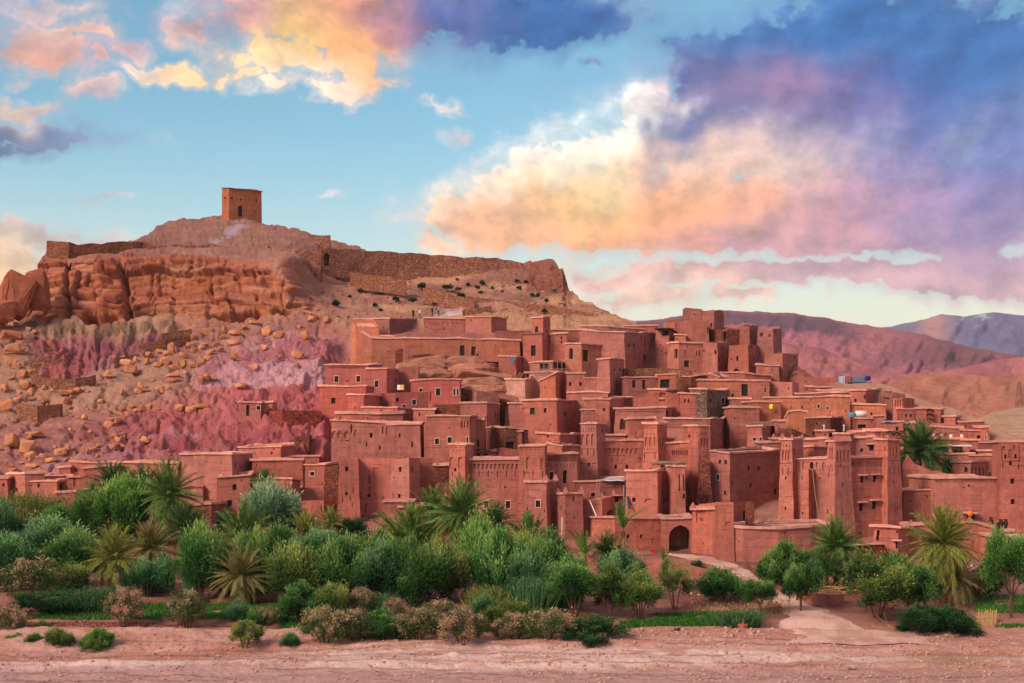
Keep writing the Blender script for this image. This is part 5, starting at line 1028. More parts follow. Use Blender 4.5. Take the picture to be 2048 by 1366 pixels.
# ---- hilltop granary, fort walls, terraces
H('R1', 'lone square granary on the hill top with a dark door', [(1300, 106), (1341, 105), (1530, 128)], 446, [(1407, 242, 26, 62, 'd'), (1318, 163, 8, 12, 'd'), (1357, 163, 9, 13, 'd'), (1408, 172, 8, 15, 'd'), (1500, 178, 10, 17, 'd'), (1488, 243, 8, 10, 'p')], Y=322, k=1.6, batter=.012, name='granary', cat='tower', mat=mat_earth('granary_mud', (178, 112, 78)), cope_h=.22, sink=3, copemat=mat_earth('granary_coping', (170, 104, 76)))
def stone_wall(label, pts, thick, Y, height_px, mat=M_FORT, name='stone_wall', ragged=.35, wins=(), Ys=None, sink=1.5):
    """free standing wall that follows its own line: pts (px, top row, base row, Y)"""
    dy_ = 1.6 if name in ('terrace_wall', 'stone_wall') else 0
    pts = [(p[0], p[1], p[2]+2, p[3]-dy_) for p in pts]
    off = W(pts[0][0], pts[0][2], pts[0][3]); root = empty(name, off, label, 'wall'); mb = MB(); sd = SEED[0] = SEED[0]+1
    T = [W(p[0], p[1], p[3]) for p in pts]; B = [W(p[0], p[2], p[3]) for p in pts]
    n = len(pts)
    off2 = np.array([0, thick, 0])
    for i in range(n-1):
        b0 = np.array([*T[i][:2], B[i][2]-sink]); b1 = np.array([*T[i+1][:2], B[i+1][2]-sink])
        ops = [w_[1:] for w_ in wins if w_[0] == i]
        face_grid(mb, b0, b1, T[i], T[i+1], ops, .7, ragged, sd)
        face_grid(mb, b1+off2, b0+off2, T[i+1]+off2, T[i]+off2, [], 1.6, ragged, sd)
        L = np.linalg.norm(T[i+1]-T[i]); k = max(2, int(L/.7)); tt_ = np.linspace(0, 1, k+1)
        top = (fbm(tt_*L*.45+sd, tt_*0, tt_*0, 4, sd)-.55)*2*ragged
        vs = [];
        for q in range(k+1):
            p = T[i]*(1-tt_[q])+T[i+1]*tt_[q]; p = p+np.array([0, 0, top[q]-.03]); vs += [p, p+off2]
        mb.add(vs, [(2*q, 2*q+2, 2*q+3, 2*q+1) for q in range(k)])
        if i in (0, n-2):
            e, bb = (T[0], b0) if i == 0 else (T[-1], b1)
            mb.add([bb, e, e+off2, bb+off2], [(0, 1, 2, 3)])
            if n == 2:
                mb.add([b1, T[1], T[1]+off2, b1+off2], [(0, 1, 2, 3)])
    mb.v = list(map(tuple, jit(mb.v, sd, .16)))
    mb.obj('masonry', mat, root, off=off)
    return root
FT = mat_earth('tan_fort_masonry', (178, 118, 86), stone=3.4, var=.3)
stone_wall('square stone corner turret at the left end of the hill wall', [(93, 482, 520, 256), (138, 483, 520, 256)], 4.0, 0, 0, FT, 'stone_turret', .2)
stone_wall('hill top stone wall running right from the corner turret', [(136, 492, 508, 258), (200, 486, 502, 262), (262, 483, 497, 266), (285, 484, 496, 268)], 1.0, 0, 0, FT, 'stone_wall', .3)
stone_wall('collapsed stone wall on the cliff top below the granary', [(285, 486, 500, 268), (350, 490, 506, 270), (420, 489, 508, 272), (470, 492, 512, 272), (535, 492, 520, 270)], 1.2, 0, 0, M_FORT, 'stone_wall', .7)
stone_wall('tall buttressed stone wall left of the little arch on the hill', [(533, 500, 530, 272), (590, 500, 545, 269), (642, 498, 556, 270)], 1.4, 0, 0, M_FORT, 'stone_wall', .35)
stone_wall('long ruined fort wall along the hill crest', [(640, 497, 540, 274), (672, 498, 537, 276), (740, 501, 540, 280), (800, 505, 545, 283), (860, 509, 549, 285), (930, 514, 550, 286), (968, 515, 552, 286), (1000, 517, 556, 287), (1048, 527, 562, 287)], 1.4, 0, 0, M_FORT, 'fort_wall', .35, wins=[(0, .22, .62, .42, .86, .5, 0, .6)])
stone_wall('short wall stub on the dome below the granary', [(618, 468, 482, 296), (660, 470, 484, 296)], 1.0, 0, 0, M_FORT, 'stone_wall', .3)
stone_wall('crumbling cross wall on the slope below the little arch', [(700, 545, 562, 272), (760, 552, 566, 268), (812, 560, 574, 265)], 1.0, 0, 0, M_DRY, 'stone_wall', .5)
stone_wall('long orange dry stone terrace wall slanting down the right slope', [(935, 592, 606, 262), (1000, 600, 616, 260), (1100, 611, 628, 256), (1180, 625, 642, 253), (1254, 642, 656, 250)], 1.0, 0, 0, M_DRY, 'terrace_wall', .2)
stone_wall('short orange dry stone wall beside the white path', [(926, 618, 632, 251), (982, 612, 630, 251)], 1.5, 0, 0, M_DRY, 'terrace_wall', .2)
stone_wall('thin dry stone wall above the white path', [(845, 575, 588, 262), (900, 588, 598, 259), (948, 600, 610, 257)], .8, 0, 0, M_DRY, 'stone_wall', .3)
stone_wall('curved dry stone terrace wall below the purple gullies', [(63, 748, 762, 215), (100, 757, 775, 213), (150, 757, 774, 213), (188, 750, 764, 215)], 1.0, 0, 0, M_DRY, 'terrace_wall', .15)
stone_wall('upper left dry stone terrace wall on the talus', [(48, 722, 734, 224), (95, 720, 730, 225), (134, 717, 726, 226)], .8, 0, 0, M_DRY, 'terrace_wall', .15)
stone_wall('dry stone terrace wall above the boulder heap', [(280, 688, 703, 232), (330, 680, 694, 234), (378, 672, 682, 237)], .8, 0, 0, M_DRY, 'terrace_wall', .15)
stone_wall('small dry stone wall beside the largest boulder heap', [(225, 716, 728, 226), (276, 708, 720, 228)], .8, 0, 0, M_DRY, 'terrace_wall', .15)
stone_wall('lower left dry stone terrace wall among boulders', [(33, 806, 824, 203), (75, 812, 828, 201), (120, 808, 822, 203)], .9, 0, 0, M_DRY, 'terrace_wall', .15)
stone_wall('faint dry stone wall under the pale cliff foot', [(322, 667, 674, 238), (382, 658, 666, 240)], .7, 0, 0, M_DRY, 'terrace_wall', .15)
stone_wall('dry stone patch wall low on the pink slope', [(212, 868, 882, 192), (252, 867, 880, 192)], .7, 0, 0, M_DRY, 'terrace_wall', .2)
stone_wall('low pebble retaining wall along the left garden edge', [(40, 1246, 1262, 108.6), (150, 1243, 1258, 109), (260, 1246, 1262, 108.6), (370, 1250, 1262, 108.5), (480, 1250, 1262, 108.4), (560, 1254, 1264, 108.2)], .6, 0, 0, mat_earth('river_pebble_wall', (168, 108, 94), stone=5.5), 'garden_wall', .12, sink=.5)
stone_wall('low mud retaining wall under the front palms beside the gate', [(1125, 1118, 1150, 134), (1250, 1118, 1152, 134), (1340, 1122, 1160, 133), (1420, 1140, 1165, 132.5)], 1.5, 0, 0, M_ADOBE, 'garden_wall', .08, sink=.8)
stone_wall('low curved mud wall beside the path', [(1606, 1185, 1200, 118), (1650, 1190, 1208, 116.5), (1690, 1188, 1204, 117.5)], 1.0, 0, 0, M_ADOBE, 'garden_wall', .06, sink=.5)
stone_wall('crumbling path wall climbing to the terrace', [(1492, 1125, 1142, 137), (1515, 1140, 1156, 132), (1545, 1160, 1174, 126), (1568, 1176, 1188, 122)], .7, 0, 0, M_RUBBLE, 'garden_wall', .25, sink=.5)
# ================================================================ vegetation
def mat_leaf(name, dark, mid, tip, trans=.25):
    m, t, b = newmat(name)
    a = t.n.new('ShaderNodeAttribute'); a.attribute_name = 'tint'
    oi = t.n.new('ShaderNodeObjectInfo')
    sep = t.n.new('ShaderNodeSeparateColor'); t.l.new(a.outputs['Color'], sep.inputs[0])
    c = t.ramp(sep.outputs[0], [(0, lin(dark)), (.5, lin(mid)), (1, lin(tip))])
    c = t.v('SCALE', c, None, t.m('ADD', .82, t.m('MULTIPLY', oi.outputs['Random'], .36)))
    t.l.new(c, b.inputs['Base Color']); b.inputs['Roughness'].default_value = .7
    tr = t.n.new('ShaderNodeBsdfTranslucent'); t.l.new(c, tr.inputs[0])
    mx = t.n.new('ShaderNodeMixShader'); mx.inputs[0].default_value = trans
    t.l.new(b.outputs[0], mx.inputs[1]); t.l.new(tr.outputs[0], mx.inputs[2])
    o = [n for n in t.n if n.type == 'OUTPUT_MATERIAL'][0]; t.l.new(mx.outputs[0], o.inputs[0])
    return m
LEAF = dict(green=mat_leaf('leaf_green', (26, 55, 31), (70, 123, 56), (155, 182, 98)),
            teal=mat_leaf('leaf_teal', (26, 57, 39), (65, 118, 70), (144, 180, 115)),
            mint=mat_leaf('leaf_mint', (50, 86, 60), (107, 141, 102), (174, 188, 147)),
            bright=mat_leaf('leaf_bright', (31, 65, 26), (86, 139, 58), (158, 186, 97)),
            yellow=mat_leaf('leaf_yellow', (49, 74, 31), (102, 123, 54), (174, 172, 98)),
            dark=mat_leaf('leaf_dark', (19, 41, 23), (50, 89, 47), (102, 135, 77)),
            tan=mat_leaf('leaf_tan', (39, 69, 34), (95, 116, 64), (204, 170, 132)),
            rust=mat_leaf('leaf_rust', (47, 71, 39), (110, 112, 72), (212, 168, 138)),
            reed=mat_leaf('leaf_reed', (28, 71, 41), (65, 114, 67), (123, 155, 98)),
            straw=mat_leaf('leaf_straw', (126, 100, 66), (178, 146, 100), (212, 184, 134)),
            olive=mat_leaf('leaf_olive', (42, 61, 35), (97, 127, 56), (171, 178, 98)))
M_BARK = mat_plain('bark', (92, 66, 52), var=.5, scale=8)
M_PALMTRUNK = mat_plain('palm_trunk', (98, 66, 46), var=.7, scale=7)
M_RACHIS = mat_plain('palm_rib', (120, 116, 62), var=.3)

def blades_mesh(name, cen, dirs, length, width, tint):
    """one quad per leaf blade"""
    n = len(cen); rng = np.random.default_rng(abs(hash(name)) % 1000 if False else n)
    d = dirs/np.linalg.norm(dirs, axis=1, keepdims=True)
    r = rng.normal(size=(n, 3)); s = np.cross(d, r); s /= np.linalg.norm(s, axis=1, keepdims=True)+1e-9
    L = length[:, None]; w_ = width[:, None]
    v = np.stack([cen-s*w_*.4, cen+d*L*.5-s*w_, cen+d*L, cen+d*L*.5+s*w_], 1)
    me = bpy.data.meshes.new(name); me.vertices.add(n*4); me.vertices.foreach_set('co', v.reshape(-1).astype(np.float32))
    me.loops.add(n*4); me.loops.foreach_set('vertex_index', np.arange(n*4, dtype=np.int32)); me.polygons.add(n)
    me.polygons.foreach_set('loop_start', np.arange(0, n*4, 4, dtype=np.int32)); me.update(calc_edges=True)
    ca = me.color_attributes.new('tint', 'FLOAT_COLOR', 'POINT'); cc = np.ones((n*4, 4), np.float32); cc[:, :3] = np.repeat(np.clip(tint, 0, 1), 4)[:, None]
    ca.data.foreach_set('color', cc.reshape(-1)); return me

def crown(seed, kind):
    """unit plant: x,y in -.5...5, z 0..1"""
    rng = np.random.default_rng(seed)
    C, D, L, Wd, T = [], [], [], [], []
    if kind in ('tam', 'olive', 'dense', 'sparse'):
        nb = dict(tam=132, olive=104, dense=126, sparse=54)[kind]; per = dict(tam=150, olive=125, dense=120, sparse=80)[kind]
        z0 = dict(tam=.10, olive=.30, dense=.06, sparse=.28)[kind]
        nl = dict(tam=11, olive=8, dense=9, sparse=6)[kind]
        lobes = []
        for j in range(nl):
            u = j*2.4+rng.uniform(-.5, .5); q_ = math.sqrt((j+.5)/nl)*rng.uniform(.28, .40); zc = z0+(1-z0)*(rng.uniform(.22, .78)-.28*q_)
            lobes.append((np.array([math.cos(u)*q_, math.sin(u)*q_, zc]), rng.uniform(.09, .25)*(1.1 if kind != 'sparse' else .9), rng.uniform(-.16, .16)))
        for i in range(nb):
            lc, lr, lt = lobes[i % nl]
            u = rng.uniform(0, 2*np.pi); zz = rng.uniform(-.55, 1); rad = math.sqrt(max(0, 1-zz*zz)); rr = rng.uniform(.55, 1.05)
            c = lc+np.array([math.cos(u)*rad*rr, math.sin(u)*rad*rr, zz*rr*1.25])*lr
            if i % 4 == 0 and kind != 'sparse':
                c = np.array([math.cos(u)*rad*.46*rr, math.sin(u)*rad*.46*rr, z0+(1-z0)*(.42+.40*zz*rr)]); lc = np.array([0, 0, .4]); lr = .34
            r = rng.uniform(.05, .10)
            n = int(per*rng.uniform(.6, 1.4)); q = rng.normal(size=(n, 3))*r*.62
            p = c+q*([1, 1, 1.9] if kind == 'tam' else [1, 1, 1.2])
            p[:, 2] = np.maximum(p[:, 2], .0)
            out = p-lc; out[:, 2] = out[:, 2]*.7+.22*(1.0 if kind != 'olive' else .2)
            d = out+rng.normal(size=(n, 3))*.10
            C.append(p); D.append(d); L.append(rng.uniform(.030, .065, n)*(1.25 if kind == 'tam' else 1)); Wd.append(rng.uniform(.006, .010, n)*(1.2 if kind in ('olive', 'dense') else 1))
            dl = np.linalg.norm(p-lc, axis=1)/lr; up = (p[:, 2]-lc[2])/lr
            T.append(np.clip(.25+lt+.20*(dl-.9)+.24*np.clip(up, -1, 1.3)+.12*(p[:, 2]-.5)+rng.uniform(-.12, .14)+rng.normal(size=n)*.09, 0, 1))  # inner and lower blades darker: crown shade put into the leaf colour
    elif kind == 'tip':     # flowering tops, paler than the foliage under them
        for i in range(85):
            u = rng.uniform(0, 2*np.pi); zz = rng.uniform(-.6, 1); rad = math.sqrt(max(0, 1-zz*zz)); rr = rng.uniform(.4, 1)**.6
            c = np.array([math.cos(u)*rad*.43*rr, math.sin(u)*rad*.43*rr, .08+.92*(.45+.42*zz*rr)])
            n = int(80*rng.uniform(.6, 1.4)); q = rng.normal(size=(n, 3))*rng.uniform(.04, .09)*.7; p = c+q
            d = np.stack([p[:, 0], p[:, 1], np.full(n, .5)], 1)+rng.normal(size=(n, 3))*.4
            tip = (rng.uniform() < .15+.55*c[2]) and c[2] > .35
            C.append(p); D.append(d); L.append(rng.uniform(.03, .06, n)); Wd.append(rng.uniform(.008, .013, n))
            T.append(np.clip((rng.uniform(.72, 1) if tip else rng.uniform(.12, .46)+.12*c[2])+rng.normal(size=n)*.09, 0, 1))
    elif kind == 'reed':
        n = 1500; p = np.stack([rng.normal(size=n)*.2, rng.normal(size=n)*.2, rng.uniform(0, .3, n)], 1)
        d = np.stack([p[:, 0]*.7+rng.normal(size=n)*.09, p[:, 1]*.7+rng.normal(size=n)*.09, np.ones(n)], 1)
        C.append(p); D.append(d); L.append(rng.uniform(.35, .78, n)); Wd.append(rng.uniform(.006, .011, n)); T.append(rng.uniform(.05, 1, n))
        q = p+d/np.linalg.norm(d, axis=1, keepdims=True)*rng.uniform(.3, .7, n)[:, None]; d2 = d+rng.normal(size=(n, 3))*.5
        C.append(q); D.append(d2); L.append(rng.uniform(.10, .22, n)); Wd.append(rng.uniform(.005, .009, n)); T.append(rng.uniform(.3, 1, n))
    me = blades_mesh('crown', np.concatenate(C), np.concatenate(D), np.concatenate(L), np.concatenate(Wd), np.concatenate(T))
    me.materials.append(None); return me
def stems(seed, kind):
    rng = np.random.default_rng(seed); mb = MB()
    n = dict(tree=1, multi=5, bush=7)[kind]
    if kind == 'tree':
        mb.tube((0, 0, -.05), (.01, 0, .30), .035, .026, 7)
        for i in range(6):
            a = i*1.05+rng.uniform(-.3, .3); mb.tube((.01, 0, .26), (math.cos(a)*.22, math.sin(a)*.22, .55+rng.uniform(0, .2)), .018, .006, 5)
    else:
        for i in range(n):
            a = i*2*math.pi/n+rng.uniform(-.3, .3); r0 = .03; r1 = rng.uniform(.12, .28)
            p1 = (math.cos(a)*r1*.5, math.sin(a)*r1*.5, .28); p2 = (math.cos(a)*r1, math.sin(a)*r1, .62)
            mb.tube((math.cos(a)*r0, math.sin(a)*r0, -.05), p1, .016, .012, 5); mb.tube(p1, p2, .012, .004, 5)
    me = bpy.data.meshes.new('stem'); me.from_pydata(mb.v, [], mb.f); me.materials.append(M_BARK); return me
CR = {k: [crown(300+i*7+j, k) for j in range(n)] for i, (k, n) in enumerate([('tam', 4), ('olive', 3), ('dense', 3), ('sparse', 2), ('tip', 4), ('reed', 2)])}
ST = {k: stems(40+i, k) for i, k in enumerate(('tree', 'multi', 'bush'))}
NPL = [0]
def plant(label, px, base, wpx, hpx, kind, leaf, stem='bush', name='tamarisk_bush', cat='bush', group=None, Y=None, depth=1.0):
    NPL[0] += 1; i = NPL[0]; rn = random.Random(i)
    Yv = Y or float(Yt(px, base)); p = W(px, base, Yv); sc = Yv/F
    wm, hm = wpx*sc*1.2, hpx*sc*1.06
    e = empty(name, (p[0], p[1], p[2]-.05), label, cat, group)
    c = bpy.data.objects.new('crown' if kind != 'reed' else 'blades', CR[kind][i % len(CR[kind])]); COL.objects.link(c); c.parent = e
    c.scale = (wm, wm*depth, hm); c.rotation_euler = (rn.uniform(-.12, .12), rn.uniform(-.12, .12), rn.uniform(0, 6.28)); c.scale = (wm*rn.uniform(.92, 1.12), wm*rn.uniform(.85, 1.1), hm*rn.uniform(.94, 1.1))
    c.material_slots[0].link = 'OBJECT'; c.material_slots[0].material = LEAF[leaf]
    if stem:
        s = bpy.data.objects.new('trunk' if stem == 'tree' else 'stem', ST[stem]); COL.objects.link(s); s.parent = e; s.scale = (wm, wm, hm); s.rotation_euler = (0, 0, rn.uniform(0, 6))
    return e
B = plant
# left mass
G = 'green river shrubs of the left thicket'
B('tall yellow green reed clump left of the leafy tree', 60, 1052, 95, 62, 'reed', 'yellow', None, 'reed_clump', 'reeds')
B('yellow reed tuft at the left picture edge below the mud houses', 8, 1050, 60, 50, 'reed', 'yellow', None, 'reed_clump', 'reeds')
B('broad bright green tree left of the tallest left palm', 248, 1085, 105, 128, 'tam', 'bright', 'tree', 'leafy_tree', 'tree')
B('darker green tree beside the broad bright tree', 175, 1082, 75, 98, 'tam', 'green', 'tree', 'leafy_tree', 'tree')
B('vivid green low bush below the far left mud houses', 116, 1078, 64, 58, 'dense', 'bright')
B('dark teal bush at the left picture edge', 12, 1112, 70, 92, 'tam', 'teal')
B('wide blue green tamarisk left of the yellow palm', 108, 1142, 135, 98, 'tam', 'teal')
B('small grey green tamarisk just below the reeds', 40, 1128, 70, 60, 'tam', 'mint')
B('rounded green tamarisk beside the yellow palm', 138, 1172, 112, 95, 'tam', 'green')
B('green tamarisk at the left edge above the tan tree', 18, 1182, 100, 92, 'tam', 'teal')
B('tan tipped small tree at the left with dark stem', 62, 1206, 112, 92, 'tip', 'tan', 'tree', 'tamarisk_tree', 'tree')
B('olive green bush right of the tan tipped small tree', 130, 1204, 88, 72, 'tam', 'olive')
B('low dark weedy shrub on the left garden edge', 90, 1226, 130, 40, 'dense', 'dark')
B('feathery green shrub under the yellow palm', 190, 1220, 80, 42, 'reed', 'reed', None, 'reed_clump', 'reeds')
B('teal bush right of the yellow palm', 292, 1196, 72, 78, 'tam', 'teal')
B('dusky shrub between the yellow palm and the dark gap', 325, 1182, 50, 62, 'tam', 'teal')
B('tall grey green tamarisk right of the dark gap', 398, 1200, 92, 128, 'tam', 'green')
B('fuller tamarisk behind the dry drooping palm', 445, 1192, 88, 110, 'tam', 'olive')
B('pale mint feathery tree in front of the mud houses', 546, 1082, 112, 100, 'tam', 'mint', 'tree', 'leafy_tree', 'tree')
B('small mint tuft left of the pale feathery tree', 452, 1062, 34, 34, 'tam', 'mint')
B('dark glossy round bush below the plain towers', 702, 1092, 60, 54, 'dense', 'dark')
mid = [(560, 1182, 108, 118, 'tam', 'green'), (640, 1186, 115, 118, 'tam', 'teal'), (722, 1192, 105, 112, 'tam', 'green'), (604, 1206, 112, 100, 'tam', 'olive'), (682, 1208, 112, 104, 'tam', 'green'), (762, 1208, 104, 112, 'tam', 'teal'),
       (832, 1212, 106, 116, 'tam', 'green'), (893, 1206, 96, 112, 'tam', 'olive'), (1002, 1204, 96, 128, 'tam', 'green'), (1044, 1182, 84, 112, 'tam', 'olive'), (1094, 1192, 90, 106, 'tam', 'green'), (1072, 1214, 92, 92, 'tam', 'teal'), (1132, 1218, 84, 94, 'tam', 'green'), (520, 1176, 80, 100, 'tam', 'green'), (790, 1176, 90, 80, 'tam', 'green')]
names_ = ['left end of the central thicket, below the round palm', 'blue green bush under the two small palms', 'green bush below the dark glossy round bush', 'olive bush low on the left of the central thicket', 'green bush low in the central thicket', 'blue green bush left of the big sprawling palm', 'green bush below the big sprawling palm', 'pale olive bush left of the tall middle palm',
          'full green bush right of the bright plume', 'olive topped bush behind the arcade foot', 'green bush nearest the gate wall in the thicket', 'blue green bush low beside the reed tuft', 'green bush at the right end of the central thicket', 'green bush beside the drooping dry palm', 'green bush under the big sprawling palm crown']
for (px, b_, w_, h_, k_, l_), nm in zip(mid, names_): B(nm, px, b_, w_, h_, k_, l_)
B('bright green plume shaped tamarisk right of the tall middle palm', 964, 1194, 82, 138, 'tam', 'bright')
# front row
fr = [(602, 1248, 74, 78, 'dense', 'green', 'round green bush alone at the left of the front row'), (662, 1242, 64, 66, 'tam', 'olive', 'green shrub right of the round front bush'), (722, 1238, 66, 62, 'tip', 'rust', 'pink tan flowering shrub in the middle of the thicket'),
      (762, 1236, 44, 44, 'reed', 'reed', 'soft green grass tuft beside the pink tan shrub'), (652, 1294, 100, 82, 'tip', 'tan', 'tan flecked bush at the left of the river bank row'), (710, 1290, 80, 70, 'tip', 'tan', 'second tan flecked bush on the river bank'), (762, 1286, 92, 66, 'dense', 'green', 'plain green bush in the river bank row'),
      (832, 1290, 112, 84, 'tip', 'tan', 'broad tan topped bush on the river bank'), (925, 1300, 92, 84, 'tip', 'rust', 'rusty flowering bush lowest on the river bank'), (880, 1262, 80, 66, 'tip', 'rust', 'rusty topped bush behind the river bank row'), (1012, 1272, 92, 72, 'dense', 'yellow', 'yellow green bush right of the rusty bushes'),
      (975, 1228, 54, 56, 'reed', 'yellow', 'lime reed clump below the bright plume'), (1065, 1226, 64, 64, 'reed', 'reed', 'blue green reed clump below the thicket end'), (1030, 1286, 82, 62, 'tip', 'rust', 'grey pink flecked bush on the river bank'), (1092, 1292, 102, 76, 'tip', 'tan', 'dry tan flecked bush left of the dark low bush'),
      (1192, 1294, 96, 58, 'dense', 'dark', 'dark green dome bush at the right end of the bank row'), (490, 1302, 64, 66, 'tip', 'olive', 'lone bush on the open sand'), (376, 1260, 72, 80, 'tip', 'tan', 'tan tipped bush standing on the pebble wall, right one'), (248, 1258, 74, 78, 'tip', 'rust', 'pinkish bush standing on the pebble wall, left one'),
      (12, 1276, 66, 72, 'tip', 'rust', 'greyish pink bush at the lower left picture edge'), (85, 1270, 26, 26, 'tam', 'green', 'small bush hanging on the pebble wall'), (68, 1292, 30, 24, 'tam', 'bright', 'tiny bush on the sand, second from the left'), (28, 1288, 30, 20, 'tam', 'bright', 'tiny bush on the sand, leftmost'), (122, 1297, 54, 36, 'tam', 'olive', 'low bush on the sand, third from the left'), (195, 1299, 60, 34, 'tam', 'bright', 'low bush on the sand, fourth from the left'),
      (582, 1300, 34, 32, 'tam', 'teal', 'small grey bush right of the lone sand bush'), (476, 1244, 46, 34, 'tam', 'reed', 'green weed at the end of the left lawn'), (538, 1254, 46, 44, 'tip', 'tan', 'tan tipped shrub at the end of the pebble wall'), (515, 1252, 36, 30, 'tam', 'green', 'low green weed beside the pebble wall end'), (640, 1205, 30, 40, 'tip', 'tan', 'small tan plume above the round front bush'),
      (790, 1252, 60, 56, 'tip', 'rust', 'pale rusty plume in the bank row middle'), (960, 1262, 60, 60, 'tam', 'teal', 'teal bush between rusty and yellow green bushes')]
for px, b_, w_, h_, k_, l_, nm in fr: B(nm, px, b_, w_, h_, k_, l_)
# olive trees in the open garden
ol = [(1150, 1234, 104, 94, 'olive', 'green', 'multi', 'leftmost olive tree of the open garden'), (1216, 1236, 76, 86, 'olive', 'olive', 'multi', 'slender olive tree between two wider ones'), (1278, 1238, 88, 86, 'olive', 'olive', 'multi', 'wide olive tree with many stems in the open garden'), (1350, 1220, 70, 96, 'sparse', 'olive', 'multi', 'thin see through olive tree below the gate'),
      (1240, 1196, 92, 76, 'tam', 'teal', 'bush', 'grey green shrub behind the open garden olives'), (1442, 1204, 78, 64, 'dense', 'green', 'bush', 'round shrub left of the path bend'), (1520, 1227, 66, 60, 'olive', 'green', 'tree', 'small round tree left of the dirt path'), (1602, 1222, 68, 92, 'olive', 'green', 'tree', 'small tree with a bare trunk right beside the dirt path'),
      (1572, 1174, 88, 78, 'tam', 'green', 'bush', 'tall green shrub against the terrace wall'), (1552, 1168, 46, 50, 'tam', 'green', 'bush', 'lower shrub left of the tall terrace shrub'), (1755, 1236, 116, 112, 'olive', 'olive', 'multi', 'large olive tree right of the path'), (1828, 1232, 90, 96, 'olive', 'green', 'multi', 'olive tree in front of the round palm'),
      (1795, 1196, 90, 74, 'tam', 'green', 'bush', 'green shrub behind the large olive tree'), (1838, 1276, 86, 60, 'dense', 'dark', 'bush', 'dark clipped looking shrub, left of the pair by the riverbed'), (1905, 1276, 90, 60, 'dense', 'dark', 'bush', 'dark clipped looking shrub, right of the pair by the riverbed'), (2022, 1238, 92, 150, 'olive', 'bright', 'tree', 'big green tree at the right picture edge'),
      (1978, 1192, 64, 62, 'dense', 'dark', 'bush', 'dark shrub left of the big right tree'), (1944, 1190, 64, 44, 'reed', 'straw', None, 'dry reed stand behind the straw fence'), (1480, 1256, 66, 34, 'reed', 'reed', None, 'green reed bed left of the clay stand'), (1360, 1268, 30, 13, 'dense', 'dark', 'bush', 'tiny dark cushion plant on the river bank'), (1476, 1196, 20, 22, 'dense', 'green', 'bush', 'little green shrub right of the round path shrub'),
      (1418, 1192, 30, 24, 'dense', 'green', 'bush', 'low shrub behind the round path shrub'), (1396, 1150, 26, 26, 'dense', 'dark', 'bush', 'dark weed on the bank under the ruined corner')]
for px, b_, w_, h_, k_, l_, st, nm in ol: B(nm, px, b_, w_, h_, k_, l_, st, 'olive_tree' if k_ in ('olive', 'sparse') else ('reed_clump' if k_ == 'reed' else 'garden_shrub'), 'tree' if k_ in ('olive', 'sparse') else ('reeds' if k_ == 'reed' else 'shrub'))
# desert shrubs on the slope
ds = [(215, 505, 46, 30), (362, 430, 30, 22), (425, 408, 34, 22), (425, 375, 28, 20), (293, 300, 36, 26), (503, 332, 30, 16), (625, 330, 34, 16), (575, 480, 36, 24), (680, 485, 40, 18), (453, 512, 26, 20), (488, 547, 26, 20), (303, 465, 24, 18), (735, 400, 46, 28), (885, 408, 56, 26), (945, 357, 18, 12), (1010, 390, 22, 22), (1070, 410, 34, 18), (1100, 380, 28, 26), (1088, 440, 26, 18), (1310, 373, 28, 20), (1360, 375, 28, 20), (1318, 408, 28, 18), (1218, 433, 20, 14), (1160, 412, 18, 18), (1485, 487, 26, 18), (1535, 425, 30, 16), (1400, 450, 26, 16), (1435, 455, 22, 20), (1580, 510, 36, 14), (1470, 548, 26, 18), (765, 478, 34, 20), (808, 505, 34, 14), (490, 437, 26, 20), (955, 415, 40, 14), (970, 455, 50, 18)]
for x, y, w_, h_ in ds:
    px, r_ = 600+x/3.012, 440+(y+h_*.5)/3.012
    B('small dark cushion shrub dotted on the slope below the fort wall', px, r_, w_/3.012, h_/3.012*1.3, 'dense', 'dark' if h_ > 17 else 'olive', 'bush', 'desert_shrub', 'shrub', 'desert shrubs on the slope below the fort wall')

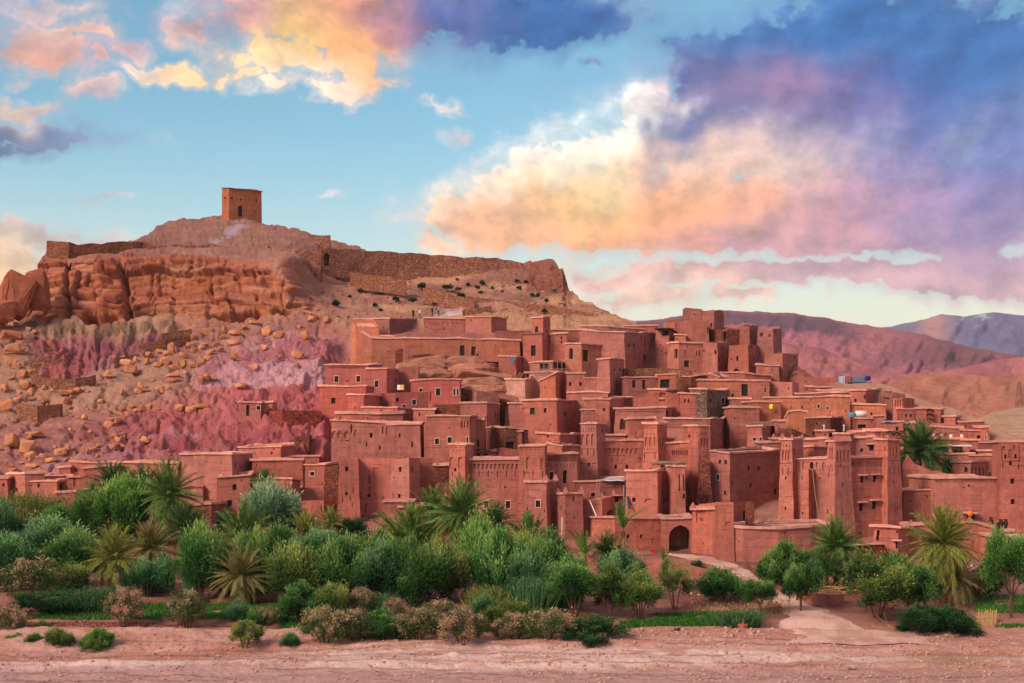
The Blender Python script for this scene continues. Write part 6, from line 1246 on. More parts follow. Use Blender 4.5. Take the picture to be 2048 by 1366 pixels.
# ---- palms
def frond_mesh(droop, seed, n=38, wid=.95):
    rng = np.random.default_rng(seed); s = np.linspace(0, 1, 13)
    x = s*(1-.16*droop*s); z = .22*s*(1-s*.4)-droop*.62*s**2.2
    V = []; Fc = []; tint = []
    for i in range(len(s)):
        w_ = .012*(1-s[i]*.75); V += [(x[i], -w_, z[i]), (x[i], w_, z[i]), (x[i], 0, z[i]-w_*1.3)]; tint += [.75]*3
        if i: a = 3*(i-1); b = 3*i; Fc += [(a, b, b+1, a+1), (a+1, b+1, b+2, a+2), (a+2, b+2, b, a)]
    for k in range(n):
        q = .10+.90*(k+.5)/n; px_, pz = np.interp(q, s, x), np.interp(q, s, z)
        tx, tz = np.interp(min(1, q+.03), s, x)-px_, np.interp(min(1, q+.03), s, z)-pz
        if q > .98: tx, tz = .02, -.015
        th = math.atan2(tz, tx)
        ln = wid*.25*(math.sin(min(1, q*1.25+.12)*math.pi*.86)**.7*.85+.15)*rng.uniform(.85, 1.1)
        for sd in (-1, 1):
            fo = .85+.35*q+rng.uniform(-.08, .08); up = .30+rng.uniform(-.15, .15)
            d = np.array([math.cos(th)*fo, sd*(1-.35*q), math.sin(th)*fo+up*.5]); d /= np.linalg.norm(d)
            p0 = np.array([px_, 0, pz]); p1 = p0+d*ln*.55; p2 = p0+d*ln+np.array([0, 0, -.22*ln])
            wv = np.array([math.cos(th), 0, math.sin(th)])*.0075
            b = len(V); V += [tuple(p0-wv), tuple(p0+wv), tuple(p1+wv*1.1), tuple(p1-wv*1.1), tuple(p2)]
            Fc += [(b, b+1, b+2, b+3), (b+3, b+2, b+4)]; t_ = rng.uniform(.05, .85)+.15*q; tint += [t_*.7, t_*.7, t_, t_, min(1, t_+.2)]
    me = bpy.data.meshes.new('frond'); me.from_pydata(V, [], Fc)
    ca = me.color_attributes.new('tint', 'FLOAT_COLOR', 'POINT'); cc = np.ones((len(V), 4), np.float32); cc[:, :3] = np.array(tint)[:, None]
    ca.data.foreach_set('color', cc.reshape(-1)); me.materials.append(None); return me
FR = [frond_mesh(d, 500+i) for i, d in enumerate((.06, .18, .38, .75))]
FRD = [frond_mesh(d, 520+i, 22, .7) for i, d in enumerate((.5, 1.0))]
PALM = dict(green=mat_leaf('palm_green', (29, 59, 28), (69, 110, 48), (159, 176, 88), .15), dark=mat_leaf('palm_dark', (21, 48, 28), (48, 88, 44), (116, 145, 76), .15),
            yellow=mat_leaf('palm_yellow', (44, 66, 26), (101, 118, 48), (195, 184, 92), .15), dry=mat_leaf('palm_dry', (50, 61, 32), (110, 107, 60), (186, 165, 106), .15), dead=mat_leaf('palm_dead', (101, 83, 56), (159, 134, 92), (207, 182, 130), .1))
def trunk_mesh(h, r, lean, seed):
    rng = np.random.default_rng(seed); mb = MB(); n = 9; k = max(4, int(h/.22)); vs = []
    for i in range(k+1):
        t_ = i/k; z = -.3+(h+.3)*t_; rr = r*(1.25-.35*min(1, t_*3)) * (1+.22*(i % 2)) ; cx = lean*h*t_*t_
        for j in range(n):
            a = 2*math.pi*(j+.5*(i % 2))/n; vs.append((cx+math.cos(a)*rr*rng.uniform(.9, 1.12), math.sin(a)*rr*rng.uniform(.9, 1.12), z))
    mb.add(vs, [(i*n+j, i*n+(j+1) % n, (i+1)*n+(j+1) % n, (i+1)*n+j) for i in range(k) for j in range(n)]+[tuple(k*n+j for j in range(n))])
    return mb
NP = [0]
def palm(label, px, crow, base, rpx, leaf='green', nf=38, emin=-35, emax=85, skirt=0, lean=0, Y=None, r_tr=.22, spread=360):
    NP[0] += 1; rn = random.Random(900+NP[0])
    Yv = Y or float(Yt(px, base)); sc = Yv/F; p = W(px, base, Yv); h = (base-crow)*sc; L = rpx*sc*1.25
    e = empty('date_palm', p, label, 'palm tree')
    tm = trunk_mesh(h, r_tr, lean, NP[0]); tr = mesh_obj('trunk', tm.v, tm.f, M_PALMTRUNK, e)
    cx = lean*h
    nf = int(nf*2.3) if nf > 12 else nf
    for i in range(nf):
        f_ = (i+.5)/nf; el = math.radians(emax+(emin-emax)*f_**.85+rn.uniform(-9, 9)); az = i*2.39996+rn.uniform(-.25, .25)
        me = FR[0 if f_ < .18 else (1 if f_ < .45 else (2 if f_ < .8 else 3))] if rn.random() < .8 else rn.choice(FR)
        o = bpy.data.objects.new('frond', me); COL.objects.link(o); o.parent = e
        o.location = (cx, 0, h-.02*L*i/nf); o.rotation_euler = (rn.uniform(-.5, .5), -el, az); q = L*rn.uniform(.82, 1.1)*(.86+.2*f_); o.scale = (q, q*rn.uniform(.75, 1.05), q)
        o.material_slots[0].link = 'OBJECT'
        o.material_slots[0].material = PALM['dry' if (f_ > .82 and rn.random() < .5 and leaf != 'dark') else leaf]
    for i in range(skirt):
        el = math.radians(rn.uniform(-80, -48)); az = i*2.39996
        o = bpy.data.objects.new('dead_frond', FRD[i % 2]); COL.objects.link(o); o.parent = e; o.location = (cx, 0, h-.08*L); o.rotation_euler = (rn.uniform(-.6, .6), -el, az); q = L*rn.uniform(.7, 1.0); o.scale = (q, q, q)
        o.material_slots[0].link = 'OBJECT'; o.material_slots[0].material = PALM['dead']
    return e
palm('tallest left palm with a skirt of dead fronds', 336, 992, 1088, 66, 'green', 40, -55, 86, 30)
palm('dark palm behind the tallest left palm', 287, 978, 1060, 44, 'dark', 30, -20)
palm('half hidden palm behind the broad bright tree', 224, 970, 1062, 46, 'dark', 26, -10)
palm('dark bushy palm right of the tallest left palm', 374, 1062, 1108, 54, 'dark', 36, -15)
palm('dusky palm between the yellow palm and the dark bushy palm', 300, 1100, 1160, 54, 'dry', 34, -30)
palm('yellowish palm on the left garden edge', 228, 1118, 1190, 60, 'yellow', 40, -45)
palm('round green palm in front of the pale two window house', 488, 1078, 1125, 62, 'green', 44, -40, 86, 8)
palm('drooping dry palm low in the left thicket', 482, 1152, 1208, 58, 'dry', 44, -65, 70, 14)
palm('small green palm top rising before the mud houses', 530, 968, 1040, 30, 'green', 22, 0)
palm('yellow green palm, left of two below the rounded ruin', 613, 1072, 1110, 46, 'yellow', 36, -35)
palm('smaller drooping palm, right of two below the rounded ruin', 662, 1050, 1096, 36, 'yellow', 26, -40)
palm('big sprawling green palm in the centre', 826, 1112, 1140, 92, 'green', 52, -12, 84)
palm('green palm behind the big sprawling one', 866, 1030, 1105, 52, 'green', 30, -20)
palm('tall middle palm with hanging brown fronds', 922, 1028, 1150, 68, 'green', 42, -60, 86, 20, r_tr=.26)
palm('dark green palm right of the tall middle palm', 990, 1052, 1110, 46, 'dark', 32, -25)
palm('arching green palm below the arcade bastion', 1060, 1088, 1130, 56, 'green', 34, -20)
palm('tall thin palm with a few upright fronds by the gate wall', 1246, 1062, 1132, 52, 'green', 9, 62, 86, 7, r_tr=.2, Y=133)
palm('young palm with upright fronds, left by the gate wall', 1168, 1112, 1130, 50, 'green', 9, 50, 86, 3, Y=132)
palm('dense young palm beside the tall thin palm', 1214, 1108, 1132, 42, 'dark', 22, 0, 80, 4, Y=133.5)
palm('single short frond tuft left of the gate arch', 1327, 1126, 1142, 32, 'green', 6, 70, 88, 0, Y=131, r_tr=.1)
palm('bushy palm in front of the long terrace wall', 1672, 1096, 1176, 56, 'green', 44, -25, 86, 4)
palm('dark low palm left under the bushy terrace palm', 1652, 1150, 1184, 48, 'dark', 22, 0, 80)
palm('dark low palm right under the bushy terrace palm', 1692, 1150, 1180, 40, 'dark', 22, -10, 80)
palm('big round palm with hanging golden fronds on the right', 1886, 1086, 1212, 68, 'yellow', 62, -72, 86, 14, r_tr=.24)
palm('short leaning palm under the big round palm', 1898, 1158, 1212, 46, 'dry', 24, -40, 70, 6, lean=.3)
palm('large dark palm rising behind the great kasbah', 1840, 906, 960, 62, 'dark', 48, -30, 86, Y=176)
palm('small palm top behind the roof house', 1895, 938, 965, 26, 'dark', 18, 0, 80, Y=180)
palm('small palm top left of the edge tower', 1985, 944, 970, 26, 'green', 16, -10, 70, Y=181)

# ---- grass: nobody could count it
def grass(name, label, areas, n, leaf, h=.35):
    rng = np.random.default_rng(77); C = []
    for (x0, x1, r0, r1) in areas:
        k = int(n*(x1-x0)*(r1-r0)/sum((a[1]-a[0])*(a[3]-a[2]) for a in areas))
        px = rng.uniform(x0, x1, k); rw = rng.uniform(r0, r1, k)
        keep = fbm(px*.03, rw*.12, px*0, 3, 5) > .36; px, rw = px[keep], rw[keep]
        Y_ = Yt(px, rw); C.append(np.stack([(px-CX)/F*Y_, Y_, CZ+(HZ-rw)/F*Y_+(fbm((px-CX)/F*Y_*.25, Y_*.25, px*0, 4, 141)-.5)*.5-.05], -1))
    C = np.concatenate(C); m_ = len(C); d = rng.normal(size=(m_, 3))*.4+[0, 0, 1]
    me = blades_mesh(name, C, d, rng.uniform(.5, 1.1, m_)*h, rng.uniform(.02, .045, m_), rng.uniform(.1, .9, m_)); me.materials.append(LEAF[leaf])
    o = bpy.data.objects.new(name, me); COL.objects.link(o); o['kind'] = 'stuff'; o['label'] = label; o['category'] = 'grass'
    return o
LEAF['lawn'] = mat_leaf('leaf_lawn', (28, 78, 28), (60, 118, 44), (112, 156, 68))
grass('lawn_grass', 'vivid green crop strip behind the pebble wall on the left', [(40, 260, 1222, 1240), (250, 470, 1208, 1240), (400, 600, 1212, 1236), (560, 760, 1228, 1262)], 26000, 'lawn')
grass('meadow_grass', 'patchy green crop rows in the open garden by the gate path', [(1240, 1520, 1240, 1254), (1300, 1520, 1228, 1240)], 9000, 'lawn')
grass('field_grass', 'small green plots at the right picture edge', [(1950, 2200, 1208, 1226), (1990, 2200, 1252, 1258), (1930, 2060, 1190, 1204)], 7000, 'lawn')
grass('dry_grass', 'dry straw coloured grass along the garden path', [(1380, 1580, 1196, 1226), (1640, 1700, 1160, 1185), (1400, 1500, 1135, 1160)], 2600, 'straw', .3)
# ================================================================ rocks, people and small things
from mathutils.bvhtree import BVHTree
import bmesh
def bvh_of(names):
    V = []; Fc = []
    for n in names:
        me = bpy.data.objects[n].data; a = np.empty(len(me.vertices)*3, np.float32); me.vertices.foreach_get('co', a); b = len(V)
        V += a.reshape(-1, 3).tolist(); l = np.empty(len(me.loops), np.int32); me.loops.foreach_get('vertex_index', l); Fc += (l.reshape(-1, 4)+b).tolist()
    return BVHTree.FromPolygons(V, Fc)
BV = bvh_of(['hillside', 'garden_ground', 'riverbed'])
CAM = Vector((0, 0, CZ))
# ---- path from the riverbed up to the gate
m_path = mat_attr('trodden_dirt', 3., .6, 3., .12, .9, 4)
ctr = [(1720, 1300, 190), (1668, 1264, 110), (1625, 1232, 62), (1590, 1208, 40), (1556, 1188, 30), (1520, 1166, 28), (1480, 1146, 28), (1440, 1130, 34), (1400, 1118, 40), (1360, 1110, 40)]
ctr = np.array(ctr, float); tt = np.linspace(0, len(ctr)-1, 110)
cp_ = np.stack([np.interp(tt, range(len(ctr)), ctr[:, k]) for k in range(3)], -1)
pp = []
for i, (px, row, hw) in enumerate(cp_):
    line = []
    for s in np.linspace(-1, 1, 25):
        wob = (fbm(np.array(i*.16), np.array(s*1.5), np.array(0.), 3, 3)-.5)*1.0
        q = ground(px+(s+wob*abs(s))*hw, row)
        h_ = BV.ray_cast(Vector((q[0], q[1], 60)), Vector((0, 0, -1)))
        q[2] = (h_[0].z if h_[0] is not None else q[2])+.07-.45*max(0, abs(s)-.55)**1.5; line.append(q)
    pp.append(line)
pp = np.array(pp)
o = grid_obj('dirt_path', pp, m_path, srgbmix(np.broadcast_to(np.array(lin((214, 172, 156))), pp.shape).copy(), (188, 140, 124), sst(fbm(pp[..., 0]*.8, pp[..., 1]*.3, pp[..., 2]*0, 4, 9), .45, .6)*.8))
def on_ground(px, row, strict=False):
    d = Vector(((px-CX)/F, 1, (HZ-row)/F)).normalized(); h = BV.ray_cast(CAM, d)
    if h[0] is None or h[0].y > 340: return None if strict else Vector(ground(px, row))
    return h[0]
def hull_rock(seed, flat=.75, n=17, sub=True):
    rng = np.random.default_rng(seed); p = rng.normal(size=(n, 3)); p /= np.linalg.norm(p, axis=1, keepdims=True)
    p = np.sign(p)*np.abs(p)**.72*rng.uniform(.8, 1.0, (n, 1)); p *= [.5, .42, .5*flat]
    bm = bmesh.new()
    for q in p: bm.verts.new(q)
    r = bmesh.ops.convex_hull(bm, input=bm.verts); bmesh.ops.delete(bm, geom=[g for g in r['geom_interior'] if isinstance(g, bmesh.types.BMVert)], context='VERTS')
    if sub:
        bmesh.ops.bevel(bm, geom=bm.edges[:], offset=.018, segments=1, affect='EDGES')
        bmesh.ops.triangulate(bm, faces=bm.faces[:]); bmesh.ops.subdivide_edges(bm, edges=[e for e in bm.edges if e.calc_length() > .22], cuts=1)
        for v in bm.verts:
            q = v.co*3.1; v.co += v.normal*float(fbm(np.array(q.x), np.array(q.y), np.array(q.z), 3, seed)-.5)*.06
    me = bpy.data.meshes.new('boulder'); bm.to_mesh(me); bm.free(); return me
def mat_rock(name, c, c2, sc=1.0):
    m, t, b = newmat(name); p = pos(t); oi = t.n.new('ShaderNodeObjectInfo')
    f = t.noise(p, .9*sc, 6, .7); g = t.noise(t.v('MULTIPLY', p, (1, 1, 2.6)), 2.2*sc, 5, .7)
    col = t.mix(t.mr(f, .35, .65), (*lin(c), 1), (*lin(c2), 1)); k = t.m('ADD', .62, t.m('ADD', t.m('MULTIPLY', g, .55), t.m('MULTIPLY', oi.outputs['Random'], .28)))
    t.l.new(t.v('SCALE', col, None, k), b.inputs['Base Color']); bump(t, b, t.m('ADD', g, t.m('MULTIPLY', t.noise(p, 9*sc, 4, .7), .4)), .8, .18)
    return m
M_BOULD = mat_rock('orange_boulder', (204, 142, 104), (178, 112, 82)); M_CLIFFR = mat_rock('cliff_boulder', (174, 104, 80), (146, 84, 66), .6); M_PEB = mat_rock('pebble', (216, 178, 164), (186, 140, 124), 3); M_LEDGE = mat_rock('ledge_rock', (182, 124, 100), (150, 98, 82), .7)
ROCK = [hull_rock(700+i, [.7, .6, .85, .75, .5, .9, .65, .8][i]) for i in range(8)]
for m_ in ROCK: m_.materials.append(M_BOULD)
BIGROCK = [hull_rock(760+i, .9, 18, True) for i in range(3)]
for m_ in BIGROCK:
    bm = bmesh.new(); bm.from_mesh(m_); bmesh.ops.subdivide_edges(bm, edges=bm.edges[:], cuts=2, use_grid_fill=True); bm.normal_update()
    for v in bm.verts:
        q = v.co; s_ = float(fbm(np.array(q.x*2.), np.array(q.y*2.), np.array(q.z*16.), 4, 5)-.5)*.07+float(fbm(np.array(q.x*7.), np.array(q.y*7.), np.array(q.z*7.), 4, 6)-.5)*.06; v.co += v.normal*s_
    bm.to_mesh(m_); bm.free(); m_.materials.append(M_BOULD)
def boulder(label, px, row, wpx, hpx, group=None, mat=None, Y=None, name='boulder', sink=.18):
    i = SEED[0] = SEED[0]+1; rn = random.Random(i)
    p = on_ground(px, row+hpx*.45) if Y is None else Vector(W(px, row+hpx*.45, Y)); sc = p.y/F
    o = bpy.data.objects.new(name, BIGROCK[i % 3] if name == 'cliff_boulder' else ROCK[i % 8]); COL.objects.link(o)
    s = wpx*sc*1.15; h = hpx*sc*1.4
    o.scale = (s, s*rn.uniform(.8, 1.1), h); o.location = (p.x, p.y+s*.2, p.z+h*(.5-sink)); o.rotation_euler = (rn.uniform(-.25, .25), rn.uniform(-.3, .3), rn.uniform(0, 6.28) if abs(wpx/hpx-1) < .4 else rn.choice((0, 3.14))+rn.uniform(-.3, .3))
    if mat: o.material_slots[0].link = 'OBJECT'; o.material_slots[0].material = mat
    o['kind'] = 'thing'; tag(o, label, 'boulder', group); return o
def L7(lst, label, group):
    for x, y, w_, h_ in lst: boulder(label, x/3.012, 600+y/3.012, w_/3.012, h_/3.012, group)
def block_rock(seed):
    rng = np.random.default_rng(seed); p = rng.normal(size=(30, 3)); p /= np.linalg.norm(p, axis=1, keepdims=True); p = np.sign(p)*np.abs(p)**.35*rng.uniform(.86, 1.0, (30, 1))*[.5, .45, .5]
    bm = bmesh.new()
    for q in p: bm.verts.new(q)
    r = bmesh.ops.convex_hull(bm, input=bm.verts); bmesh.ops.delete(bm, geom=[g for g in r['geom_interior'] if isinstance(g, bmesh.types.BMVert)], context='VERTS')
    bmesh.ops.bevel(bm, geom=bm.edges[:], offset=.012, segments=1, affect='EDGES'); bmesh.ops.triangulate(bm, faces=bm.faces[:])
    for _ in range(3): bmesh.ops.subdivide_edges(bm, edges=[q for q in bm.edges if q.calc_length() > .06], cuts=1)
    bm.normal_update()
    for v in bm.verts:
        q = v.co; v.co += v.normal*(float(fbm(np.array(q.x*2.), np.array(q.y*2.), np.array(q.z*12.), 4, 5)-.5)*.09+float(fbm(np.array(q.x*6.), np.array(q.y*6.), np.array(q.z*6.), 4, 6)-.5)*.08)
    me = bpy.data.meshes.new('cliff_block'); bm.to_mesh(me); bm.free(); me.materials.append(M_CLIFFR); return me
BLK = [block_rock(781), block_rock(786), block_rock(792)]
def crag_rock(label, px, row, wpx, hpx, Y, rot, i):
    p = W(px, row, Y); o = bpy.data.objects.new('cliff_boulder', BLK[i]); COL.objects.link(o); s_ = Y/F
    o.location = p; o.scale = (wpx*s_*1.1, wpx*s_, hpx*s_*1.12); o.rotation_euler = rot; o['kind'] = 'thing'; tag(o, label, 'boulder'); return o
crag_rock('huge leaning rock at the left edge of the cliff', 30, 592, 66, 88, 244, (.05, .32, .4), 0)
crag_rock('upright split rock between the huge leaning rock and the cliff', 76, 580, 40, 80, 246, (0, -.12, .2), 1)
crag_rock('broken block at the far left end under the huge leaning rock', 2, 622, 60, 50, 242, (.1, .1, .7), 2)
boulder('blocky rock at the cliff foot left of the main cleft', 225, 590, 46, 30, mat=M_CLIFFR, Y=246.5, name='cliff_boulder')
boulder('upper rock of the left stack under the cliff', 20, 672, 44, 22, mat=M_CLIFFR, name='cliff_boulder'); boulder('lower rock of the left stack under the cliff', 26, 698, 42, 24, mat=M_BOULD, name='cliff_boulder')
for nm, x, y, w_, h_ in [('largest tilted slab boulder low on the left talus', 150, 890, 150, 110), ('rounded boulder left of the largest tilted slab', 60, 845, 100, 95), ('flat boulder just above the largest tilted slab', 200, 810, 115, 62), ('boulder at the left edge above the lower terrace wall', 35, 640, 110, 80), ('pale boulder below the upper left terrace wall', 145, 510, 84, 76),
                         ('round boulder right of the pale boulder', 190, 552, 60, 56), ('boulder beside the rock stack on the left', 60, 372, 92, 66), ('long slab boulder under the overhang', 1410, 195, 92, 52), ('lone boulder high on the pink slope', 1795, 330, 84, 56), ('egg shaped boulder above the lone pink slope boulder', 1835, 210, 60, 72), ('dark capped boulder on the pink slope', 1445, 515, 82, 62),
                         ('tilted flat boulder on the pink slope', 1520, 405, 74, 42), ('big boulder right of the cliff foot', 1675, 210, 76, 60), ('mushroom boulder low on the pink slope, left', 1090, 650, 76, 52), ('mushroom boulder low on the pink slope, middle', 1145, 662, 76, 52), ('mushroom boulder low on the pink slope, right', 1205, 640, 112, 52), ('whitish boulder behind the far left houses', 305, 965, 84, 38), ('boulder pile leader behind the far left houses', 360, 915, 92, 64)]:
    boulder(nm, x/3.012, 600+y/3.012, w_/3.012, h_/3.012)
L7([(960, 305, 50, 50), (1040, 290, 72, 70), (1000, 320, 60, 40), (990, 365, 80, 60), (1045, 410, 72, 44), (1040, 450, 84, 42), (1040, 482, 92, 32), (1055, 380, 50, 44), (1105, 330, 58, 52), (1100, 385, 52, 52), (1155, 390, 54, 52), (1205, 370, 62, 64), (1250, 350, 62, 44), (1210, 285, 52, 42), (1165, 300, 44, 44), (1140, 270, 60, 42), (1230, 265, 50, 34), (1300, 265, 44, 34), (900, 330, 60, 50), (880, 370, 52, 50), (950, 390, 62, 38)], 'orange boulder in the big heap in the middle of the talus', 'big boulder heap on the talus')
L7([(760, 375, 92, 62), (785, 415, 92, 62), (735, 352, 60, 40), (650, 452, 62, 52), (820, 360, 44, 44)], 'orange boulder beside the small dry stone wall left of the big heap', 'boulders left of the big heap')
L7([(395, 560, 112, 44), (470, 545, 52, 44), (385, 605, 66, 52), (430, 585, 46, 38)], 'boulder in the small pile right of the curved terrace wall', 'pile right of the curved terrace wall')
L7([(845, 515, 46, 52), (830, 550, 62, 42), (875, 540, 52, 42), (725, 555, 42, 46), (960, 535, 72, 46)], 'boulder in the sparse cluster below the big heap', 'sparse cluster below the big heap')
L7([(740, 650, 52, 38), (790, 640, 46, 38), (715, 685, 62, 42), (765, 690, 42, 42), (825, 665, 62, 32), (680, 715, 92, 42), (655, 755, 66, 52), (705, 730, 42, 42)], 'boulder in the lower orange pile on the pink slope edge', 'lower orange pile')
L7([(1205, 480, 62, 62), (1240, 465, 42, 52), (1280, 470, 72, 52), (1155, 510, 52, 32), (1115, 435, 36, 30)], 'boulder in the knot of rocks right of the big heap', 'knot of rocks right of the big heap')
L7([(560, 895, 52, 42), (530, 915, 52, 42), (595, 875, 46, 42), (685, 885, 82, 52), (740, 890, 52, 42), (845, 815, 46, 36), (870, 840, 62, 42)], 'boulder scattered low on the slope behind the left houses', 'low boulders behind the left houses')
L7([(405, 890, 46, 46), (395, 960, 52, 32), (195, 1000, 92, 32), (15, 985, 62, 34), (70, 1025, 62, 32), (175, 935, 92, 52), (130, 710, 42, 42), (25, 530, 62, 52), (95, 392, 60, 50), (60, 470, 60, 32), (15, 530, 50, 50), (60, 1000, 50, 30), (175, 440, 50, 60)], 'tan boulder on the far left talus', 'far left talus boulders')
L7([(1350, 180, 42, 52), (1470, 165, 42, 42), (1250, 190, 82, 52), (1160, 225, 46, 46), (1530, 130, 62, 42), (1610, 190, 72, 62), (1405, 345, 62, 32), (1405, 255, 92, 42), (1880, 110, 62, 42), (1900, 90, 82, 42), (1960, 120, 60, 50)], 'rock on the brown slope under the cliff end', 'rocks under the cliff end')
rnb = random.Random(44)
for cx_, cy_, n_, where in [(70, 735, 7, 'beside the upper left terrace wall'), (30, 790, 7, 'above the lower terrace wall'), (120, 790, 8, 'right of the lower left terrace wall'), (60, 905, 9, 'around the largest tilted slab'), (215, 885, 8, 'above the far left houses'), (330, 770, 6, 'down slope of the big heap'), (410, 705, 6, 'up slope right of the big heap'), (250, 790, 5, 'below the curved terrace wall'), (170, 850, 8, 'on the pale lower talus'), (480, 660, 5, 'right of the pale cliff foot'), (600, 640, 5, 'near the upper end of the pink slope'), (40, 660, 7, 'under the cliff around the rock stack')]:
    for i in range(n_):
        sz = rnb.uniform(7, 20)*rnb.uniform(.7, 1.2); boulder('x', cx_+rnb.gauss(0, 34), min(940, cy_+rnb.gauss(0, 20)), sz, sz*rnb.uniform(.55, .9), 'boulders '+where)
boulder('lone pale boulder on the dry riverbed', 1702, 1334, 18, 15, mat=M_PEB, name='riverbed_boulder')
# loose stones nobody could count
def stones(name, label, areas, n, smin, smax, mat, seed):
    rng = np.random.default_rng(seed); base = [hull_rock(seed+i, .7, 12, False) for i in range(3)]
    bv = [(np.array([v.co[:] for v in m.vertices]), [list(p.vertices) for p in m.polygons]) for m in base]
    V = []; Fc = []
    tot = sum((a[1]-a[0])*(a[3]-a[2]) for a in areas); nb = 0
    for a in areas:
        for _ in range(int(n*(a[1]-a[0])*(a[3]-a[2])/tot)):
            px, rw = rng.uniform(a[0], a[1]), rng.uniform(a[2], a[3])
            if vn(np.array(px*.02), np.array(rw*.05), np.array(0.), seed) < .36: continue
            p = on_ground(px, rw, True)
            if p is None: continue
            s = smin*(smax/smin)**(rng.uniform()**2.2)
            vv, ff = bv[rng.integers(3)]; c, s_ = math.cos(q := rng.uniform(0, 6.28)), math.sin(q)
            w2 = vv*s; w2 = np.stack([w2[:, 0]*c-w2[:, 1]*s_, w2[:, 0]*s_+w2[:, 1]*c, w2[:, 2]], 1)+np.array([p.x, p.y, p.z+s*.12])
            V.append(w2); Fc += [[i+nb for i in f] for f in ff]; nb += len(w2)
    o = mesh_obj(name, np.concatenate(V), Fc, mat); o['kind'] = 'stuff'; o['label'] = label; return o
stones('riverbed_pebbles', 'pale loose stones strewn over the dry riverbed', [(-60, 2110, 1268, 1366), (1000, 2110, 1268, 1366)], 6500, .05, .36, M_PEB, 810)
stones('talus_scree', 'loose small rubble on the talus slope', [(-40, 420, 690, 940), (-40, 640, 640, 760), (300, 720, 640, 760)], 2200, .12, .5, M_BOULD, 830)
stones('slope_scree', 'loose stones on the slope below the fort wall', [(600, 1240, 545, 640)], 900, .2, .9, M_LEDGE, 850)
stones('village_rubble', 'fallen rubble between the village houses', [(650, 1640, 690, 830), (760, 1000, 690, 730)], 1500, .2, .9, M_RUBBLE, 870)
stones('bank_rubble', 'loose stones along the garden banks', [(1380, 1640, 1140, 1210), (1900, 2048, 1120, 1180), (1240, 1560, 1256, 1275)], 700, .12, .5, M_PEB, 890)
# layered ledges between the houses
oc = empty('rock_outcrop', W(900, 780, 214), 'layered pale rock ledges between the pink houses and the terrace house', 'rock'); rngl = random.Random(5)
for i in range(12):
    t_ = (i//2)/5; row_ = 800-t_*72; Y_ = 209+t_*15; cx_ = 925-t_*35+(-42 if i % 2 else 42)+rngl.uniform(-14, 14); wd = 120-40*abs(t_-.3)+rngl.uniform(-20, 20)
    o = bpy.data.objects.new('ledge', BIGROCK[i % 3]); COL.objects.link(o); o.parent = oc; p = W(cx_, row_, Y_)-np.array(oc.location)
    o.location = p; o.scale = (wd*Y_/F*1.3, 8, 3.6); o.rotation_euler = (rngl.uniform(-.08, .08), rngl.uniform(-.05, .10), rngl.uniform(-.3, .3)+3.14*(i % 2)); o.material_slots[0].link = 'OBJECT'; o.material_slots[0].material = M_LEDGE

# ---- four walkers on the hill path
def person(label, px, row, shirt, legs, skin=(120, 80, 62), hair=(24, 18, 16), face=0., stride=.12, h=1.72):
    p = on_ground(px, row)
    J = {'pelvis': (0, 0, .53), 'spine': (0, 0, .66), 'chest': (0, .0, .78), 'neck': (0, 0, .86), 'head': (0, -.01, .905), 'crown': (0, 0, .975), 'shl': (-.105, 0, .81), 'ell': (-.135, .02, .64), 'hal': (-.14, -.05, .49), 'shr': (.105, 0, .81), 'elr': (.14, .02, .64), 'har': (.13, -.06, .49),
         'hpl': (-.055, 0, .51), 'knl': (-.06, -stride*.4, .28), 'anl': (-.06, -stride*.2, .04), 'tol': (-.06, -stride*.2-.08, .015), 'hpr': (.055, 0, .51), 'knr': (.06, stride*.1, .28), 'anr': (.06, stride*.6, .04), 'tor': (.06, stride*.6-.08, .015)}
    R_ = dict(pelvis=.088, spine=.08, chest=.098, neck=.036, head=.056, crown=.046, shl=.05, ell=.03, hal=.022, shr=.05, elr=.03, har=.022, hpl=.062, knl=.042, anl=.028, tol=.022, hpr=.062, knr=.042, anr=.028, tor=.022)
    E = [('pelvis', 'spine'), ('spine', 'chest'), ('chest', 'neck'), ('neck', 'head'), ('head', 'crown'), ('chest', 'shl'), ('shl', 'ell'), ('ell', 'hal'), ('chest', 'shr'), ('shr', 'elr'), ('elr', 'har'), ('pelvis', 'hpl'), ('hpl', 'knl'), ('knl', 'anl'), ('anl', 'tol'), ('pelvis', 'hpr'), ('hpr', 'knr'), ('knr', 'anr'), ('anr', 'tor')]
    ks = list(J); me = bpy.data.meshes.new('person'); me.from_pydata([[q*h for q in J[k]] for k in ks], [(ks.index(a), ks.index(b)) for a, b in E], [])
    o = bpy.data.objects.new('person', me); COL.objects.link(o)
    sm = o.modifiers.new('skin', 'SKIN'); 
    for i, k in enumerate(ks): me.skin_vertices[0].data[i].radius = (R_[k]*h*.8, R_[k]*h*.8)
    me.skin_vertices[0].data[0].use_root = True
    ss = o.modifiers.new('sub', 'SUBSURF'); ss.levels = ss.render_levels = 1
    dg = bpy.context.evaluated_depsgraph_get(); m2 = bpy.data.meshes.new_from_object(o.evaluated_get(dg)); o.modifiers.clear(); o.data = m2
    for nm, c in (('skin', skin), ('shirt', shirt), ('trousers', legs), ('hair', hair)): m2.materials.append(mat_plain('cloth_'+nm, c, var=.15))
    for f in m2.polygons:
        z = f.center.z/h; x = abs(f.center.x)/h
        f.material_index = 3 if (z > .93 or (z > .88 and f.center.y > .01)) else (0 if (z > .85 or (z < .52 and x > .115)) else (1 if z > .53 else 2)); f.use_smooth = True
    o.location = p; o.rotation_euler = (0, 0, face); o['kind'] = 'thing'; tag(o, label, 'person', 'walkers on the hill path'); return o
person('person in black clothes, leftmost walker above the long dark wall', 826.5, 637.5, (26, 24, 30), (22, 22, 28), face=.6)
person('person in a pale top and blue trousers, second walker from the left', 839.5, 637, (190, 190, 180), (52, 84, 120), face=-.4)
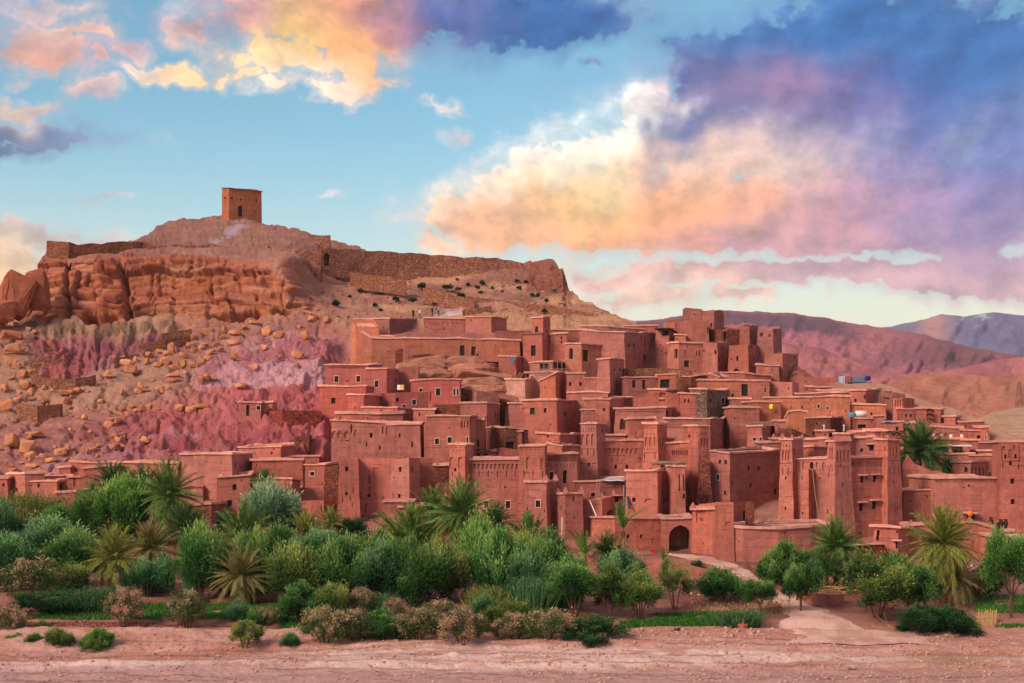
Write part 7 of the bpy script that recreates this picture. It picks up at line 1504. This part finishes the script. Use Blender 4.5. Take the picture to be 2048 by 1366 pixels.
person('person in dark clothes, third walker from the left', 864.5, 634, (30, 30, 44), (26, 28, 40), face=1.2)
person('person in a light blue shirt, rightmost walker on the white path', 877, 631.5, (120, 150, 190), (28, 30, 44), face=-1.0, h=1.85)

# ---- things in and on the houses
M_TARP = mat_plain('tarp', (186, 198, 214), var=.15, rough=.5); M_DTARP = mat_plain('dark_tarp', (54, 56, 70), var=.4); M_WHITE = mat_plain('white_plastic', (222, 214, 204), var=.1, rough=.5); M_BLUE = mat_plain('blue_plastic', (50, 120, 176), var=.15, rough=.5)
M_YEL = mat_plain('yellow_cloth', (232, 178, 40), var=.1); M_RED = mat_plain('red_plastic', (190, 30, 30), var=.1, rough=.4); M_STRAW = mat_plain('straw', (196, 160, 108), var=.5, scale=5); M_CLAY = mat_plain('red_clay', (170, 92, 74), var=.3); M_STEEL = mat_plain('galvanised_sheet', (128, 140, 156), var=.4, rough=.5, metal=.3); M_GREY = mat_plain('grey_blanket', (146, 158, 176), var=.4)
def CR_(c, x, y, Y):
    ox, oy, s = R[c]; return W(ox+x/s, oy+y/s, Y)
def thing(name, label, cat, c, x, y, Y, group=None): return empty(name, CR_(c, x, y, Y), label, cat, group)
def sub(parent, name, mb, mat, smooth=False): return mesh_obj(name, mb.v, mb.f, mat, parent, smooth, np.array(parent.location))
def ladder(label, c, x0, y0, x1, y1, Y, w_=.34, n=8, lean=.5, mat=M_POLE):
    a, b = CR_(c, x0, y0, Y), CR_(c, x1, y1, Y+lean); e = empty('ladder', a, label, 'ladder')
    for s in (-1, 1):
        m_ = MB(); m_.tube(a+[s*w_/2, 0, 0], b+[s*w_/2, 0, 0], .045); sub(e, 'rail', m_, mat)
    for i in range(1, n):
        t_ = i/n; q = a*(1-t_)+b*t_; m_ = MB(); m_.tube(q-[w_/2, 0, 0], q+[w_/2, 0, 0], .032); sub(e, 'rung', m_, mat)
ladder('wooden ladder leaning on the dark shed wall', 'K3', 415, 1015, 440, 812, 161.2)
ladder('short plank stair at the pale terrace house', 'R3', 145, 795, 178, 740, 210.5, .5, 5)
def sheet(name, label, cat, quad, mat, thick=.05, part=None):
    q = np.array(quad, float); n_ = np.cross(q[1]-q[0], q[2]-q[0]); n_ /= np.linalg.norm(n_)
    m_ = MB(); k = 6; vs = []
    for lay in (0, 1):
        for i in range(k+1):
            for j in range(k+1):
                u, v = i/k, j/k; p = (q[0]*(1-u)+q[1]*u)*(1-v)+(q[3]*(1-u)+q[2]*u)*v
                p = p+n_*(float(vn(np.array(u*3.), np.array(v*3.), np.array(q[0][0]), 3))-.5)*.18-n_*thick*lay; vs.append(p)
    N2 = (k+1)**2; fs = []
    for i in range(k):
        for j in range(k):
            a = i*(k+1)+j; fs += [(a, a+1, a+k+2, a+k+1), (N2+a, N2+a+k+1, N2+a+k+2, N2+a+1)]
    for i in range(k):
        for a, b in ((i, i+1), (k*(k+1)+i, k*(k+1)+i+1), (i*(k+1), (i+1)*(k+1)), (i*(k+1)+k, (i+1)*(k+1)+k)): fs.append((a, b, N2+b, N2+a))
    o = mesh_obj(name, np.array(vs), [list(f) for f in fs], mat, None, True, q[0])
    o.location = q[0]; m_.v = vs; o['kind'] = 'thing'; tag(o, label, cat); return o
P3 = CR_
sheet('tarpaulin', 'pale blue tarp laid on the shed roof beside the ornate kasbah', 'tarp', [P3('K3', 470, 800, 161.8), P3('K3', 742, 802, 161.6), P3('K3', 745, 752, 166.5), P3('K3', 560, 752, 166.5)], M_TARP)
sheet('tarpaulin', 'dark tarp strip hanging beside the shed', 'tarp', [P3('K3', 732, 805, 160.6), P3('K3', 762, 800, 160.6), P3('K3', 808, 1130, 158), P3('K3', 780, 1130, 158)], M_DTARP)
def rod(name, label, cat, pts, r, mat):
    e = empty(name, pts[0], label, cat)
    for a, b in zip(pts, pts[1:]): m_ = MB(); m_.tube(a, b, r); sub(e, 'section', m_, mat)
    return e
rod('drain_pipe', 'thin pale drain pipe running down the great kasbah', 'pipe', [P3('K1', 485, 450, 156.2), P3('K1', 515, 740, 155.8), P3('K1', 560, 1030, 155.4)], .05, M_POLE)
rod('drain_pipe', 'white drain pipe on the shaded corner by the gate wall', 'pipe', [P3('K4', 1392, 990, 154.6), P3('K4', 1382, 1310, 154.0)], .05, M_WHITE)
rod('metal_post', 'upright metal post under the tarp shed', 'post', [P3('K3', 728, 860, 160.5), P3('K3', 728, 1120, 160)], .06, M_STEEL)
rod('wooden_plank', 'long plank lying against the grey ledge house roof', 'plank', [P3('K3', 1080, 690, 157.9), P3('K3', 1395, 585, 160)], .06, M_POLE)
rod('leaning_rails', 'pale rails leaning below the merlon courtyard wall', 'rail', [P3('K3', 335, 1020, 157.2), P3('K3', 415, 1212, 155.5)], .06, M_WHITE)
rod('crane_pole', 'thin leaning pole on the castle tower', 'pole', [P3('K6', 1148, 5, 238), P3('K6', 1195, 118, 238)], .12, M_CLAY)
rod('washing_line', 'red bent wire beside the lattice window of the arcaded kasbah', 'wire', [P3('K4', 1405, 620, 160.5), P3('K4', 1390, 680, 159.5), P3('K4', 1345, 710, 158)], .03, M_CLAY)
# plastic chair by the gate
def chair(label, p, s, mat, name='garden_chair'):
    e = empty(name, p, label, 'chair')
    m_ = MB(); m_.box((p[0], p[1], p[2]+.42*s), .5*s, .5*s, .06*s); sub(e, 'seat', m_, mat)
    m_ = MB(); m_.box((p[0], p[1]+.24*s, p[2]+.72*s), .5*s, .06*s, .6*s); sub(e, 'backrest', m_, mat)
    for sx in (-1, 1):
        for sy in (-1, 1): m_ = MB(); m_.tube((p[0]+sx*.22*s, p[1]+sy*.22*s, p[2]-.05), (p[0]+sx*.2*s, p[1]+sy*.2*s, p[2]+.42*s), .03*s); sub(e, 'leg', m_, mat)
chair('red plastic chair against the gate wall', W(1308, 1117, 149.6), .95, M_RED)
for i, (x, nm) in enumerate([(1228, 'white terrace chair, leftmost above the slatted parapet'), (1303, 'white terrace chair, second above the slatted parapet'), (1382, 'white terrace chair, third above the slatted parapet'), (1480, 'white terrace chair, rightmost above the slatted parapet')]):
    chair(nm, P3('K5', x, 818, 189.2), .7, M_WHITE, 'terrace_chair')
# hanging cloths
def cloth(name, label, c, x, y, w_, h_, Y, mat, cat='cloth'):
    return sheet(name, label, cat, [P3(c, x-w_/2, y-h_/2, Y), P3(c, x+w_/2, y-h_/2, Y), P3(c, x+w_/2, y+h_/2, Y-.1), P3(c, x-w_/2, y+h_/2, Y-.1)], mat, .03)
cloth('hanging_cloth', 'white cloth hung beside the yellow one', 'R2', 795, 863, 30, 40, 202.2, M_WHITE); cloth('hanging_cloth', 'yellow cloth drying between the pink houses', 'R2', 822, 863, 28, 40, 202.2, M_YEL)
cloth('door_cloth', 'blue cloth over a small doorway high in the village', 'R3', 95, 638, 26, 46, 222.4, M_BLUE); cloth('sign_panel', 'bright yellow panel on the orange roof house', 'K6', 1592, 898, 36, 40, 198.4, mat_plain('yellow_panel', (240, 214, 40), var=.05))
m, t, b = newmat('striped_carpet'); pz = t.n.new('ShaderNodeSeparateXYZ'); t.l.new(pos(t), pz.inputs[0]); fr_ = t.m('FRACT', t.m('MULTIPLY', t.m('ADD', pz.outputs[2], t.m('MULTIPLY', t.m('ABSOLUTE', t.m('SINE', t.m('MULTIPLY', pz.outputs[0], 1.2))), .4)), 1.6))
t.l.new(t.ramp(fr_, [(0, lin((60, 24, 30))), (.45, lin((60, 24, 30))), (.5, lin((170, 120, 104))), (.75, lin((120, 40, 40)))]), b.inputs['Base Color'])
cloth('carpet', 'dark striped carpet hanging from a roof on the right', 'K5', 1190, 592, 68, 112, 196.3, m, 'carpet')
sheet('roof_sheet', 'bright blue sheet on a small roof at the right', 'sheet', [P3('K5', 768, 656, 191.8), P3('K5', 880, 654, 191.8), P3('K5', 868, 642, 195), P3('K5', 772, 642, 195)], M_BLUE)
sheet('reed_awning', 'pale awning over the shop porch under the terrace', 'awning', [P3('K5', 1390, 878, 182.6), P3('K5', 1580, 882, 182.6), P3('K5', 1570, 868, 186), P3('K5', 1390, 866, 186)], M_WHITE)
sheet('black_awning', 'black awning on the ridge shed', 'awning', [P3('K6', 520, 178, 235), P3('K6', 690, 180, 235), P3('K6', 690, 172, 238), P3('K6', 525, 170, 238)], mat_plain('black_cloth', (18, 18, 20), var=.2))
sheet('shop_awning', 'small mud awning over the shaded shop door', 'awning', [P3('K2', 695, 905, 159.4), P3('K2', 862, 905, 159.4), P3('K2', 862, 892, 161), P3('K2', 695, 892, 161)], M_COPE, .12)
# tanks, shack, pylon
def lathe(p, prof, n=14):
    m_ = MB(); vs = [(p[0]+math.cos(2*math.pi*j/n)*r_, p[1]+math.sin(2*math.pi*j/n)*r_, p[2]+z_) for r_, z_ in prof for j in range(n)]
    k = len(prof); m_.add(vs, [(i*n+j, i*n+(j+1) % n, (i+1)*n+(j+1) % n, (i+1)*n+j) for i in range(k-1) for j in range(n)]+[tuple(range(n))[::-1], tuple((k-1)*n+j for j in range(n))]); return m_
p = P3('K5', 558, 612, 197); e = empty('water_tank', p, 'white lying water tank on a flat roof', 'tank'); m_ = MB(); m_.tube(p+[-.75, 0, .45], p+[.75, 0, .45], .40, .40, 16); sub(e, 'vessel', m_, M_WHITE, True)
for s in (-1, 1): m_ = MB(); m_.box(p+[s*.5, 0, .05], .16, .7, .2); sub(e, 'cradle', m_, M_STEEL)
p = P3('K5', 473, 612, 197); o = lathe(p, [(.55, 0), (.6, .2), (.6, .45), (.4, .6), (.2, .64)]).obj('water_barrel', mat_plain('blue_grey_barrel', (104, 132, 146)), off=p); o.location = p; o['kind'] = 'thing'; tag(o, 'squat blue grey barrel beside the white water tank', 'barrel')
e = thing('metal_shack', 'patchwork metal sheet shack on the ridge right of the quarter', 'shack', 'K5', 500, 330, 216)
for x0, x1, y0, y1, mt, nm, dy in ((195, 300, 255, 330, M_CLAY, 'mud_wall_panel', 0), (365, 402, 240, 330, mat_plain('pale_sheet', (176, 184, 206)), 'sheet_panel', 0), (402, 455, 240, 330, M_CLAY, 'mud_wall_panel', .3), (455, 600, 240, 300, M_STEEL, 'corrugated_panel', 0), (600, 636, 240, 280, mat_plain('deep_blue_sheet', (30, 40, 130)), 'sheet_panel', -.2), (430, 650, 295, 335, M_DTARP, 'junk_row', -.4)):
    m_ = MB(); a, b2 = P3('K5', x0, y1, 216+dy), P3('K5', x1, y0, 216+dy); k = 12 if mt is M_STEEL else 2
    for i in range(k):
        m_.box(((a[0]+(b2[0]-a[0])*(i+.5)/k), a[1]+(.12 if i % 2 else 0), (a[2]+b2[2])/2), (b2[0]-a[0])/k, 1.6 if k == 2 else .1, b2[2]-a[2])
    sub(e, nm, m_, mt)
M_PYL = mat_plain('pylon_steel', (112, 84, 80), var=.2)
e = thing('pylon', 'dark lattice pylon on the plain at the right edge', 'pylon', 'K5', 2005, 500, 480); p = np.array(e.location); hh = 210/4.571*480/F
for s in (-1, 1):
    for q in (-1, 1): m_ = MB(); m_.tube(p+[s*1.2, q*1.2, -2], p+[s*.3, q*.3, hh], .09); sub(e, 'leg', m_, M_PYL)
for i in range(7):
    z_ = hh*i/7; w_ = 1.2-.9*i/7; m_ = MB()
    for s in (-1, 1): m_.tube(p+[-s*w_, -w_, z_], p+[s*(w_-.13), -w_+.13, z_+hh/7], .05)
    sub(e, 'brace', m_, M_PYL)
# roof branches, straw, fences
def twigs(name, label, cat, c, x0, x1, y0, y1, Y, n, ln, mat, dep=2.0, up=.15, part='branch', r=.045):
    e = thing(name, label, cat, c, (x0+x1)/2, y1, Y); rn = random.Random(hash(label) % 999 if False else len(label))
    for i in range(n):
        a = P3(c, rn.uniform(x0, x1), rn.uniform(y0, y1), Y+rn.uniform(0, dep)); d = np.array([rn.uniform(-1, 1), rn.uniform(-.5, .5), rn.uniform(-up, up)]); d /= np.linalg.norm(d)
        m_ = MB(); m_.tube(a, a+d*ln*rn.uniform(.5, 1.2), r, r*.5, 5); sub(e, part, m_, mat)
twigs('branch_pile', 'pile of grey branches on the roof with white lattice windows', 'branches', 'R7', 1512, 1715, 98, 128, 185.5, 26, 2.6, M_POLE, 3)
twigs('timber_pile', 'old timbers lying in the court behind the long terrace wall', 'timber', 'R7', 1585, 1760, 880, 935, 148, 16, 3, M_POLE, 3, .2)
twigs('log_roof', 'log bundle over the open shed behind the arcade', 'logs', 'R6', 670, 840, 318, 332, 182.6, 16, 2.4, M_DOOR, 2, .05)
twigs('palm_straw', 'heap of cut straw left of the dirt path', 'straw', 'PX', 1370, 1540, 1205, 1226, 119, 70, 3.0, M_STRAW, 3, .1, 'stalk', .04)
twigs('palm_straw', 'small straw heap behind the low curved path wall', 'straw', 'PX', 1650, 1700, 1172, 1184, 121, 24, 2.0, M_STRAW, 2, .1, 'stalk', .04)
twigs('cut_branches', 'dead cut branches at the garden corner by the riverbed', 'branches', 'PX', 1730, 1790, 1248, 1268, 109, 16, 2.0, M_STRAW, 1.5, .5, 'branch', .04)
twigs('dry_branches', 'dry twig bundle at the foot of the shaded corner by the gate wall', 'branches', 'PX', 1120, 1180, 1098, 1118, 140, 22, 2.0, M_POLE, 2, .5, 'branch', .035)
e = empty('reed_fence', W(1972, 1264, 108.8), 'short fence panel of upright straw stalks at the right', 'fence')
for i in range(26):
    rn = random.Random(i); a = W(1955+i*1.45, 1264+rn.uniform(-2, 3), 108.8+.02*i); m_ = MB(); m_.tube(a, a+[rn.uniform(-.08, .08), 0, 1.6+rn.uniform(-.3, .25)], .045, .03, 5); sub(e, 'stalk', m_, M_STRAW)
for z_ in (.45, 1.1): m_ = MB(); a = W(1953, 1264, 108.75); m_.tube(a+[0, 0, z_], W(1993, 1264, 109.3)+[0, 0, z_], .04); sub(e, 'rail', m_, M_STRAW)
e = empty('clay_stand', W(1486, 1262, 107.2), 'red clay pedestal with a small spike by the riverbed', 'pedestal'); p = np.array(e.location)
sub(e, 'body', lathe(p, [(.34, -.1), (.38, .3), (.42, .5), (.36, .55)], 8), M_CLAY); sub(e, 'spike', lathe(p+[0, 0, .55], [(.12, 0), (.06, .25), (.03, .4)], 8), M_CLAY)
nest = thing('stork_nest', 'dark stick nest on the right kasbah tower', 'nest', 'K2', 65, 185, 159)
rn = random.Random(3)
for i in range(60):
    a = np.array(nest.location)+[rn.uniform(-.8, .8), rn.uniform(-.6, .6), rn.uniform(.1, .9)]; d = np.array([rn.uniform(-1, 1), rn.uniform(-1, 1), rn.uniform(-.3, .3)])*.5
    m_ = MB(); m_.tube(a-d, a+d, .03, .02, 4); sub(nest, 'stick', m_, M_DOOR)
o = lathe(P3('K2', 783, 942, 159.2), [(.05, 0), (.30, .15), (.34, .35), (.28, .55), (.05, .66)], 12).obj('lantern', mat_plain('orange_lantern', (226, 120, 50)), off=P3('K2', 783, 942, 159.2)); o.location = P3('K2', 783, 942, 159.2); o['kind'] = 'thing'; tag(o, 'orange round lantern over the shaded shop door', 'lantern')
for x, y, nm in ((985, 1010, 'dark pot with plant left of the edge tower foot'), (1082, 1030, 'dark jar stand at the edge tower foot, left'), (1128, 1030, 'dark jar stand at the edge tower foot, right'), (1052, 1065, 'low dark pot on the terrace below the edge tower')):
    p = P3('K2', x, y, 150); e = empty('clay_jar', p, nm, 'jar'); sub(e, 'body', lathe(p, [(.14, -.3), (.24, .1), (.25, .35), (.15, .55), (.18, .6)]), mat_plain('dark_clay', (62, 44, 44)))
    sub(e, 'rim', lathe(p+[0, 0, .6], [(.18, 0), (.21, .04), (.18, .08)]), M_IRON)
sheet('parasol_cloth', 'pale blue folded cloth behind the right edge terrace wall', 'cloth', [P3('K2', 1165, 1130, 145), P3('K2', 1205, 1130, 145), P3('K2', 1190, 1112, 145.5), P3('K2', 1182, 1112, 145.5)], M_TARP)
for x, nm in ((220, 'white chimney pot, left on the purple grey house'), (402, 'white chimney pot, right on the purple grey house')):
    p = P3('K5', x, 715, 189); e = empty('chimney_pot', p, nm, 'chimney'); sub(e, 'pipe', lathe(p, [(.08, -.4), (.08, .3)]), M_WHITE); sub(e, 'cap', lathe(p+[0, 0, .3], [(.15, 0), (.15, .12), (.06, .18)]), M_WHITE)
# railing of the cafe terrace
e = thing('terrace_railing', 'thin pale railing of the cafe terrace', 'railing', 'R3', 300, 745, 212)
for i in range(9): m_ = MB(); a = P3('R3', 245+i*36, 745, 212); m_.tube(a, a+[0, 0, 1.7], .05); sub(e, 'post', m_, M_POLE)
m_ = MB(); m_.tube(P3('R3', 240, 715, 212), P3('R3', 540, 715, 212), .05); sub(e, 'handrail', m_, M_POLE)
# ---- air
m_h = bpy.data.materials.new('air'); m_h.use_nodes = True; th = NT(m_h.node_tree); th.n.clear()
pv = th.n.new('ShaderNodeVolumePrincipled'); pv.inputs['Color'].default_value = (.84, .80, .90, 1); pv.inputs['Density'].default_value = 5.5e-5; pv.inputs['Anisotropy'].default_value = 0
ov = th.n.new('ShaderNodeOutputMaterial'); th.l.new(pv.outputs[0], ov.inputs['Volume'])
hb = MB(); hb.box((0, 3300, 246), 15000, 8000, 512); ho = hb.obj('haze', m_h); ho['kind'] = 'stuff'; ho['label'] = 'thin blue evening haze over the valley'

# ---- say which one: place of each look-alike within its group
WORDS = ['leftmost', 'second from the left', 'third from the left', 'fourth from the left', 'fifth from the left', 'sixth from the left', 'seventh from the left', 'eighth from the left', 'ninth from the left', 'tenth from the left', 'eleventh from the left', 'twelfth from the left', 'thirteenth from the left']
def individual(group, noun, where):
    it = [o for o in COL.objects if o.get('group') == group and o.parent is None]
    pr = lambda o: (CX+F*o.location.x/o.location.y, HZ-F*(o.location.z-CZ)/o.location.y)
    it.sort(key=lambda o: pr(o)[1]); k = 1 if len(it) <= 6 else (2 if len(it) <= 14 else 3)
    bands = np.array_split(np.arange(len(it)), k); bn = {1: [''], 2: ['upper ', 'lower '], 3: ['upper ', 'middle ', 'lower ']}[k]
    for bi, idx in enumerate(bands):
        for j, q in enumerate(sorted(idx, key=lambda q: pr(it[q])[0])): it[q]['label'] = ('%s %s%s %s' % (WORDS[j], bn[bi], noun, where)).strip()
individual('big boulder heap on the talus', 'boulder', 'in the big talus heap')
individual('boulders left of the big heap', 'boulder', 'just left of the big heap')
individual('pile right of the curved terrace wall', 'boulder', 'in the pile by the curved wall')
individual('sparse cluster below the big heap', 'boulder', 'in the cluster below the big heap')
individual('lower orange pile', 'boulder', 'in the orange pile at the pink slope')
individual('knot of rocks right of the big heap', 'boulder', 'in the knot right of the heap')
individual('low boulders behind the left houses', 'boulder', 'scattered behind the left houses')
individual('far left talus boulders', 'tan boulder', 'on the far left talus')
individual('rocks under the cliff end', 'rock', 'under the cliff end')
individual('desert shrubs on the slope below the fort wall', 'dark cushion shrub', 'below the fort wall')
for g in sorted({o['group'] for o in COL.objects if str(o.get('group', '')).startswith('boulders ') and o.get('label') == 'x'}): individual(g, 'boulder', ' '.join(g.split()[1:]))
